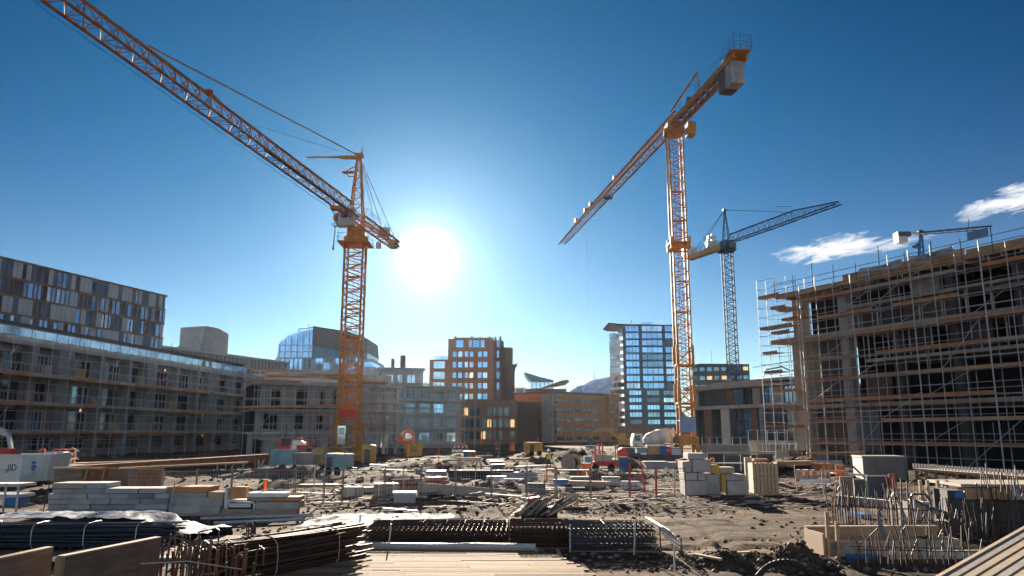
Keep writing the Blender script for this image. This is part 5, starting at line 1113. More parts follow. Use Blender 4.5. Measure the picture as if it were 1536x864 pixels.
# --- trench sheets, walings, debris behind
def back_left():
    b = put(78, 741); s = pxm(741); t = thing('trench_sheet_wall', 'rust brown sheet wall standing behind the grey plank stack', 'sheet wall', b)
    for i in range(4):
        m = MB(); x0 = i * 40 * s; m.bx(x0, x0 + 39 * s, .02 * (i % 2), .08 + .02 * (i % 2), 0, (34 - i * 1.0) * s); m.build('sheet', ['plywood', 'rust', 'brick_dark', 'rust'][i], t)
    m = MB(); m.bx(-.05, 2.6, -.1, .0, 31 * s, 34 * s); m.build('capping_board', 'timber_pale', t)
    for x in (45, 70): m = MB(); m.beam((x * s, -.12, .1), (x * s + .2, -.12, 35 * s), .06, .05); m.build('post', 'timber', t)
    # long brown waling beams rising to the right
    for (u0, v0, u1, v1, d, w, h, mt, lb) in [(96, 706, 402, 686, 56, .5, .55, 'rust', 'long rust brown steel waling beam running to the right behind the fence'), (112, 697, 300, 690, 60, .5, .22, 'timber_pale', 'long pale plank lying along the brown waling beam'), (70, 699, 130, 695, 58, .3, .15, 'scaffold_board', 'short orange board at the left end of the waling beam'), (180, 703, 372, 694, 58, .25, .12, 'timber', 'thin brown plank lying on the right half of the waling beam')]:
        a, c = pt(u0, v0, d), pt(u1, v1, d + (14 if u1 > 390 else 6)); m = MB(); m.beam(a, c, w, h); m.beam(a + V((0, -.1, h * .5)), c + V((0, -.1, h * .5)), w * 1.3, .05)
        o = m.build('waling_beam' if 'waling beam' in lb and 'plank' not in lb and 'board' not in lb else 'timber_plank', mt); tag(o, lb, 'beam' if 'steel' in lb else 'plank')
    for i, (u, dx) in enumerate([(328, 3), (340, 4), (353, -3), (366, 4), (396, -4), (388, 5)]):
        a = pt(u, 690, 68); c = V((a.x + dx * .06, a.y - .8, -.2)); m = MB(); m.beam(a, c, .1, .12); tag(m.build('raking_strut', 'galvanised'), f'pale raking strut under the waling beam, {ORD[i]} from the left', 'strut', 'raking struts under the waling beam')
    m = MB(); q = gp(395, 704); m.bx(-1.1, 1.0, 0, .25, 0, 1.15); simple(m, 'barrier_board', 'rust', 'brown board barrier at the right end of the waling beam', 'barrier', (q.x - .5, q.y + 4, 0))
    # orange barrier frames and clutter
    b = gp(80, 707); s = pxm(707)
    for i, (u, w) in enumerate([(57, 7), (78, 32)]):
        m = MB(); q = pt(u, 700, 58); ww = w * 58 / FPX
        m.path([q, q + V((0, 0, 1.25)), q + V((ww, 0, 1.3)), q + V((ww, 0, -.2))], .05, 5); m.tube(q + V((0, 0, .6)), q + V((ww, 0, .65)), .04, 5)
        for x in (0, ww): m.tube(q + V((x, 0, 0)), V((q.x + x, q.y, -.2)), .05, 5)
        tag(m.build('tube_barrier', 'paint_orange'), ['narrow orange tube frame just right of the pale skip', 'wide orange tube barrier frame in front of the left apartments'][i], 'barrier')
    m = MB(); q = pt(100, 692, 57)
    for i in range(14): a = V((R.uniform(-.9, .9), R.uniform(-.4, .4), R.uniform(-.2, .7))); m.tube(a, a + V((R.uniform(-.7, .7), R.uniform(-.3, .3), R.uniform(-.3, .4))), .03, 4)
    m.bx(-1.2, 1.2, -.3, .5, -.35, -.25); m.tube((-.8, 0, -.35), (-.8, 0, -q.z - .1), .06, 5); m.tube((.8, 0, -.35), (.8, 0, -q.z - .1), .06, 5); simple(m, 'scrap_trestle', 'paint_white', 'trestle heaped with thin white scrap rods between the orange frames', 'trestle', q)
    m = MB(); q = gp(46, 706); bevbox(m, -.9, .9, 0, 1, 0, 1.5, .05); simple(m, 'tool_box', 'machine_grey', 'grey tool box behind the pale skip, under the red bucket', 'box', (q.x, q.y + 3, 0))
back_left()

# --- mesh fences
def fence_panel(a, c, h, label, group, mat_post='fence_grey', post=None, mesh=True):
    a = V(a); c = V(c); d = c - a; L = math.hypot(d.x, d.y); ang = math.atan2(d.y, d.x)
    t = thing('fence_panel', label, 'fence panel', (a.x, a.y, min(H(a.x, a.y), H(c.x, c.y)) - .03), ang, group)
    for x, mt in ((.03, post or mat_post), (L - .03, mat_post)):
        m = MB(); m.tube((x, 0, 0), (x, 0, h + .06), .028, 6); m.build('post', mt, t)
    m = MB(); m.tube((.05, 0, h - .02), (L - .05, 0, h - .02), .02, 5); m.tube((.05, 0, .14), (L - .05, 0, .14), .018, 5); m.build('rail', 'fence_grey', t)
    if mesh:
        m = MB(); n = int(L / .13)
        for i in range(1, n): x = L * i / n; m.tube((x, 0, .15), (x, 0, h - .03), .005, 3, caps=False)
        for i in range(1, 6): z = .15 + (h - .18) * i / 6; m.tube((.05, .006, z), (L - .05, .006, z), .005, 3, caps=False)
        m.build('wire_mesh', 'galvanised', t)
    m = MB(); m.bx(-.3, .3, -.12, .12, -.08, .09); m.build('foot', 'concrete', t)
    return t
us = [190, 241, 293, 346, 398, 441]
for i in range(5): fence_panel(gp(us[i], 747), gp(us[i + 1], 747), 1.35, f'mesh fence panel behind the left stacks, {ORD[i]} from the left', 'mesh fence panels behind the left stacks')
us = [441, 485, 513, 576, 631, 683, 737, 790, 835, 886, 945, 985, 1030]
for i in range(12):
    v = 757 - i * .7; fence_panel(gp(us[i], v), gp(us[i + 1], v - .7), 1.5, f'mesh fence panel across the middle ground, {ORD[i]} from the left', 'mesh fence panels across the middle ground', post={2: 'rust', 11: 'paint_red', 10: 'paint_red'}.get(i))
for i, (u, v, h, tilt, lb) in enumerate([(241, 741, 1.15, .12, 'leaning orange marker post behind the left stack'), (346, 739, 1.2, 0, 'upright orange marker post behind the second stack'), (576, 733, .95, 0, 'orange marker post in the fence row right of the left crane'), (945, 742, 1.55, .02, 'red marker post in the fence row left of the blocks'), (968, 742, 1.6, -.12, 'bent red marker post beside the fence left of the blocks'), (820, 722, 1.0, 0, 'small orange marker post under the pale table top'), (832, 722, .9, .03, 'second orange stick right of the small marker post'), (382, 706, .75, 0, 'short orange bollard in front of the brown board barrier'), (721, 668, 3.0, 0, 'tall orange pole far back before the brown tower')]):
    q = put(u, v); m = MB(); m.tube((0, 0, -.05), (tilt * h, 0, h), .045 if h < 2 else .1, 8); m.tube((tilt * h, 0, h), (tilt * h, 0, h + .03), .05 if h < 2 else .1, 8, .02); simple(m, 'marker_post', 'paint_red' if 'red' in lb else 'paint_orange', lb, 'marker post', q)

# --- block stack, crates on the right
def blocks():
    v0 = 743; s = pxm(v0); base = put(1030, v0); g = 'grey concrete blocks stacked right of the fence'
    B = [(1028, 1060, 722, 743, .0, 'lower left front block'), (1061, 1083, 713, 742, .35, 'tall upright block in the middle of the front row'), (1090, 1121, 722, 743, 0, 'right front block'), (1028, 1048, 711, 721.5, .1, 'flat block on the lower left front block'), (1049, 1060, 711, 721.5, .12, 'small block beside the flat block'),
         (1089, 1117, 713, 721.5, .05, 'slab lying on the right front block'), (1029, 1043, 695, 710.5, .5, 'slim block at the left of the second tier'), (1043, 1071, 692, 710.5, .4, 'wide block in the second tier'), (1037, 1064, 683, 691.5, .45, 'topmost block of the stack')]
    for (u0, u1, va, vb, y, nm) in B:
        m = MB(); bevbox(m, 0, (u1 - u0) * s - .02, 0, 1.3, 0, (vb - va) * s - .012, .025)
        simple(m, 'concrete_block', 'concrete_block', f'grey concrete {nm}' if 'block' in nm else nm, 'concrete block', base + V(((u0 - 1030) * s, y, (v0 - vb) * s - .01)), rad(R.uniform(-1.2, 1.2)), g)
    m = MB(); bevbox(m, 0, .44, 0, 1.0, 0, .42, .02); simple(m, 'crate', 'machine_yellow', 'ochre box on top of the tall block, left of the white plank', 'box', base + V(((1071 - 1030) * s, .5, 30.5 * s)))
    m = MB(); bevbox(m, 0, .24, 0, .8, 0, .9, .02); simple(m, 'crate', 'machine_yellow', 'narrow ochre box squeezed between the tall block and the right front block', 'box', base + V(((1082.5 - 1030) * s, .1, 4 * s)))
    m = MB(); m.bx(0, 1.7, 0, .25, 0, .05); simple(m, 'white_plank', 'paint_white', 'thin white plank lying across the ochre boxes and block stack', 'plank', base + V(((1070 - 1030) * s, .5, 44.2 * s)), rad(-2))
    m = MB(); bevbox(m, 0, .8, 0, .9, 0, .3, .02); simple(m, 'cardboard_box', 'timber_pale', 'low tan box under the white plank, right of the ochre box', 'box', base + V(((1084 - 1030) * s, .6, 30.6 * s)))
    m = MB(); m.tube((0, 0, 0), (0, 0, .3), .13, 10, .1); simple(m, 'drum', 'paint_orange', 'small orange drum standing behind the white plank', 'drum', base + V(((1077 - 1030) * s, 1.0, 44 * s)))
    # slatted crates
    def slat_crate(u, v, w, h, dp, label, mt='timber', horiz=False):
        p = put(u, v); t = thing('timber_crate', label, 'crate', p, rad(-4))
        m = MB(); m.bx(.05, w - .05, .06, dp - .05, .08, h - .1); m.build('load', 'timber_grey', t)
        m = MB()
        n = int(w / .17)
        if horiz:
            for i in range(int(h / .16)): m.bx(0, w, 0, .04, i * .16 + .02, i * .16 + .13)
        else:
            for i in range(n): x = w * i / n; m.bx(x + .01, x + w / n - .03 - R.uniform(0, .03), R.uniform(0, .015), .05, .02, h - R.uniform(0, .12))
            for i in range(int(dp / .17)): m.bx(w - .045, w, .06 + i * .17, .2 + i * .17, .02, h - R.uniform(0, .1))
        m.build('slat', mt, t)
        m = MB(); m.bx(-.02, w + .02, -.04, -.002, h * .46, h * .46 + .1); m.bx(-.02, w + .02, -.04, -.002, 0, .1); m.bx(0, w, .1, .2, -.1, 0); m.bx(0, w, dp - .2, dp - .1, -.1, 0); m.build('batten', 'timber_pale', t)
        return t
    slat_crate(1131, 743, 1.32, 1.72, 1.3, 'tall crate of upright brown timber slats right of the concrete blocks')
    slat_crate(1116, 733, .65, .8, .7, 'low tan slatted crate between the blocks and the tall timber crate', 'timber_pale', True)
    slat_crate(1119, 726, .5, 1.6, .5, 'narrow tan crate standing behind the tall timber crate', 'timber_pale')
    m = MB(); m.bx(.2, .95, 0, .4, 0, .12); simple(m, 'orange_block', 'brick_orange', 'orange brown board lying on top of the tall timber crate', 'board', put(1131, 743) + V((0, .3, 1.73)))
    # pallet standing alone
    p = put(838, 762); t = thing('pallet', 'small weathered pallet standing on edge on the sandy ground in the middle', 'pallet', p, rad(-6)); t.rotation_euler = (rad(8), rad(5), rad(-6))
    for i in range(7): m = MB(); m.bx(i * .125, i * .125 + .09, 0, .03, 0, .66); m.build('slat', 'timber' if i != 4 else 'machine_yellow', t)
    for z in (.04, .3, .56): m = MB(); m.bx(0, .85, .032, .12, z, z + .08); m.build('bearer', 'timber_grey', t)
blocks()

# --- middle ground objects
def worker(loc, rz, label, vest, s=1.0, lean=0.):
    t = thing('person', label, 'person', loc, rz)
    J = {'pel': (0, 0, .95), 'che': (0, -.04, 1.28), 'nec': (0, -.05, 1.48), 'hea': (0, -.09, 1.66), 'hl': (.1, 0, .9), 'kl': (.13, -.14, .5), 'al': (.12, .0, .09), 'tl': (.13, -.14, .03), 'hr': (-.1, 0, .9), 'kr': (-.12, .02, .5), 'ar': (-.13, .22, .1), 'tr': (-.14, .1, .03),
         'sl': (.2, -.03, 1.42), 'el': (.27, -.08, 1.14), 'wl': (.22, -.28, .98), 'fl': (.2, -.36, .96), 'sr': (-.2, -.03, 1.42), 'er': (-.3, .02, 1.15), 'wr': (-.28, -.12, .93), 'fr': (-.27, -.17, .88)}
    E = [('pel', 'che'), ('che', 'nec'), ('nec', 'hea'), ('pel', 'hl'), ('hl', 'kl'), ('kl', 'al'), ('al', 'tl'), ('pel', 'hr'), ('hr', 'kr'), ('kr', 'ar'), ('ar', 'tr'), ('che', 'sl'), ('sl', 'el'), ('el', 'wl'), ('wl', 'fl'), ('che', 'sr'), ('sr', 'er'), ('er', 'wr'), ('wr', 'fr')]
    RD = dict(pel=.15, che=.17, nec=.06, hea=.105, hl=.1, kl=.07, al=.05, tl=.045, hr=.1, kr=.07, ar=.05, tr=.045, sl=.075, el=.05, wl=.035, fl=.04, sr=.075, er=.05, wr=.035, fr=.04)
    ks = list(J); me = bpy.data.meshes.new('person'); me.from_pydata([V(J[k]) * s for k in ks], [(ks.index(a), ks.index(b)) for a, b in E], [])
    me.materials.append(MATS['trousers']); o = link('body', me, t); sk = o.modifiers.new('skin', 'SKIN')
    for i, k in enumerate(ks):
        me.skin_vertices[0].data[i].radius = (RD[k] * s, RD[k] * s)
        me.skin_vertices[0].data[i].use_root = (k == 'pel')
    o.modifiers.new('sub', 'SUBSURF').render_levels = 2
    m = MB(); m.tube((0, -.04, 1.0), (0, -.05, 1.24), .19, 14, .2); m.tube((0, -.05, 1.24), (0, -.05, 1.5), .2, 14, .11); v = m.build('vest', vest, t, True)
    v.scale = (1.12, .9, 1)
    m = MB(); m.tube((0, -.045, 1.12), (0, -.045, 1.17), .205, 14, .206); b = m.build('reflective_band', 'paint_white', t); b.scale = (1.12, .9, 1)
    m = MB(); m.tube((0, -.1, 1.72), (0, -.1, 1.8), .13, 12, .11); m.tube((0, -.1, 1.8), (0, -.1, 1.85), .11, 12, .04); m.tube((0, -.12, 1.7), (0, -.12, 1.72), .155, 12, .14); m.build('helmet', 'paint_white', t)
    m = MB(); m.rock((0, -.17, 1.63), .06); m.build('face', 'skin', t, True)
    for k in ('al', 'ar'):
        q = V(J[k]); m = MB(); m.bx(q.x - .055, q.x + .055, q.y - .2, q.y + .08, q.z - .09, q.z + .03); m.build('boot', 'rubber', t)
worker(put(823, 704), rad(25), 'person in yellow vest and white helmet walking on the muddy ground in the centre', 'hi_vis', 1.0)
worker(put(745, 686), rad(-120), 'person in orange vest standing farther back near the orange barrel', 'hi_vis_orange', 1.0)

def middle():
    def box(u, v, w, h, dp, mt, label, name='crate', cat='box', rz=0., c=.03, dz=0., y=0.):
        m = MB(); bevbox(m, 0, w, 0, dp, 0, h, c); q = put(u, v, dz - .03); q.y += y
        if name == 'crate' and h > .35:
            k = R.choice([0, 1, 2])
            if k == 0:
                for x in (w * .18, w * .76): m.bx(x, x + .05, -.012, dp + .012, .02, h + .012, 1)
            elif k == 1: m.bx(-.03, w + .03, -.03, dp + .03, h - .09, h + .012, 1)
            else:
                for i in range(1, int(w / .22)): m.bx(i * .22 - .012, i * .22 + .012, -.008, .02, .03, h - .06, 1)
                m.bx(-.02, w + .02, -.02, .02, h * .45, h * .45 + .05, 1)
        return simple(m, name, [mt, R.choice(['steel_dark', 'timber_grey', 'galvanised'])], label, cat, q, rad(rz))
    # yellow skip with emblem
    q = put(607, 684); t = thing('waste_skip', 'yellow open skip with small dark emblem in the middle distance right of the left crane', 'skip', q, rad(3))
    m = MB(); m.profy([(0, 1.75), (.25, 0), (2.25, 0), (2.5, 1.75)], 0, 1.8); m.build('body', 'machine_yellow', t)
    m = MB(); m.bx(-.05, 2.55, -.06, .0, 1.65, 1.78); m.profy([(.3, 1.78), (1.0, 1.78), (.7, 1.95)], 0, .1); m.bx(1.9, 2.1, 0, .1, 1.78, 2.3); m.build('rim', 'machine_yellow', t)
    m = MB(); m.tube((1.3, -.0, .95), (1.3, -.03, .95), .33, 14); m.tube((1.3, -.031, .98), (1.3, -.045, .98), .2, 12, mi=1); m.bx(.85, 1.75, -.03, -.0, .86, .95); m.build('emblem', ['green_grey', 'machine_yellow'], t)
    m = MB(); n = 16; q = pt(612, 655, 100)
    ring = [V((math.cos(i * 2 * math.pi / n) * .72, 0, math.sin(i * 2 * math.pi / n) * .72)) for i in range(n + 1)]; m.path(ring, .2, 8); m.tube((-1.6, 0, -.5), (.1, 0, -.72), .2, 8); m.bx(-.12, .12, -.12, .12, -q.z, -.7); simple(m, 'hose_ring', 'paint_orange', 'orange hose ring on a post behind the yellow skip', 'hose', q)
    # big cone
    q = put(768, 677); m = MB(); m.tube((0, 0, 0), (0, 0, 1.35), .55, 12, .42); m.tube((0, 0, 1.35), (0, 0, 1.5), .38, 12, .3); m.bx(-.6, .6, -.6, .6, -.05, .08); simple(m, 'traffic_barrel', 'paint_orange', 'big orange traffic barrel on the dark mound in the centre distance', 'barrel', q)
    # blocks at left crane foot
    box(541, 696, 1.4, 2.0, 1.5, 'machine_yellow', 'ochre cabinet with slanted top right of the left crane foot', 'cabinet', 'cabinet', 2, .12)
    m = MB(); bevbox(m, 0, .5, 0, .4, 0, 1.5, .03); simple(m, 'gas_cylinder', 'steel_dark', 'dark upright cylinder box before the ochre cabinet', 'cylinder', put(546, 697))
    box(466, 699, 1.3, 1.6, 1.4, 'machine_yellow', 'ochre box left of the left crane foot', 'cabinet', 'cabinet', -3, .1)
    box(437, 700, 2.1, 1.2, 1.4, 'grey_render', 'grey low pump housing beside the teal machine', 'pump_housing', 'pump', 0, .04)
    # teal machine cabin
    q = put(402, 703); s = pxm(703); t = thing('site_machine', 'teal site machine with red and white parts on top, left of the left crane', 'machine', q)
    m = MB(); m.profy([(0, .3), (2.3, .3), (2.1, 1.7), (.25, 1.7)], 0, 1.9); m.build('body', 'paint_teal', t)
    m = MB(); m.bx(-.4, 4.6, -.3, .4, 0, .3); m.build('skid', 'machine_grey', t)
    m = MB(); m.bx(2.3, 5.0, 0, 1.6, 1.2, 1.42); m.bx(2.4, 2.52, 0, .2, .3, 1.2); m.bx(4.8, 4.92, 0, .2, .3, 1.2); m.build('work_table', 'timber_grey', t)
    m = MB(); m.bx(.95, 1.75, .4, 1, 2.0, 2.75); m.build('display_box', 'frame_dark', t)
    for a in [(.75, .95, 1.72, 2.7), (1.0, 1.9, 1.72, 2.0), (2.4, 3.2, 1.75, 2.1), (2.3, 3.0, 2.55, 2.75)]:
        m = MB(); m.bx(a[0], a[1], .35, .9, a[2], a[3]); m.build('warning_panel', 'paint_red', t)
    m = MB(); m.profy([(1.95, 1.75), (2.7, 1.75), (3.1, 2.3), (2.6, 2.6), (1.95, 2.5)], .45, .8); m.build('screen', 'paint_white', t)
    for x in (1.3, 2.3): m = MB(); m.tube((x, .6, 2.5), (x, .6, 4.0), .05, 6); m.build('mast_pole', 'steel_dark', t)
    # red machine frame right of centre
    q = put(890, 708); t = thing('drilling_rig', 'red framed machine with pale deck and upright posts behind the fence', 'machine', q); s = pxm(708)
    m = MB(); m.bx(0, 2.9, 0, 1.5, .4, .75); m.build('frame', 'paint_red', t)
    m = MB(); m.bx(.3, 2.8, -.1, 1.5, .8, .95); m.bx(.3, 1.1, -.1, .3, .95, 1.35); m.bx(1.0, 1.6, .1, .6, .95, 1.3); m.build('deck', 'concrete_beige', t)
    for x in (.15, .5, .78): m = MB(); m.bx(x, x + .14, .4, .6, .75, R.uniform(1.9, 2.3)); m.build('post', 'paint_red', t)
    for x in (1.85, 2.05): m = MB(); m.bx(x, x + .12, .3, .45, .95, 2.1); m.build('guide_post', 'timber_pale', t)
    m = MB(); m.tube((2.5, .1, 1.45), (2.5, 1.0, 1.45), .42, 14); m.build('drum', 'paint_red', t)
    m = MB(); m.bx(-.7, -.05, .2, .9, .5, 1.2); m.build('tank', 'paint_teal', t)
    for x in (.2, 1.5, 2.6): m = MB(); m.tube((x, -.05, .28), (x, .2, .28), .3, 12); m.build('wheel', 'rubber', t)
    # skip boat and crates by the orange mast
    q = put(968, 707); t = thing('tipping_tub', 'rounded dark grey tub with pale rim lying before the stacked crates', 'tub', q)
    m = MB(); m.profy([(0, .75), (.12, .3), (.5, .02), (2.1, 0), (2.6, .35), (2.75, .75)], 0, 1.2); m.build('body', 'grey_render', t)
    m = MB(); m.bx(-.06, 1.9, -.05, 1.25, .752, .82); m.build('rim', 'concrete_light', t)
    m = MB(); m.beam((0, 0, .0), (1.3, .2, .28), .3, .22); simple(m, 'girder', 'paint_red', 'red girder end left of the concrete blocks', 'girder', put(1014, 705, .75))
    box(972, 698, 1.25, .85, 1.2, 'cardboard', 'brown box in the middle of the crates before the orange mast', dz=.75); box(991, 698, .65, .85, 1.2, 'paint_blue', 'blue box right of the brown box before the orange mast', dz=.75); box(1001, 698, .42, .8, 1.1, 'paint_red', 'red box squeezed beside the blue box', dz=.75); box(1008, 698, .95, .7, 1.2, 'machine_grey', 'pale grey box at the right end of the crate row', dz=.75)
    box(956, 698, 1.0, .55, 1.2, 'paint_teal', 'flat blue grey box at the left end of the crate row', dz=.75); box(962, 698, 4.2, .7, 1.0, 'steel_dark', 'long dark trestle carrying the row of crates', 'trestle', 'trestle')
    box(880, 690, 1.3, .4, .8, 'paint_teal', 'small teal box on the ground left of the red machine', y=1)
    # pale tables / panels in the mud
    for (u, v, w, lb, mt) in [(822, 722, 3.3, 'long pale board table with red end in front of the worker', 'concrete_light'), (735, 704, 1.3, 'pale panel on trestles left of the worker', 'concrete_light')]:
        q = put(u - (10 if w > 2 else 0), v); t = thing('board_table', lb, 'table', q, 0)
        m = MB(); m.bx(0, w, 0, .8, .68, .75); m.build('top', mt, t)
        m = MB(); m.bx(w * .1, w * .32, -.03, .4, .751, .82); m.build('end_board', 'paint_red' if w > 2 else 'timber_pale', t)
        for x in (.15, w - .2): m = MB(); m.bx(x, x + .06, .1, .7, 0, .68); m.build('leg', 'timber', t)
    D = [(735, 712, 1.0, 1.0, .7, 'brick_dark', 'dark brown machine box under the pale panel left of the worker'), (742, 719, 1.2, .35, .8, 'paint_white', 'low white block in front of the dark brown machine box'), (672, 722, 4.4, .55, .9, 'core_dark', 'long black trough in the mud at the centre'), (730, 726, 1.3, .5, .6, 'machine_grey', 'grey block at the right end of the black trough'), (757, 722, 1.0, .6, .8, 'panel_light', 'blue grey panel box right of the black trough'),
         (590, 757, 1.0, .5, .8, 'grey_render', 'grey cube block behind the fence left of centre'), (512, 749, .9, .55, .8, 'concrete_light', 'pale block in the fence shade right of the left crane'), (560, 752, 1.2, .62, 1.1, 'plywood', 'dark sloped wooden box beside the grey cube block'), (930, 735, 1.1, .5, .8, 'machine_grey', 'blue grey crate behind the red marker post'), (905, 731, 1.0, .5, .8, 'grey_render', 'grey crate left of the blue grey crate'), (858, 729, 1.1, .45, .7, 'steel_dark', 'dark flat case under the pale board table'),
         (640, 722, 1.2, .5, .8, 'concrete', 'low grey concrete kerb in the churned mud'), (668, 741, 1.0, .4, .6, 'timber_grey', 'weathered wooden case at the fence centre'), (787, 744, 1.0, .55, .5, 'concrete_dark', 'dark crate in the fence shade at centre'), (715, 744, .6, .5, .5, 'panel_light', 'pale plastic bin behind the centre fence')]
    for a in D: box(a[0], a[1], a[2], a[3], a[4], a[5], a[6], rz=R.uniform(-14, 14), c=.04)
    # long board wall in front of mid mud bank
    a, c = put(627, 752), put(760, 746); m = MB(); m.beam(a + V((0, 0, .2)), c + V((0, 0, .1)), .08, .6); tag(m.build('shoring_board', 'timber_grey'), 'long weathered shoring board against the mud bank at centre', 'board')
    # right: pale walls & railings in front of the glazed building
    for i, (u0, u1, v0, v1, dd) in enumerate([(1052, 1122, 663, 672, 118), (1122, 1212, 656, 670, 112)]):
        a, c = pt(u0, v1, dd), pt(u1, v1, dd - 8); hh = (v1 - v0) * dd / FPX * .9
        t = thing('barrier_wall', ['pale low wall with rail in front of the glazed building, left part', 'pale low wall with steel rail running towards the scaffold, right part'][i], 'wall', (a.x, a.y, 0), math.atan2(c.y - a.y, c.x - a.x)); L = (c - a).length
        m = MB(); m.bx(0, L, 0, .4, -.2, a.z + .1 + hh * .55); m.build('wall', 'concrete_light', t)
        z = a.z + .1 + hh * .55; m = MB(); railing(m, 0, L, .2, z, hh * 1.3, 1.4, .05); m.build('railing', 'frame_light', t)
    for i, (u0, u1, vz, vb, dd, mt, lb) in enumerate([(1062, 1162, 680, 705, 62, 'concrete_dark', 'dark hoarding panels behind the concrete blocks and crates'), (1165, 1245, 676, 700, 84, 'concrete_beige', 'beige low wall under the scaffold end with stacked boards'), (985, 1045, 697, 712, 70, 'brick_dark', 'brown low wall behind the concrete blocks')]):
        a, c = pt(u0, vb, dd), pt(u1, vb, dd); h = pt(u0, vz, dd).z; t = thing('board_hoarding', lb, 'hoarding', (a.x, a.y, 0)); n = max(3, int((c.x - a.x) / 1.2)); w = (c.x - a.x) / n
        for j in range(n): m = MB(); m.bx(j * w, (j + 1) * w - .03, .02 * (j % 2), .1 + .02 * (j % 2), -.3, h - R.uniform(0, .15)); m.build('panel', mt if R.random() < .7 else R.choice(['dark_cladding', 'steel_dark', 'plywood']), t)
        m = MB(); m.bx(0, n * w, -.08, -.01, h + .0, h + .12); m.build('capping_rail', 'timber_pale', t)
    # small loader behind hoarding
    m = MB(); 
    for i in range(9): x = -3 + i * .8; m.tube((x, 0, 0), (x + .25, 0, 2.0), .04, 5)
    m.tube((-3.2, 0, 1.0), (4, 0, 1.0), .035, 5); m.tube((-3.2, 0, 1.9), (4, 0, 1.9), .035, 5); q = gp(1180, 690); simple(m, 'pipe_railing', 'frame_light', 'pale tube railing before the scaffold end at the right', 'railing', (q.x, q.y, 0))
middle()
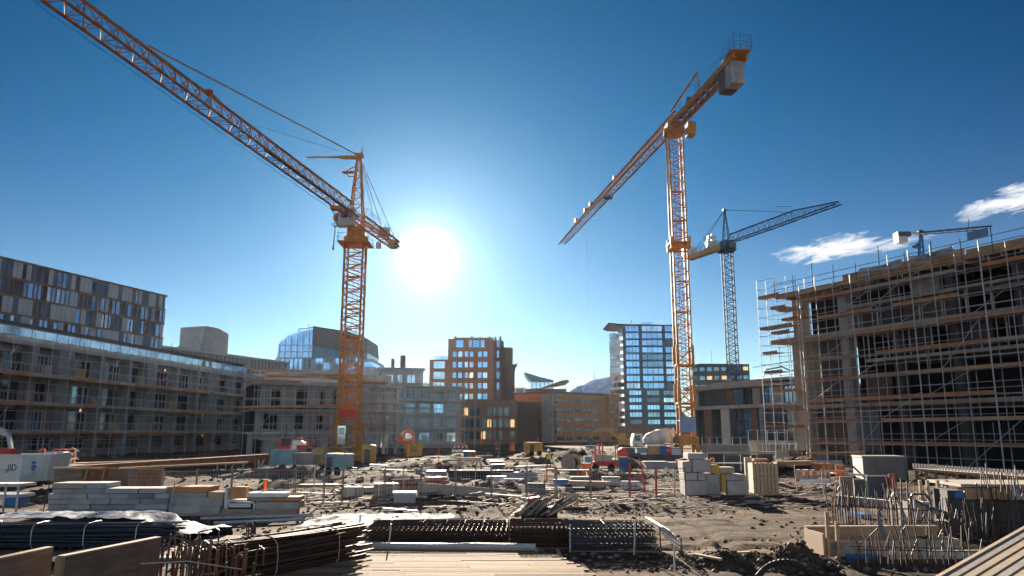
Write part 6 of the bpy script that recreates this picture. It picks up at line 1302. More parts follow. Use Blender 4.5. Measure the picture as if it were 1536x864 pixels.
# ---------------------------------------------------------------- small plant and material standing about the site
def clutter():
    def reel(mt):
        t = MB(); r = .55
        return [('flange', [('t', (0, 0, r), (0, .06, r), r)], mt), ('flange', [('t', (0, .64, r), (0, .7, r), r)], mt), ('core', [('t', (0, .06, r), (0, .64, r), .33)], 'steel_dark')]
    def drum(mt): return [('shell', [('t', (0, 0, 0), (0, 0, .88), .29)], mt), ('hoop', [('t', (0, 0, .28), (0, 0, .32), .305), ('t', (0, 0, .57), (0, 0, .61), .305)], mt), ('lid', [('t', (0, 0, .88), (0, 0, .905), .3)], 'steel_dark')]
    def pallet_load(mt):
        P = [('pallet', [('b', -.6, .6, -.4 + i * .19, -.26 + i * .19, .1, .13) for i in range(5)] + [('b', -.6 + i * .55, -.5 + i * .55, -.4, .5, 0, .1) for i in range(3)], 'timber')]
        for k in range(3): P.append(('layer', [('b', -.56 + .02 * (k % 2), .56 - .03 * k, -.37, .45, .135 + k * .2, .325 + k * .2)], mt))
        P.append(('strap', [('b', -.3, -.26, -.385, .462, .135, .75), ('b', .24, .28, -.387, .464, .135, .75)], 'steel_dark')); return P
    def barrier(mt):
        P = [('plank', [('b', -1.0, 1.0, -.02, .02, .75, .98)], mt), ('plank', [('b', -1.0, 1.0, -.021, .02, .32, .52)], 'paint_white')]
        for x in (-.85, .85): P.append(('leg', [('b', x - .04, x + .04, -.25, .25, 0, .06), ('b', x - .03, x + .03, .02, .07, .06, 1.05)], 'galvanised'))
        P.append(('stripe', [('b', -.8 + i * .5, -.6 + i * .5, -.03, -.021, .75, .98) for i in range(4)], 'paint_white')); return P
    def pile(mt): return [('board', [('b', -1.3 + R.uniform(-.2, .2), 1.3 + R.uniform(-.2, .2), -.5 + (i % 4) * .25, -.27 + (i % 4) * .25, .02 + (i // 4) * .07, .08 + (i // 4) * .07)], mt) for i in range(14)] + [('bearer', [('b', -.9, -.8, -.5, .5, -.08, .02), ('b', .8, .9, -.5, .5, -.08, .02)], 'timber_grey')]
    def pipes(mt): return [('pipe', [('x', -1.6 + R.uniform(-.15, .15), 1.6 + R.uniform(-.15, .15), -.4 + .2 * i + .1 * (k % 2), .1 + k * .17, .095)], mt) for k in range(3) for i in range(5 - k)]
    def generator(mt): return [('body', [('v', -.8, .8, -.45, .45, .35, 1.25)], mt), ('grille', [('b', -.6, -.1, -.462, -.452, .5, 1.05)], 'steel_dark'), ('wheel', [('t', (-.4, -.5, .25), (-.4, -.38, .25), .25)], 'rubber'), ('wheel', [('t', (.4, -.5, .25), (.4, -.38, .25), .25)], 'rubber'), ('exhaust', [('t', (.5, 0, 1.25), (.5, 0, 1.6), .05)], 'steel_dark'), ('drawbar', [('b', .8, 1.6, -.05, .05, .4, .48)], 'steel_dark')]
    def barrow(mt): return [('tray', [('p', [(-.45, .62), (.35, .62), (.2, .3), (-.25, .3)], -.28, .28)], mt), ('wheel', [('t', (.45, -.05, .2), (.45, .05, .2), .2)], 'rubber'), ('handle', [('b', -1.1, .4, -.27, -.23, .36, .4), ('b', -1.1, .4, .23, .27, .36, .4)], 'steel_dark'), ('leg', [('b', -.35, -.31, -.24, -.2, 0, .36), ('b', -.35, -.31, .2, .24, 0, .36)], 'steel_dark')]
    def trestle(mt): return [('beam', [('b', -.9, .9, -.06, .06, .78, .88)], mt)] + [('leg', [('l', (x, y * .1, .8), (x + .05 * y, y * .38, 0))], mt) for x in (-.7, .7) for y in (-1, 1)]
    def bags(mt): return [('sack', [('v', -.62 + (i % 3) * .42, -.24 + (i % 3) * .42, -.25 + .3 * ((i // 3) % 2), .03 + .3 * ((i // 3) % 2), .14 * (i // 6), .14 * (i // 6) + .13)], mt) for i in range(11)]
    KD = {'cable reel': ('cable_reel', reel), 'steel drum': ('steel_drum', drum), 'pallet load of blocks': ('pallet_load', pallet_load), 'striped road barrier': ('road_barrier', barrier), 'pile of boards': ('board_pile', pile), 'pile of pipes': ('pipe_pile', pipes), 'wheeled generator': ('generator', generator), 'wheelbarrow': ('wheelbarrow', barrow), 'trestle': ('work_trestle', trestle), 'heap of cement sacks': ('sack_heap', bags)}
    L_ = [('grey', 'timber_grey', 'cable reel', 852, 712), ('blue', 'paint_blue', 'steel drum', 700, 694), ('rusty', 'rust', 'steel drum', 708, 695), ('orange', 'paint_orange', 'steel drum', 880, 718), ('blue', 'paint_blue', 'steel drum', 936, 712), ('brown', 'brick_brown', 'pallet load of blocks', 655, 734), ('brown', 'brick_brown', 'pallet load of blocks', 952, 722), ('grey', 'concrete_block', 'pallet load of blocks', 1210, 724), ('brown', 'brick_orange', 'pallet load of blocks', 1238, 716),
          ('red and white', 'paint_red', 'striped road barrier', 690, 684), ('orange and white', 'paint_orange', 'striped road barrier', 1222, 735), ('pale', 'timber_pale', 'pile of boards', 600, 712), ('brown', 'scaffold_board', 'pile of boards', 726, 698), ('pale', 'timber_pale', 'pile of boards', 880, 734), ('brown', 'timber', 'pile of boards', 1195, 714), ('grey', 'timber_grey', 'pile of boards', 545, 742), ('orange brown', 'scaffold_board', 'pile of boards', 1218, 706), ('brown', 'scaffold_board', 'pile of boards', 480, 730),
          ('grey', 'galvanised', 'pile of pipes', 770, 722), ('rusty', 'rust', 'pile of pipes', 622, 736), ('dark', 'steel_dark', 'pile of pipes', 915, 726), ('grey', 'galvanised', 'pile of pipes', 1228, 700), ('yellow', 'machine_yellow', 'wheeled generator', 800, 692), ('dark', 'dark_cladding', 'wheeled generator', 946, 696), ('teal', 'paint_teal', 'wheeled generator', 508, 716), ('green grey', 'green_grey', 'wheelbarrow', 748, 715), ('blue', 'paint_blue', 'wheelbarrow', 842, 738), ('brown', 'timber', 'trestle', 703, 712), ('pale', 'timber_pale', 'trestle', 866, 704), ('pale', 'timber_pale', 'trestle', 1256, 728), ('brown', 'cardboard', 'heap of cement sacks', 825, 742), ('pale', 'concrete_light', 'heap of cement sacks', 300, 741), ('rusty', 'rust', 'pile of pipes', 200, 752), ('orange', 'paint_orange', 'steel drum', 1262, 722), ('blue', 'paint_blue', 'steel drum', 150, 738)]
    refs = [('the left crane foot', 521, 692), ('the yellow skip', 620, 682), ('the orange barrel', 768, 677), ('the person in yellow', 823, 704), ('the red framed machine', 918, 706), ('the grey tub', 995, 707), ('the concrete blocks', 1075, 742), ('the tall timber crate', 1152, 742), ('the site cabin', 1310, 716), ('the long black trough', 690, 722), ('the small standing pallet', 850, 761), ('the second board stack', 340, 770), ('the grey plank stack', 150, 772), ('the grey concrete cube', 597, 757), ('the dark sloped box', 560, 752), ('the pale trestle panel', 735, 704), ('the teal machine', 440, 703), ('the brown mound by the scaffold', 1200, 712)]
    used = set(); made = {}
    for adj, mt, kd, u, v in L_:
        nm, fn = KD[kd]; rl = None
        for rf in sorted(refs, key=lambda r: math.hypot(u - r[1], 3 * (v - r[2]))):
            du, dv = u - rf[1], 3 * (v - rf[2]); rel = ('in front of' if dv > 0 else 'behind') if abs(dv) > abs(du) else ('to the right of' if du > 0 else 'to the left of')
            if (adj, kd, rel, rf[0]) not in used: rl = rel; break
        used.add((adj, kd, rl, rf[0])); q = put(u, v); t = thing(nm, f'{adj} {kd} {rl} {rf[0]}', kd.split(' of ')[0] if ' of ' in kd else kd, q, rad(R.uniform(-40, 40)))
        if q.y > 55: t.scale = (1.25, 1.25, 1.25)
        for part, sh, pm in fn(mt):
            m = MB()
            for s in sh:
                if s[0] == 'b': m.bx(*s[1:])
                elif s[0] == 'v': bevbox(m, *s[1:], .04)
                elif s[0] == 't': m.tube(s[1], s[2], s[3], 14)
                elif s[0] == 'x': m.tube((s[1], s[3], s[4]), (s[2], s[3], s[4]), s[5], 9)
                elif s[0] == 'p': m.profy(s[1], s[2], s[3])
                elif s[0] == 'l': m.beam(s[1], s[2], .07, .07)
            m.build(part, pm, t)
    # thin survey stakes
    for i, (u, v, h, mt, lb) in enumerate([(606, 742, 1.3, 'timber_pale', 'pale survey stake behind the grey concrete cube'), (712, 728, 1.5, 'timber', 'brown survey stake beside the long black trough'), (790, 726, 1.4, 'galvanised', 'steel survey stake left of the pale board table'), (868, 724, 1.2, 'paint_red', 'red survey stake right of the pale board table'), (748, 700, 2.2, 'timber_pale', 'tall pale stake behind the pale trestle panel'), (658, 708, 2.0, 'paint_orange', 'tall orange stake behind the black trough'), (1196, 738, 1.4, 'timber', 'brown stake right of the tall timber crate'), (1236, 742, 1.3, 'galvanised', 'steel stake near the left end of the pit hoarding'), (470, 742, 1.4, 'galvanised', 'steel stake in the dark mud below the ochre box'), (1012, 744, 1.3, 'timber_pale', 'pale stake just left of the concrete block stack')]):
        q = put(u, v); m = MB(); m.tube((0, 0, -.05), (R.uniform(-.1, .1), 0, h), .035, 6); m.tube((0, 0, h * .97), (.0, 0, h), .03, 6, .005); simple(m, 'survey_stake', mt, lb, 'stake', q)
clutter()
# ---------------------------------------------------------------- right foreground
def right_front():
    # cabins under the scaffold
    q = put(1296, 719); t = thing('site_cabin', 'grey ribbed site cabin below the scaffold on the right', 'cabin', q, rad(-8)); s = pxm(719)
    W = 60 * s; h = 33 * s; m = MB(); m.bx(0, W, 0, 2.4, .05, h)
    for i in range(24): m.bx(i * W / 24 + .02, i * W / 24 + .07, -.03, -.001, .1, h - .08)
    m.build('wall', 'cabin_grey', t); m = MB(); m.bx(-.05, W + .05, -.06, 2.45, h, h + .1); m.build('roof', 'cabin_grey', t); m = MB(); m.bx(W * .985, W + .06, -.08, -.035, 0, h); m.build('corner_post', 'steel_dark', t)
    m = MB(); m.bx(0, .95, 0, .12, 0, 1.1); simple(m, 'ribbed_panel', 'grey_render', 'low grey panel leaning left of the site cabin', 'panel', put(1287, 716))
    # hoarding bays along the pit
    s = pxm(748)
    items = [(1262, 1282, 717, 746, 'plywood'), (1283, 1300, 722, 752, 'concrete_dark'), (1303, 1335, 719, 753, 'dark_cladding'), (1337, 1347, 717, 754, 'paint_red')]
    for i, (u0, u1, v0, v1, mt) in enumerate(items):
        t = thing('pit_hoarding', ['narrow brown board panel at the left end of the pit hoarding', 'dark panel second from the left in the pit hoarding', 'wide dark panel with pale frame in the pit hoarding', 'thin red panel between the dark panel and the gate hoop'][i], 'hoarding', put(u0, v1 + 2)); w = (u1 - u0) * s; h = (v1 - v0) * s
        m = MB(); m.bx(.04, w - .04, .02, .08, 0, h); m.build('board', mt, t); m = MB(); m.bx(0, .04, 0, .1, 0, h + .05); m.bx(w - .04, w, 0, .1, 0, h + .05); m.bx(.04, w - .04, .0, .1, h, h + .06); m.build('frame', 'concrete_light' if mt != 'paint_red' else 'rust', t)
    a, c = put(1248, 721), put(1300, 721); m = MB(); m.beam(a + V((0, 0, .5)), c + V((0, 0, .45)), .5, .14); tag(m.build('pale_beam', 'paint_white'), 'white beam lying at the left end of the pit hoarding', 'beam')
    for i, (u, d_, w, h) in enumerate([(1338, 25.5, .75, 1.35), (1366, 25, .65, 1.35)]):
        q = pt(u, 772, d_); m = MB(); pts = [V((0, 0, 0)), V((0, 0, h - .2)), V((.12, 0, h)), V((w - .12, 0, h)), V((w, 0, h - .2)), V((w, 0, 0))]; m.path(pts, .035, 6)
        for k in range(3): m.tube((0, 0, .25 + k * .3), (w, 0, .25 + k * .3), .02, 5)
        simple(m, 'tube_hoop', ['galvanised', 'steel_dark'][i], ['pale bent tube hoop with cross bars standing at the pit edge', 'dark bent tube hoop right of the pale hoop at the pit edge'][i], 'hoop', (q.x, q.y, -.05))
    # curved dark cover (wrapped load)
    q = pt(1395, 772, 26); t = thing('covered_load', 'dark curved tarpaulin cover sweeping over a load at the pit edge', 'covered load', (q.x, q.y, 0))
    m = MB(); m.sheet(12, 6, lambda u, v: (-.75 + 3.1 * u, v * 1.1, 1.35 - 1.2 * u ** .6 + .06 * math.sin(v * 7)), th=.05); m.build('tarpaulin', 'net_grey', t, True)
    m = MB(); m.bx(.2, 1.9, .25, 1.0, 0, .35); m.bx(-.55, .15, .25, 1.0, 0, .95); m.build('load', 'concrete', t)
    for x in (.35, .6, .95, 1.25): m = MB(); m.bx(x, x + .09, 1.15, 1.25, 0, 1.6); m.build('post', 'timber_pale', t)
    q = pt(1462, 768, 26); t = thing('timber_shed', 'low grey shed with a brown timber band at the right edge of the pit', 'shed', (q.x - .3, q.y, 0), rad(-6))
    m = MB(); m.bx(0, 4.6, 0, 2.4, 0, 1.05); m.bx(-.55, -.05, -.1, 1, 0, 1.35); m.build('wall', 'concrete_dark', t)
    for j in range(3): m = MB(); m.bx(.02 + j * 1.4, 1.36 + j * 1.4, -.05, .4, 1.06, 1.42); m.build('band_board', ['formwork', 'grey_render', 'plywood'][j], t)
    for j in range(3): m = MB(); m.bx(1.37 + j * 1.4, 1.43 + j * 1.4, -.07, .4, 1.04, 1.46); m.build('post', 'brick_orange', t)
    m = MB(); m.bx(-.1, 4.7, -.1, 2.5, 1.46, 1.55); m.build('roof', 'timber_grey', t); m = MB(); m.bx(-.35, -.08, -.2, .2, 1.1, 1.3); m.build('blue_box', 'paint_blue', t)
    # platform with white rail under the scaffold
    a, c = pt(1370, 706, 52), pt(1540, 706, 42); t = thing('site_platform', 'low timber platform with pale guard boards under the scaffold', 'platform', (a.x, a.y, 0), math.atan2(c.y - a.y, c.x - a.x)); L = (c - a).length
    m = MB(); m.bx(0, L, 0, 2, .75, .9); m.build('deck', 'timber_pale', t)
    m = MB()
    for i in range(int(L / .3)): m.bx(i * .3, i * .3 + .18, -.03, .0, .93, 1.22)
    m.build('guard_board', 'paint_white', t)
    for i in range(10): m = MB(); m.bx(i * L / 10, i * L / 10 + .14, .1, .25, 0, .75); m.build('leg', 'timber', t)
    # pale kerb walls of the pit
    for i, (u0, v0, u1, v1, w, h, mt, lb) in enumerate([(1252, 754, 1345, 766, .3, .35, 'concrete_light', 'pale kerb wall along the far side of the pit, left half'), (1346, 767, 1545, 786, .35, .3, 'concrete_light', 'pale kerb wall along the far side of the pit, right half'), (1264, 770, 1300, 778, .4, .16, 'paint_blue', 'blue edged pale board at the left end of the pit kerb')]):
        a, c = put(u0, v0), put(u1, v1); m = MB(); m.beam(a + V((0, 0, h / 2)), c + V((0, 0, h / 2)), w, h); tag(m.build('kerb_wall', mt), lb, 'kerb')
    # formwork box in the pit
    q = put(1262, 846); t = thing('formwork_box', 'long timber formwork box with pale top boards across the right foreground', 'formwork', q, rad(2)); W = 3.6
    for (x0, x1, y0, y1, z0, z1, mt, nm) in [(.0, W, 1.9, 1.98, .0, .62, 'formwork', 'side_board'), (.0, W, .9, .96, .0, .36, 'timber_grey', 'side_board'), (-.06, W, 1.85, 2.02, .625, .67, 'timber_pale', 'top_board'), (0, W, .85, 1.0, .365, .41, 'timber_pale', 'top_board'), (-.08, -.02, .8, 2, 0, .6, 'timber', 'end_board'), (.2, 1.1, .1, .16, 0, .2, 'paint_blue', 'blue_panel'), (1.2, 3.5, -.1, -.02, .1, .3, 'concrete_light', 'side_board')]:
        m = MB(); m.bx(x0, x1, y0, y1, z0, z1); m.build(nm, mt, t)
    for x in (.35, 1.3, 2.2, 2.9): m = MB(); m.bx(x, x + .9, 1.2, 1.8, .05, .4); m.build('inner_block', R.choice(['concrete', 'timber', 'concrete_dark', 'cardboard']), t)
    for x in (.05, .3): m = MB(); m.beam((x, .8, 0), (x + .02, .8, 1.2 - x), .09, .07); m.build('stake', 'timber', t)
    # starter bars (vertical reinforcement)
    def cage(u0, v0, u1, v1, n, h0, h1, label, rows=2, gap=.5, r=.016):
        a, c = put(u0, v0), put(u1, v1); t = thing('starter_bar_row', label, 'rebar row', (a.x, a.y, min(a.z, c.z) - .05), math.atan2(c.y - a.y, c.x - a.x)); L = (c - a).length
        m0 = None
        for k in range(rows):
            for i in range(n):
                h = R.uniform(h0, h1); x = L * (i + R.uniform(-.25, .25)) / max(1, n - 1); m = MB(); pts = [V((x, k * gap, 0)), V((x + R.uniform(-.05, .05), k * gap, h * .55)), V((x + R.uniform(-.09, .12), k * gap + R.uniform(-.06, .06), h))]
                m.path(pts, r, 6); 
                if R.random() < .2: m.tube(pts[-1], pts[-1] + V((R.uniform(-.2, .2), 0, -.18)), r, 6)
                m.build('bar', 'steel_dark' if R.random() < .35 else ('rebar' if R.random() < .85 else 'rust'), t)
            for z in (.3, .75): m = MB(); m.tube((-.1, k * gap + .03, z * h0), (L + .1, k * gap + .03, z * h0), r * .8, 5); m.build('link_bar', 'rebar', t)
        return t
    cage(1252, 806, 1292, 806, 9, 1.3, 1.9, 'tall rebar starter bars at the left corner of the right pit', 2, .35, .02)
    cage(1335, 812, 1372, 812, 7, 1.3, 2.0, 'tall dark starter bars in front of the tube hoops', 1, .3, .024)
    cage(1380, 812, 1530, 812, 20, .7, 1.35, 'row of short rusty starter bars in the middle of the right pit', 2, .6, .015)
    cage(1470, 800, 1560, 812, 14, 1.5, 2.3, 'tall rusty bars at the right end of the pit before the shed', 2, .4, .016)
    cage(1290, 852, 1470, 856, 18, .7, 1.2, 'nearest row of starter bars inside the timber formwork box', 2, .5, .015)
    cage(1300, 790, 1420, 793, 16, .9, 1.6, 'thin starter bars along the far kerb of the pit', 2, .4, .014)
    # white flapping wrap on bars
    q = put(1330, 836); m = MB(); m.sheet(4, 10, lambda u, v: (-.1 + .2 * u * (1.3 - v) + .05 * math.sin(v * 6), .04 * math.sin(u * 5 + v * 4), .05 + 1.15 * v), th=.0); k = len(m.v) // 2; m.v = m.v[:k] + [(a, b + .015, c) for a, b, c in m.v[k:]]
    simple(m, 'plastic_wrap', 'plastic_sheet', 'torn white plastic wrap hanging on a bar in the right foreground', 'plastic wrap', q, 0, None, True)
    q = put(1358, 828); m = MB(); m.sheet(3, 6, lambda u, v: (-.05 + .1 * u, .03 * math.sin(v * 5), .25 + .6 * v), th=.0); k = len(m.v) // 2; m.v = m.v[:k] + [(a, b + .015, c) for a, b, c in m.v[k:]]
    simple(m, 'plastic_wrap', 'plastic_sheet', 'small pale strip of wrap right of the torn white wrap', 'plastic wrap', q, 0, None, True)
    # plank ramp, bottom right
    a0, a1 = pt(1398, 872, 12.5), pt(1556, 782, 15.5); t = thing('plank_ramp', 'timber plank walkway rising to the right in the bottom right corner', 'ramp', a0)
    dv = a1 - a0; sd = V((.9, -.45, 0)).normalized()
    for i in range(7): m = MB(); q0 = sd * (i * .2 + .14); m.beam(q0, q0 + dv, .185, .045); m.build('plank', 'timber_pale' if i % 3 else 'timber_grey', t)
    m = MB(); m.beam(V((0, 0, .0)), dv + V((0, 0, .0)), .07, .06); m.build('edge_board', 'timber_pale', t)
    for k in (.25, .6, .95): m = MB(); q0 = sd * .2 + dv * k + V((0, 0, -.04)); m.beam(q0, V((q0.x, q0.y, -a0.z - .1)), .1, .1); m.build('post', 'timber_grey', t)
    # bent dark hose half buried at the bottom
    q = put(1178, 868); m = MB(); pts = [V((-.62 + 1.3 * i / 16, .1 * math.sin(i * .5), .34 * math.sin(math.pi * i / 16) - .03)) for i in range(17)]; m.path(pts, .07, 8); simple(m, 'buried_pipe', 'rubber', 'dark bent pipe half buried in soil at the bottom right', 'pipe', q, 0, None, True)
    for i, (u, v, l, rz, lb) in enumerate([(1248, 838, 1.1, -35, 'pale timber offcut lying left of the formwork box'), (1062, 850, .9, -60, 'tan timber offcut at the bottom right of the mesh mats'), (1048, 838, .7, -20, 'short tan stick beside the mesh mats'), (1105, 846, .8, 10, 'brown stick on the dark soil ridge at the bottom')]):
        m = MB(); m.bx(-l / 2, l / 2, -.05, .05, 0, .05); simple(m, 'timber_offcut', 'timber_pale' if i < 2 else 'timber', lb, 'timber offcut', put(u, v, .01), rad(rz))
right_front()

# ---------------------------------------------------------------- left and centre foreground
def bundle(name, label, a, c, n, w, h, r, mt, tie=3, jit=.02, ends=.15, tie_mat='tie_wire', splay=0.):
    """tied bundle of long bars from a to c, roughly elliptical section"""
    a = V(a); c = V(c); t = thing(name, label, 'rebar bundle', a); d = c - a; L = d.length; dn = d.normalized(); sd = dn.cross(V((0, 0, 1))).normalized(); up = sd.cross(dn).normalized()
    pos = []
    rows = max(2, int(h / (2.2 * r * 1.6)))
    per = max(2, n // rows)
    for j in range(rows):
        zz = (j + .5) / rows; ww = w * (1 - .35 * abs(zz - .35) ** 1.2) 
        for i in range(per): pos.append(((i + .5) / per * ww - ww / 2 + R.uniform(-jit, jit), zz * h + R.uniform(-jit, jit)))
    for (x, z) in pos[:100]:
        e0, e1 = R.uniform(-ends, ends), R.uniform(-ends, ends); m = MB(); x1, z1 = x + R.gauss(0, r * 1.6), max(r, z + R.gauss(0, r * 1.5)); z = max(r, z + R.gauss(0, r * 1.5))
        p0 = dn * e0 + sd * x * (1 + splay) + up * z; p1 = dn * (L + e1) + sd * x1 + up * z1; mid = (p0 + p1) / 2 + V((0, 0, -R.uniform(0, .035))) + sd * R.uniform(-jit, jit)
        m.path([p0, mid, p1], r, 6); m.build('bar', mt, t)
    for k in range(tie):
        f = (k + .6) / (tie + .2); q = dn * L * f; m = MB(); s1 = 1 + splay * (1 - f)
        ring = [q + sd * (w / 2 + .03) * s1 * math.copysign(abs(math.cos(u)) ** .5, math.cos(u)) + up * (h / 2 + (h / 2 + .04) * math.copysign(abs(math.sin(u)) ** .5, math.sin(u))) for u in [i * math.pi / 8 for i in range(17)]]
        m.path(ring, .014, 5); m.build('tie_wire', tie_mat, t)
    return t
def left_front():
    # big bundle in the centre-left foreground
    a = gp(318, 882); c = gp(530, 840); a.z, c.z = .06, .08
    bundle('rebar_bundle', 'large tied bundle of dark reinforcing bars pointing right in the left foreground', a, c, 100, 1.15, .84, .027, 'rebar', 2, .03, .2, 'timber_pale', .1)
    a = pt(372, 800, 19.5); c = pt(500, 795, 22); a.z = c.z = .1
    bundle('rebar_bundle', 'low bundle of bars lying behind the large tied bundle', a, c, 40, .9, .3, .016, 'rebar_blue', 1, .015, .2)
    # long blue-black rods on the left
    a = pt(-60, 808, 22.6); c = pt(262, 806, 22.8); a.z = c.z = .06
    bundle('rod_bundle', 'long row of blue black rods tied with wire on the left', a, c, 84, 1.1, .62, .02, 'rebar_blue', 4, .012, .3)
    a = pt(-60, 783, 27); c = pt(300, 783, 27.5); a.z = c.z = .05
    t = thing('tarp_cover', 'crumpled blue grey tarpaulin lying on the rods at the left', 'tarpaulin', V((0, 0, 0)))
    m = MB(); p0 = pt(-30, 786, 23.3); p1 = pt(330, 782, 24.5); Lx = p1.x - p0.x
    m.sheet(60, 12, lambda u, v: (p0.x + Lx * u + .12 * math.sin(v * 9 + u * 20), p0.y + v * 2.6, (.74 if v < .75 else .74 - (v - .75) * 2.4) - .45 * sstep(.62, .95, u) + .07 * noise.noise(V((u * 16, v * 3, 1))) + .045 * noise.noise(V((u * 40, v * 7, 5))) + .02), th=.015); m.build('sheet', 'tarp_blue', t, True)
    # crumpled pale sheets right of it
    t = thing('plastic_cover', 'long pale plastic sheet spread on the ground behind the rebar bundles', 'plastic sheet', V((0, 0, 0)))
    p0 = pt(440, 789, 26); p1 = pt(670, 786, 26.6); Lx = p1.x - p0.x
    m = MB(); m.sheet(50, 14, lambda u, v: (p0.x + Lx * u + .1 * math.sin(v * 11), p0.y + v * 4.4 + .15 * math.sin(u * 9), .16 + .1 * noise.noise(V((u * 12, v * 4, 3))) + .05 * noise.noise(V((u * 31, v * 9, 7)))), th=.015); m.build('sheet', 'plastic_sheet', t, True)
    for i, (u0, v0, u1, v1, mt, lb) in enumerate([(300, 783, 470, 778, 'galvanised', 'long grey steel pipe on the ground behind the large rebar bundle'), (320, 790, 455, 784, 'machine_grey', 'second grey pipe lying nearer behind the large bundle'), (250, 777, 430, 776, 'timber_pale', 'pale plank lying in front of the second stack'), (560, 790, 700, 787, 'galvanised', 'thin steel pipe on the pale plastic sheet'), (500, 779, 640, 773, 'timber_pale', 'long pale plank beyond the plastic sheet')]):
        a, c = put(u0, v0, .12), put(u1, v1, .12); m = MB(); (m.tube(a, c, .06, 8) if 'pipe' in lb else m.beam(a, c, .25, .06)); tag(m.build('steel_pipe' if 'pipe' in lb else 'timber_plank', mt), lb, 'pipe' if 'pipe' in lb else 'plank')
    # plywood shutters standing on edge
    for i, (ua, va, da, ub, vb, db, lb) in enumerate([(97, 836, 14.6, 242, 807, 17.2, 'long brown plywood shutter standing on edge with sunlit top, left foreground'), (-40, 848, 13.6, 80, 822, 15.4, 'shorter plywood shutter standing on edge at the bottom left corner')]):
        a, c = pt(ua, va, da), pt(ub, vb, db); t = thing('plywood_shutter', lb, 'plywood shutter', (a.x, a.y, 0), math.atan2(c.y - a.y, c.x - a.x)); L = math.hypot(c.x - a.x, c.y - a.y); h0, h1 = a.z, c.z
        m = MB(); m.profy([(0, -.05), (L, -.05), (L, h1), (0, h0)], 0, .05); m.build('board', 'plywood', t)
        m = MB(); m.beam((0, .08, h0 + .01), (L, .08, h1 + .01), .16, .035); m.build('top_edge', 'timber_pale', t)
        m = MB(); m.bx(-.09, -.005, -.02, .12, -.05, h0 + .0); m.build('end_batten', 'timber', t)
        for x in (L * .3, L * .8): m = MB(); m.beam((x, .12, .8), (x, .9, 0), .07, .07); m.build('brace', 'timber', t)
    m = MB(); m.sheet(14, 5, lambda u, v: (-.5 + 1.1 * u, v * 2, .12 + .05 * noise.noise(V((u * 9, v * 5, 2)))), th=.02); simple(m, 'sand_bag', 'concrete_beige', 'folded pale sacking between the two plywood shutters', 'sacking', put(84, 850, .0), 0, None, True)
    # deck of dusty boards left side
    q0, q1 = put(-40, 842), put(300, 812); t = thing('timber_deck', 'weathered timber decking behind the plywood shutters, left foreground', 'deck', (0, 0, .0))
    for i in range(12):
        m = MB(); y = q0.y + i * .36; m.bx(-11.5 + R.uniform(-.2, .2), -6.2 + R.uniform(-.3, .6), y, y + .34, .02, .09); m.build('board', 'deck' if i % 4 else 'timber_grey', t)
    # upright bars beside the shutter
    a = pt(228, 800, 15.4); t = thing('upright_bar_bundle', 'cluster of upright dark rusty bars standing beside the plywood shutter', 'rebar bundle', (a.x, a.y, 0))
    for i in range(62):
        m = MB(); x = R.uniform(0, 1.95); y = R.uniform(-.35, .35); h = R.uniform(.95, 1.3) - .22 * sstep(1.0, 2.0, x) - max(0, y) * .2; lean = R.uniform(-.06, .1)
        pts = [V((x, y, -.05)), V((x + lean * .5, y, h * .6)), V((x + lean, y + R.uniform(-.04, .04), h))]
        if R.random() < .16: pts += [pts[-1] + V((.05, 0, .06)), pts[-1] + V((.13, 0, .0)), pts[-1] + V((.13, 0, -.3))]
        m.path(pts, R.choice([.012, .016, .02]), 6); m.build('bar', R.choice(['rebar', 'rebar', 'rust', 'steel_dark']), t)
    for z in (.35, .8): m = MB(); m.path([V((0, -.38, z)), V((.9, -.42, z + .05)), V((1.9, -.38, z - .1))], .01, 5); m.build('tie_wire', 'tie_wire', t)
    q = pt(298, 798, 16.5); m = MB(); m.path([V((0, 0, -q.z)), V((0, 0, 0)), V((.36, 0, .07)), V((.42, 0, .03)), V((.4, 0, -q.z))], .018, 6); simple(m, 'bent_bar', 'steel_dark', 'tall bent bar hoop rising behind the upright bars', 'bent bar', q)
    q = pt(376, 782, 18.5); t = thing('bar_stub', 'short dark clump of upright bars behind the large rebar bundle', 'rebar bundle', (q.x, q.y, 0))
    for i in range(9): m = MB(); x = R.uniform(-.1, .12); m.tube((x, R.uniform(-.1, .1), 0), (x + R.uniform(-.03, .03), 0, q.z + R.uniform(-.15, .05)), .018, 6); m.build('bar', 'rebar', t)
left_front()

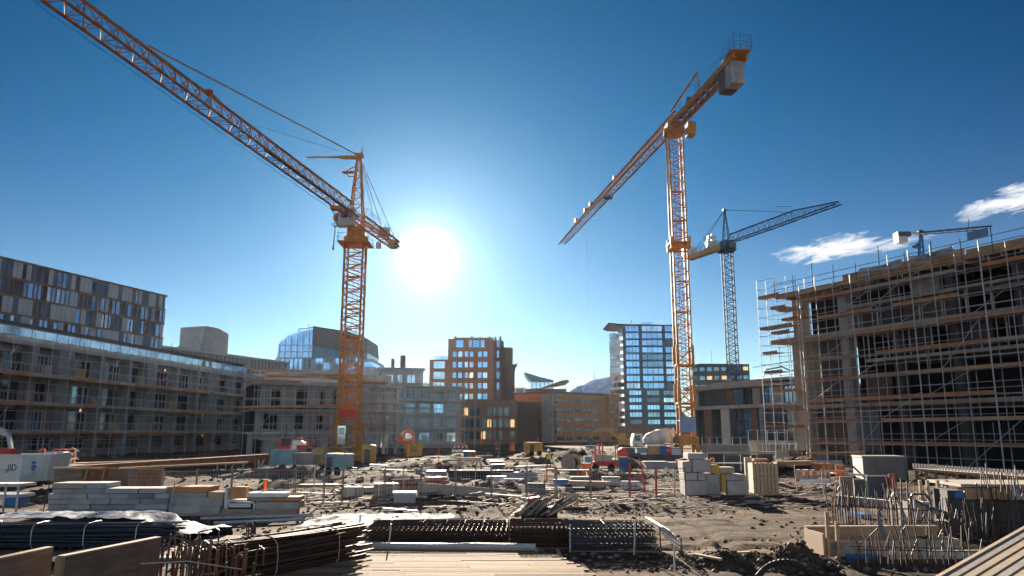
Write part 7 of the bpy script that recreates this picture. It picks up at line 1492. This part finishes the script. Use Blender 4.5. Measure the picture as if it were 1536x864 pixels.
def centre_front():
    # timber deck
    t = thing('timber_deck', 'sunlit pale timber deck of long boards at the bottom centre', 'deck', (0, 0, 0)); y = 17.4; i = 0
    while y < 22.4:
        x0 = -5.6 + R.uniform(-.1, .1) + (y - 18) * .30; x1 = 1.75 - (y - 18) * .3 + R.uniform(-.2, .2)
        x = x0
        cut = R.uniform(x0 + 1.5, x1 - 1.2)
        for (p, q) in ((x0, cut - .006), (cut + .006, x1)):
            m = MB(); m.bx(p, q, y, y + .186, .075 + R.uniform(-.006, .006), .125 + R.uniform(-.006, .006)); m.build('board', 'deck', t)
        y += .195; i += 1
    m = MB()
    for x in (-4, -2, 0, 1.2): m.bx(x, x + .1, 17.5, 22, -.1, .065)
    m.build('joist', 'timber_grey', t)
    # steel channel
    a, c = gp(534, 829), gp(803, 832); a.z = c.z = .14
    t = thing('steel_channel', 'long blue grey steel channel lying in front of the mesh mats', 'steel beam', a, math.atan2(c.y - a.y, c.x - a.x)); L = (c - a).length
    m = MB(); m.bx(0, L, 0, .2, 0, .03); m.bx(0, L, 0, .03, .031, .12); m.bx(0, L, .17, .2, .031, .12); m.build('body', 'machine_grey', t)
    m = MB(); m.bx(.2, L + .05, -.12, -.02, -.06, .02); m.build('bearer', 'timber', t)
    # mesh mat stacks
    def mats(u0, u1, v0, v1, h, label, nlay=8, mt='rebar', cell=.14, y_d=1.9):
        a = put(u0, v1); c = put(u1, v1); t = thing('mesh_mat_stack', label, 'mesh mats', (a.x, a.y, max(0, a.z) + .02)); L = c.x - a.x
        for k in range(nlay):
            m = MB(); z = k * h / nlay + .03; ox, oy = R.uniform(-.08, .08), R.uniform(-.06, .06)
            n = int(L / cell)
            for i in range(n + 1): x = L * i / n + ox; m.tube((x, oy, z), (x + R.uniform(-.02, .02), y_d + oy, z + R.uniform(-.02, .02)), .011, 5)
            for j in range(int(y_d / (cell * 1.3)) + 1): yy = j * cell * 1.3 + oy; m.tube((ox - .05, yy, z + .022), (L + ox + .05, yy, z + .022 + R.uniform(-.015, .015)), .011, 5)
            m.build('mesh_mat', mt, t)
        m = MB(); m.bx(0, L, .1, .2, -.08, .0); m.bx(0, L, y_d - .2, y_d - .1, -.08, 0); m.build('bearer', 'timber', t); return t
    mats(548, 765, 785, 822, .55, 'low dark stack of steel mesh mats behind the grey channel, left half', 9)
    mats(768, 856, 785, 824, .62, 'dark stack of steel mesh mats behind the grey channel, middle part', 9, 'rebar', .12)
    mats(858, 985, 785, 829, .66, 'paler stack of steel mesh mats on the right with bright wire ends', 8, 'steel_dark', .13)
    for i, (u, v, h, lb) in enumerate([(537, 826, 1.0, 'thin stake at the left end of the mesh mats'), (582, 826, .75, 'pale leaning stake against the left mesh mats'), (763, 820, .72, 'white stake between the left and middle mesh mats'), (855, 829, .75, 'white stake between the middle and right mesh mats'), (951, 833, .9, 'tall white stake before the right mesh mats'), (1012, 858, .6, 'white capped stake at the right end of the mesh mats')]):
        m = MB(); m.tube((0, 0, 0), (.06 if i in (1, 4) else .02, .05, h), .022, 6); simple(m, 'stake', 'tie_wire', lb, 'stake', put(u, v, -.03))
    # curved mesh roll at the right end
    q = put(985, 830); t = thing('mesh_roll', 'bent sheet of steel mesh curling down at the right end of the mats', 'mesh sheet', q)
    m = MB()
    for i in range(10):
        f = i / 9; pts = [V((.05 + .0 + .62 * s_ , -0.6 + 2.6 * f, .72 * math.cos(s_ * 1.45))) for s_ in [k / 6 for k in range(7)]]; m.path(pts, .012, 5)
    for k in range(7): s_ = k / 6; m.tube((.05 + .62 * s_, -.6, .72 * math.cos(s_ * 1.45) + .02), (.05 + .62 * s_, 2.0, .72 * math.cos(s_ * 1.45) + .02), .012, 5)
    m.build('wire_mesh', 'galvanised', t)
    for s_ in (.0, .55): m = MB(); m.tube((s_, -.6, 0), (s_, -.6, .75 - s_ * .5), .02, 5); m.build('prop', 'steel_dark', t)
    # heap of bars and boards on the mats
    q = put(775, 806); t = thing('timber_heap', 'slanting heap of dark bars and boards rising on the mesh mats right of centre', 'heap', V((q.x, q.y, .55)))
    for i in range(34):
        x = R.uniform(.0, 1.35); m = MB(); p0 = V((x - .3, -.1 + R.uniform(-.1, .2), .06 + .1 * R.random())); L = R.uniform(.8, 1.7); p1 = p0 + V((L * .62, .95 + R.uniform(-.2, .2), .28 + R.uniform(.0, .3)))
        (m.tube(p0, p1, .018, 6) if i % 3 else m.beam(p0, p1, .1, .035)); m.build('bar' if i % 3 else 'board', R.choice(['rebar', 'rebar', 'timber_grey', 'timber_pale', 'steel_dark']), t)
    m = MB(); m.bx(.15, 1.3, .35, 1.2, -.02, .3); m.build('core_load', 'core_dark', t)
    m = MB(); m.sheet(10, 6, lambda u, v: (-.05 + 1.0 * u, .9 + v * .7, .42 + .12 * noise.noise(V((u * 5, v * 4, 2))) - .3 * (1 - u)), th=.03); simple(m, 'plastic_cover', 'plastic_sheet', 'crumpled white sheet on top of the heap of bars', 'plastic sheet', V((q.x, q.y, .55)), 0, None, True)
    m = MB(); m.beam((.35, 1.0, .5), (.75, 1.0, .56), .3, .1); simple(m, 'red_board', 'paint_red', 'red board end lying on the white sheet of the bar heap', 'board', V((q.x, q.y, .55)))
centre_front()

# ---------------------------------------------------------------- scattered planks and rubble
def scatter():
    g = 'loose planks scattered over the muddy site'
    names = [('pale', 'timber_pale'), ('brown', 'timber'), ('weathered grey', 'timber_grey'), ('white', 'paint_white'), ('orange brown', 'scaffold_board')]
    spots = [(612, 727), (655, 715), (690, 706), (560, 738), (532, 735), (478, 745), (720, 731), (770, 735), (840, 738), (880, 745), (660, 762), (705, 757), (755, 752), (600, 766), (500, 758), (1010, 735), (905, 718), (860, 712), (800, 700), (770, 694), (720, 690), (680, 683), (655, 690), (585, 702), (1190, 728), (1215, 718), (1235, 730), (1200, 740), (1160, 752), (1255, 712), (1265, 702), (1230, 702), (1205, 706), (950, 690), (940, 682), (860, 684), (1046, 706), (480, 722), (455, 735), (540, 716)]
    refs = [('the left crane foot', 521, 692), ('the yellow skip', 620, 682), ('the orange barrel', 768, 677), ('the person in yellow', 823, 704), ('the red framed machine', 918, 706), ('the grey tub', 995, 707), ('the concrete blocks', 1075, 742), ('the tall timber crate', 1152, 742), ('the site cabin', 1310, 716), ('the long black trough', 690, 722), ('the small pallet', 850, 761), ('the slanting bar heap', 820, 798), ('the second board stack', 380, 770), ('the grey concrete cube', 597, 757), ('the dark sloped box', 560, 752), ('the pale trestle panel', 735, 704), ('the teal machine', 440, 703)]
    used = set()
    for i, (u, v) in enumerate(spots):
        rf = min(refs, key=lambda r: math.hypot(u - r[1], 3 * (v - r[2]))); du, dv = u - rf[1], 3 * (v - rf[2])
        rel = ('in front of' if dv > 0 else 'behind') if abs(dv) > abs(du) else ('to the right of' if du > 0 else 'to the left of')
        pick = [names[(i + k) % 5] for k in range(5) if (names[(i + k) % 5][0], rel, rf[0]) not in used]
        if not pick: continue
        nm, mt = pick[0]; used.add((nm, rel, rf[0]))
        l = R.uniform(1.2, 3.4) * (1 if v > 715 else 1.5); a = rad(R.uniform(-28, 28)); m = MB(); m.bx(-l / 2, l / 2, -.11, .11, 0, .05 if v > 715 else .12)
        q = put(u, v); dx = math.cos(a) * l / 2; zz = max(H(q.x + dx, q.y), H(q.x - dx, q.y), q.z)
        o = simple(m, 'loose_plank', mt, f'loose {nm} plank lying in the mud {rel} {rf[0]}', 'plank', (q.x, q.y, zz + .02), a, g); o.rotation_euler = (R.uniform(-.1, .1), R.uniform(-.05, .05), a)
    # rubble: uncountable clods and chips
    m = MB(); mats = ['soil', 'stone', 'concrete', 'timber_pale', 'brick_dark']
    for i in range(5200):
        v = 655 + 20 + (R.random() ** 1.1) * 185; u = R.uniform(30, 1500)
        if 880 < u < 1240 and 755 < v < 832 and R.random() < .8: continue
        q = put(u, v); r = R.uniform(.025, .11) * (1 + 2.4 * sstep(30, 90, q.y)); m.rock((q.x, q.y, q.z + r * .15), r, R.choice([0, 0, 0, 0, 1, 1, 1, 4]), .6)
    for i in range(1100):
        v = 690 + R.random() * 75; u = R.uniform(420, 1250); q = put(u, v); a = R.uniform(-.7, .7); l = R.uniform(.2, .8); m.beam((q.x, q.y, q.z + .04), (q.x + l * math.cos(a), q.y + l * math.sin(a), q.z + .06 + R.uniform(-.03, .08)), R.uniform(.04, .14), .04, R.choice([2, 3, 3, 4]))
    for i in range(1500):   # dense clods along soil ridges in the foreground right
        u, v = R.choice([(R.gauss(1090, 55), R.gauss(846, 6)), (R.gauss(1195, 35), R.gauss(846, 10)), (R.gauss(1235, 22), R.gauss(802, 8)), (R.gauss(960, 70), R.gauss(768, 4)), (R.gauss(650, 120), R.gauss(754, 5)), (R.gauss(1340, 60), R.gauss(800, 8))]); q = put(u, min(v, 862)); r = R.uniform(.02, .075); m.rock((q.x, q.y, q.z + r * .2), r, R.choice([0, 0, 1, 4]), .65)
    o = m.build('rubble', mats); o['kind'] = 'stuff'
scatter()

# ---------------------------------------------------------------- sky, sun, camera, haze
def world():
    w = bpy.data.worlds.new('World'); SC.world = w; w.use_nodes = True; nt = w.node_tree; N = nt.nodes; L = nt.links; bg = N['Background']
    sky = N.new('ShaderNodeTexSky'); sky.sky_type = 'NISHITA'; sky.sun_disc = False; sky.sun_elevation = SUN_EL; sky.sun_rotation = SUN_AZ
    sky.air_density = SKY[0]; sky.dust_density = SKY[1]; sky.ozone_density = SKY[2]; sky.altitude = SKY[4]
    tc = N.new('ShaderNodeTexCoord'); D = tc.outputs['Generated']
    def math_(op, a, b=None, c=None):
        n = N.new('ShaderNodeMath'); n.operation = op
        for i, x in enumerate((a, b, c)):
            if x is None: continue
            if isinstance(x, (int, float)): n.inputs[i].default_value = x
            else: L.new(x, n.inputs[i])
        return n.outputs[0]
    def dot(v):
        n = N.new('ShaderNodeVectorMath'); n.operation = 'DOT_PRODUCT'; L.new(D, n.inputs[0]); n.inputs[1].default_value = tuple(v); return n.outputs['Value']
    # aureole of the real sun, by angle from the sun direction
    c = math_('MAXIMUM', dot(SUN_DIR), 0.0)
    glow = None
    for k, amp, gc in AUREOLE:
        g = N.new('ShaderNodeVectorMath'); g.operation = 'SCALE'; g.inputs[0].default_value = gc; L.new(math_('MULTIPLY', math_('POWER', c, k), amp), g.inputs['Scale'])
        if glow is None: glow = g
        else:
            ad = N.new('ShaderNodeVectorMath'); ad.operation = 'ADD'; L.new(glow.outputs[0], ad.inputs[0]); L.new(g.outputs[0], ad.inputs[1]); glow = ad
    base = N.new('ShaderNodeVectorMath'); base.operation = 'ADD'; hs = N.new('ShaderNodeHueSaturation'); hs.inputs['Saturation'].default_value = 1.0; gm = N.new('ShaderNodeGamma'); gm.inputs[1].default_value = 1.6; hs.inputs['Value'].default_value = .12; L.new(sky.outputs[0], gm.inputs[0]); L.new(gm.outputs[0], hs.inputs['Color'])
    tint = N.new('ShaderNodeVectorMath'); tint.operation = 'MULTIPLY'; tint.inputs[1].default_value = TINT; L.new(hs.outputs[0], tint.inputs[0])
    L.new(tint.outputs[0], base.inputs[0]); L.new(glow.outputs[0], base.inputs[1]); col = base.outputs[0]
    # unseen brightness added to the sky behind the viewer to fill shaded facades
    bk = math_('MULTIPLY', math_('POWER', math_('MAXIMUM', dot((0.1, -.96, .28)), 0.0), 1.5), BACK_FILL)
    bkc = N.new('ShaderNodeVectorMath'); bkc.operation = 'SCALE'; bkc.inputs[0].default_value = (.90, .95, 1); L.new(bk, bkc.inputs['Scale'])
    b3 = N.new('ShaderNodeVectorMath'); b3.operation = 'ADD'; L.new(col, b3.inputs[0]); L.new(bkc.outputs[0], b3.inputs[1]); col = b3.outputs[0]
    # pale air near the horizon
    hz = math_('MULTIPLY', math_('POWER', math_('SUBTRACT', 1.0, math_('MAXIMUM', dot((0, 0, 1)), 0.0)), HORIZON[0]), HORIZON[1])
    pale = N.new('ShaderNodeVectorMath'); pale.operation = 'SCALE'; pale.inputs[0].default_value = HORIZON[2]; L.new(hz, pale.inputs['Scale'])
    b2 = N.new('ShaderNodeVectorMath'); b2.operation = 'ADD'; L.new(col, b2.inputs[0]); L.new(pale.outputs[0], b2.inputs[1]); col = b2.outputs[0]
    # wispy clouds at their place in the sky
    for (u, v, ra, rb, sl, dens) in [(1246, 374, 78, 18, .10, .95), (1335, 366, 60, 9, .12, .6), (1512, 302, 56, 17, .16, .95), (1478, 315, 36, 9, .2, .5), (880, 576, 75, 8, .10, .8), (668, 518, 22, 3.5, .05, .5), (1150, 565, 60, 8, .06, .35)]:
        d0 = (pt(u, v, 1) - V((0, 0, HC))).normalized(); rt = d0.cross(V((0, 0, 1))).normalized(); up = rt.cross(d0).normalized()
        dd = dot(d0); A = math_('DIVIDE', dot(rt), dd); B = math_('DIVIDE', dot(up), dd)
        Bs = math_('SUBTRACT', B, math_('MULTIPLY', A, sl))
        q = math_('ADD', math_('POWER', math_('MULTIPLY', A, FPX / ra), 2.0), math_('POWER', math_('MULTIPLY', Bs, FPX / rb), 2.0))
        cb = N.new('ShaderNodeCombineXYZ'); L.new(math_('MULTIPLY', A, 26.), cb.inputs[0]); L.new(math_('MULTIPLY', Bs, 90.), cb.inputs[1]); cb.inputs[2].default_value = u * .37
        nz = N.new('ShaderNodeTexNoise'); nz.inputs['Scale'].default_value = 1.0; nz.inputs['Detail'].default_value = 8; nz.inputs['Roughness'].default_value = .62; nz.inputs['Distortion'].default_value = 1.1; L.new(cb.outputs[0], nz.inputs['Vector'])
        f = math_('SUBTRACT', math_('MULTIPLY_ADD', nz.outputs['Fac'], 4.2, -1.25), q)
        f = math_('MULTIPLY', math_('MINIMUM', math_('MAXIMUM', math_('MULTIPLY', f, 1.1), 0.), 1.), dens)
        f = math_('MULTIPLY', f, math_('GREATER_THAN', dd, .5))
        mx = N.new('ShaderNodeMix'); mx.data_type = 'RGBA'; L.new(f, mx.inputs[0]); L.new(col, mx.inputs[6]); mx.inputs[7].default_value = (*CLOUD, 1); col = mx.outputs[2]
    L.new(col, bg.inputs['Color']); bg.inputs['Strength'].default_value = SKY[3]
    w.cycles.sampling_method = 'MANUAL'; w.cycles.sample_map_resolution = 1024
    s = bpy.data.lights.new('sun', 'SUN'); s.energy = SUN_E; s.angle = rad(.53); s.color = (1, .87, .70); o = bpy.data.objects.new('sun', s); COL.objects.link(o)
    o.rotation_euler = (-SUN_DIR).to_track_quat('-Z', 'Y').to_euler()
SKY = (1.0, 0.0, 3.2, .051, 300, 1.2); AUREOLE = [(9, .65, (.0, .62, 1.0)), (75, .9, (.55, .9, 1)), (160, 1.1, (.85, .95, 1)), (600, 1.6, (.97, .98, 1)), (2600, 4.0, (1, .98, .97)), (9000, 200., (1, 1, 1))]; BACK_FILL = 1.7; CLOUD = (4.6, 4.7, 4.8); SUN_E = 5.0; EXPO = 2.15; TINT = (.0, .74, .86); HORIZON = (10.0, 3.7, (1.25, .84, .74))
world()
def haze(d):
    m = bpy.data.materials.new('haze_air'); m.use_nodes = True; nt = m.node_tree; nt.nodes.remove(nt.nodes['Principled BSDF']); v = nt.nodes.new('ShaderNodeVolumePrincipled')
    v.inputs['Color'].default_value = (.62, .82, 1, 1); v.inputs['Density'].default_value = d; v.inputs['Anisotropy'].default_value = .72; nt.links.new(v.outputs[0], nt.nodes['Material Output'].inputs['Volume'])
    MATS['haze_air'] = m; mb = MB(); mb.bx(-1750, 1750, -1750, 1750, -3, 150); o = mb.build('haze', 'haze_air'); o['kind'] = 'stuff'; o.display_type = 'WIRE'
HAZE = 0.000016
if HAZE: haze(HAZE)
cam = bpy.data.cameras.new('camera'); cam.sensor_width = 36; cam.lens = FPX / 1536 * 36; cam.clip_start = .1; cam.clip_end = 20000
co = bpy.data.objects.new('camera', cam); COL.objects.link(co); co.location = (0, 0, HC); co.rotation_euler = (math.pi / 2 + PITCH, 0, 0); SC.camera = co
SC.view_settings.view_transform = 'Standard'; SC.view_settings.look = 'None'; SC.view_settings.gamma = 1; SC.view_settings.exposure = EXPO; SC.view_settings.use_curve_mapping = False
SC.cycles.max_bounces = 6; SC.cycles.transparent_max_bounces = 8; SC.cycles.volume_bounces = 0; SC.cycles.use_denoising = True
SC.cycles.sample_clamp_indirect = 6.0
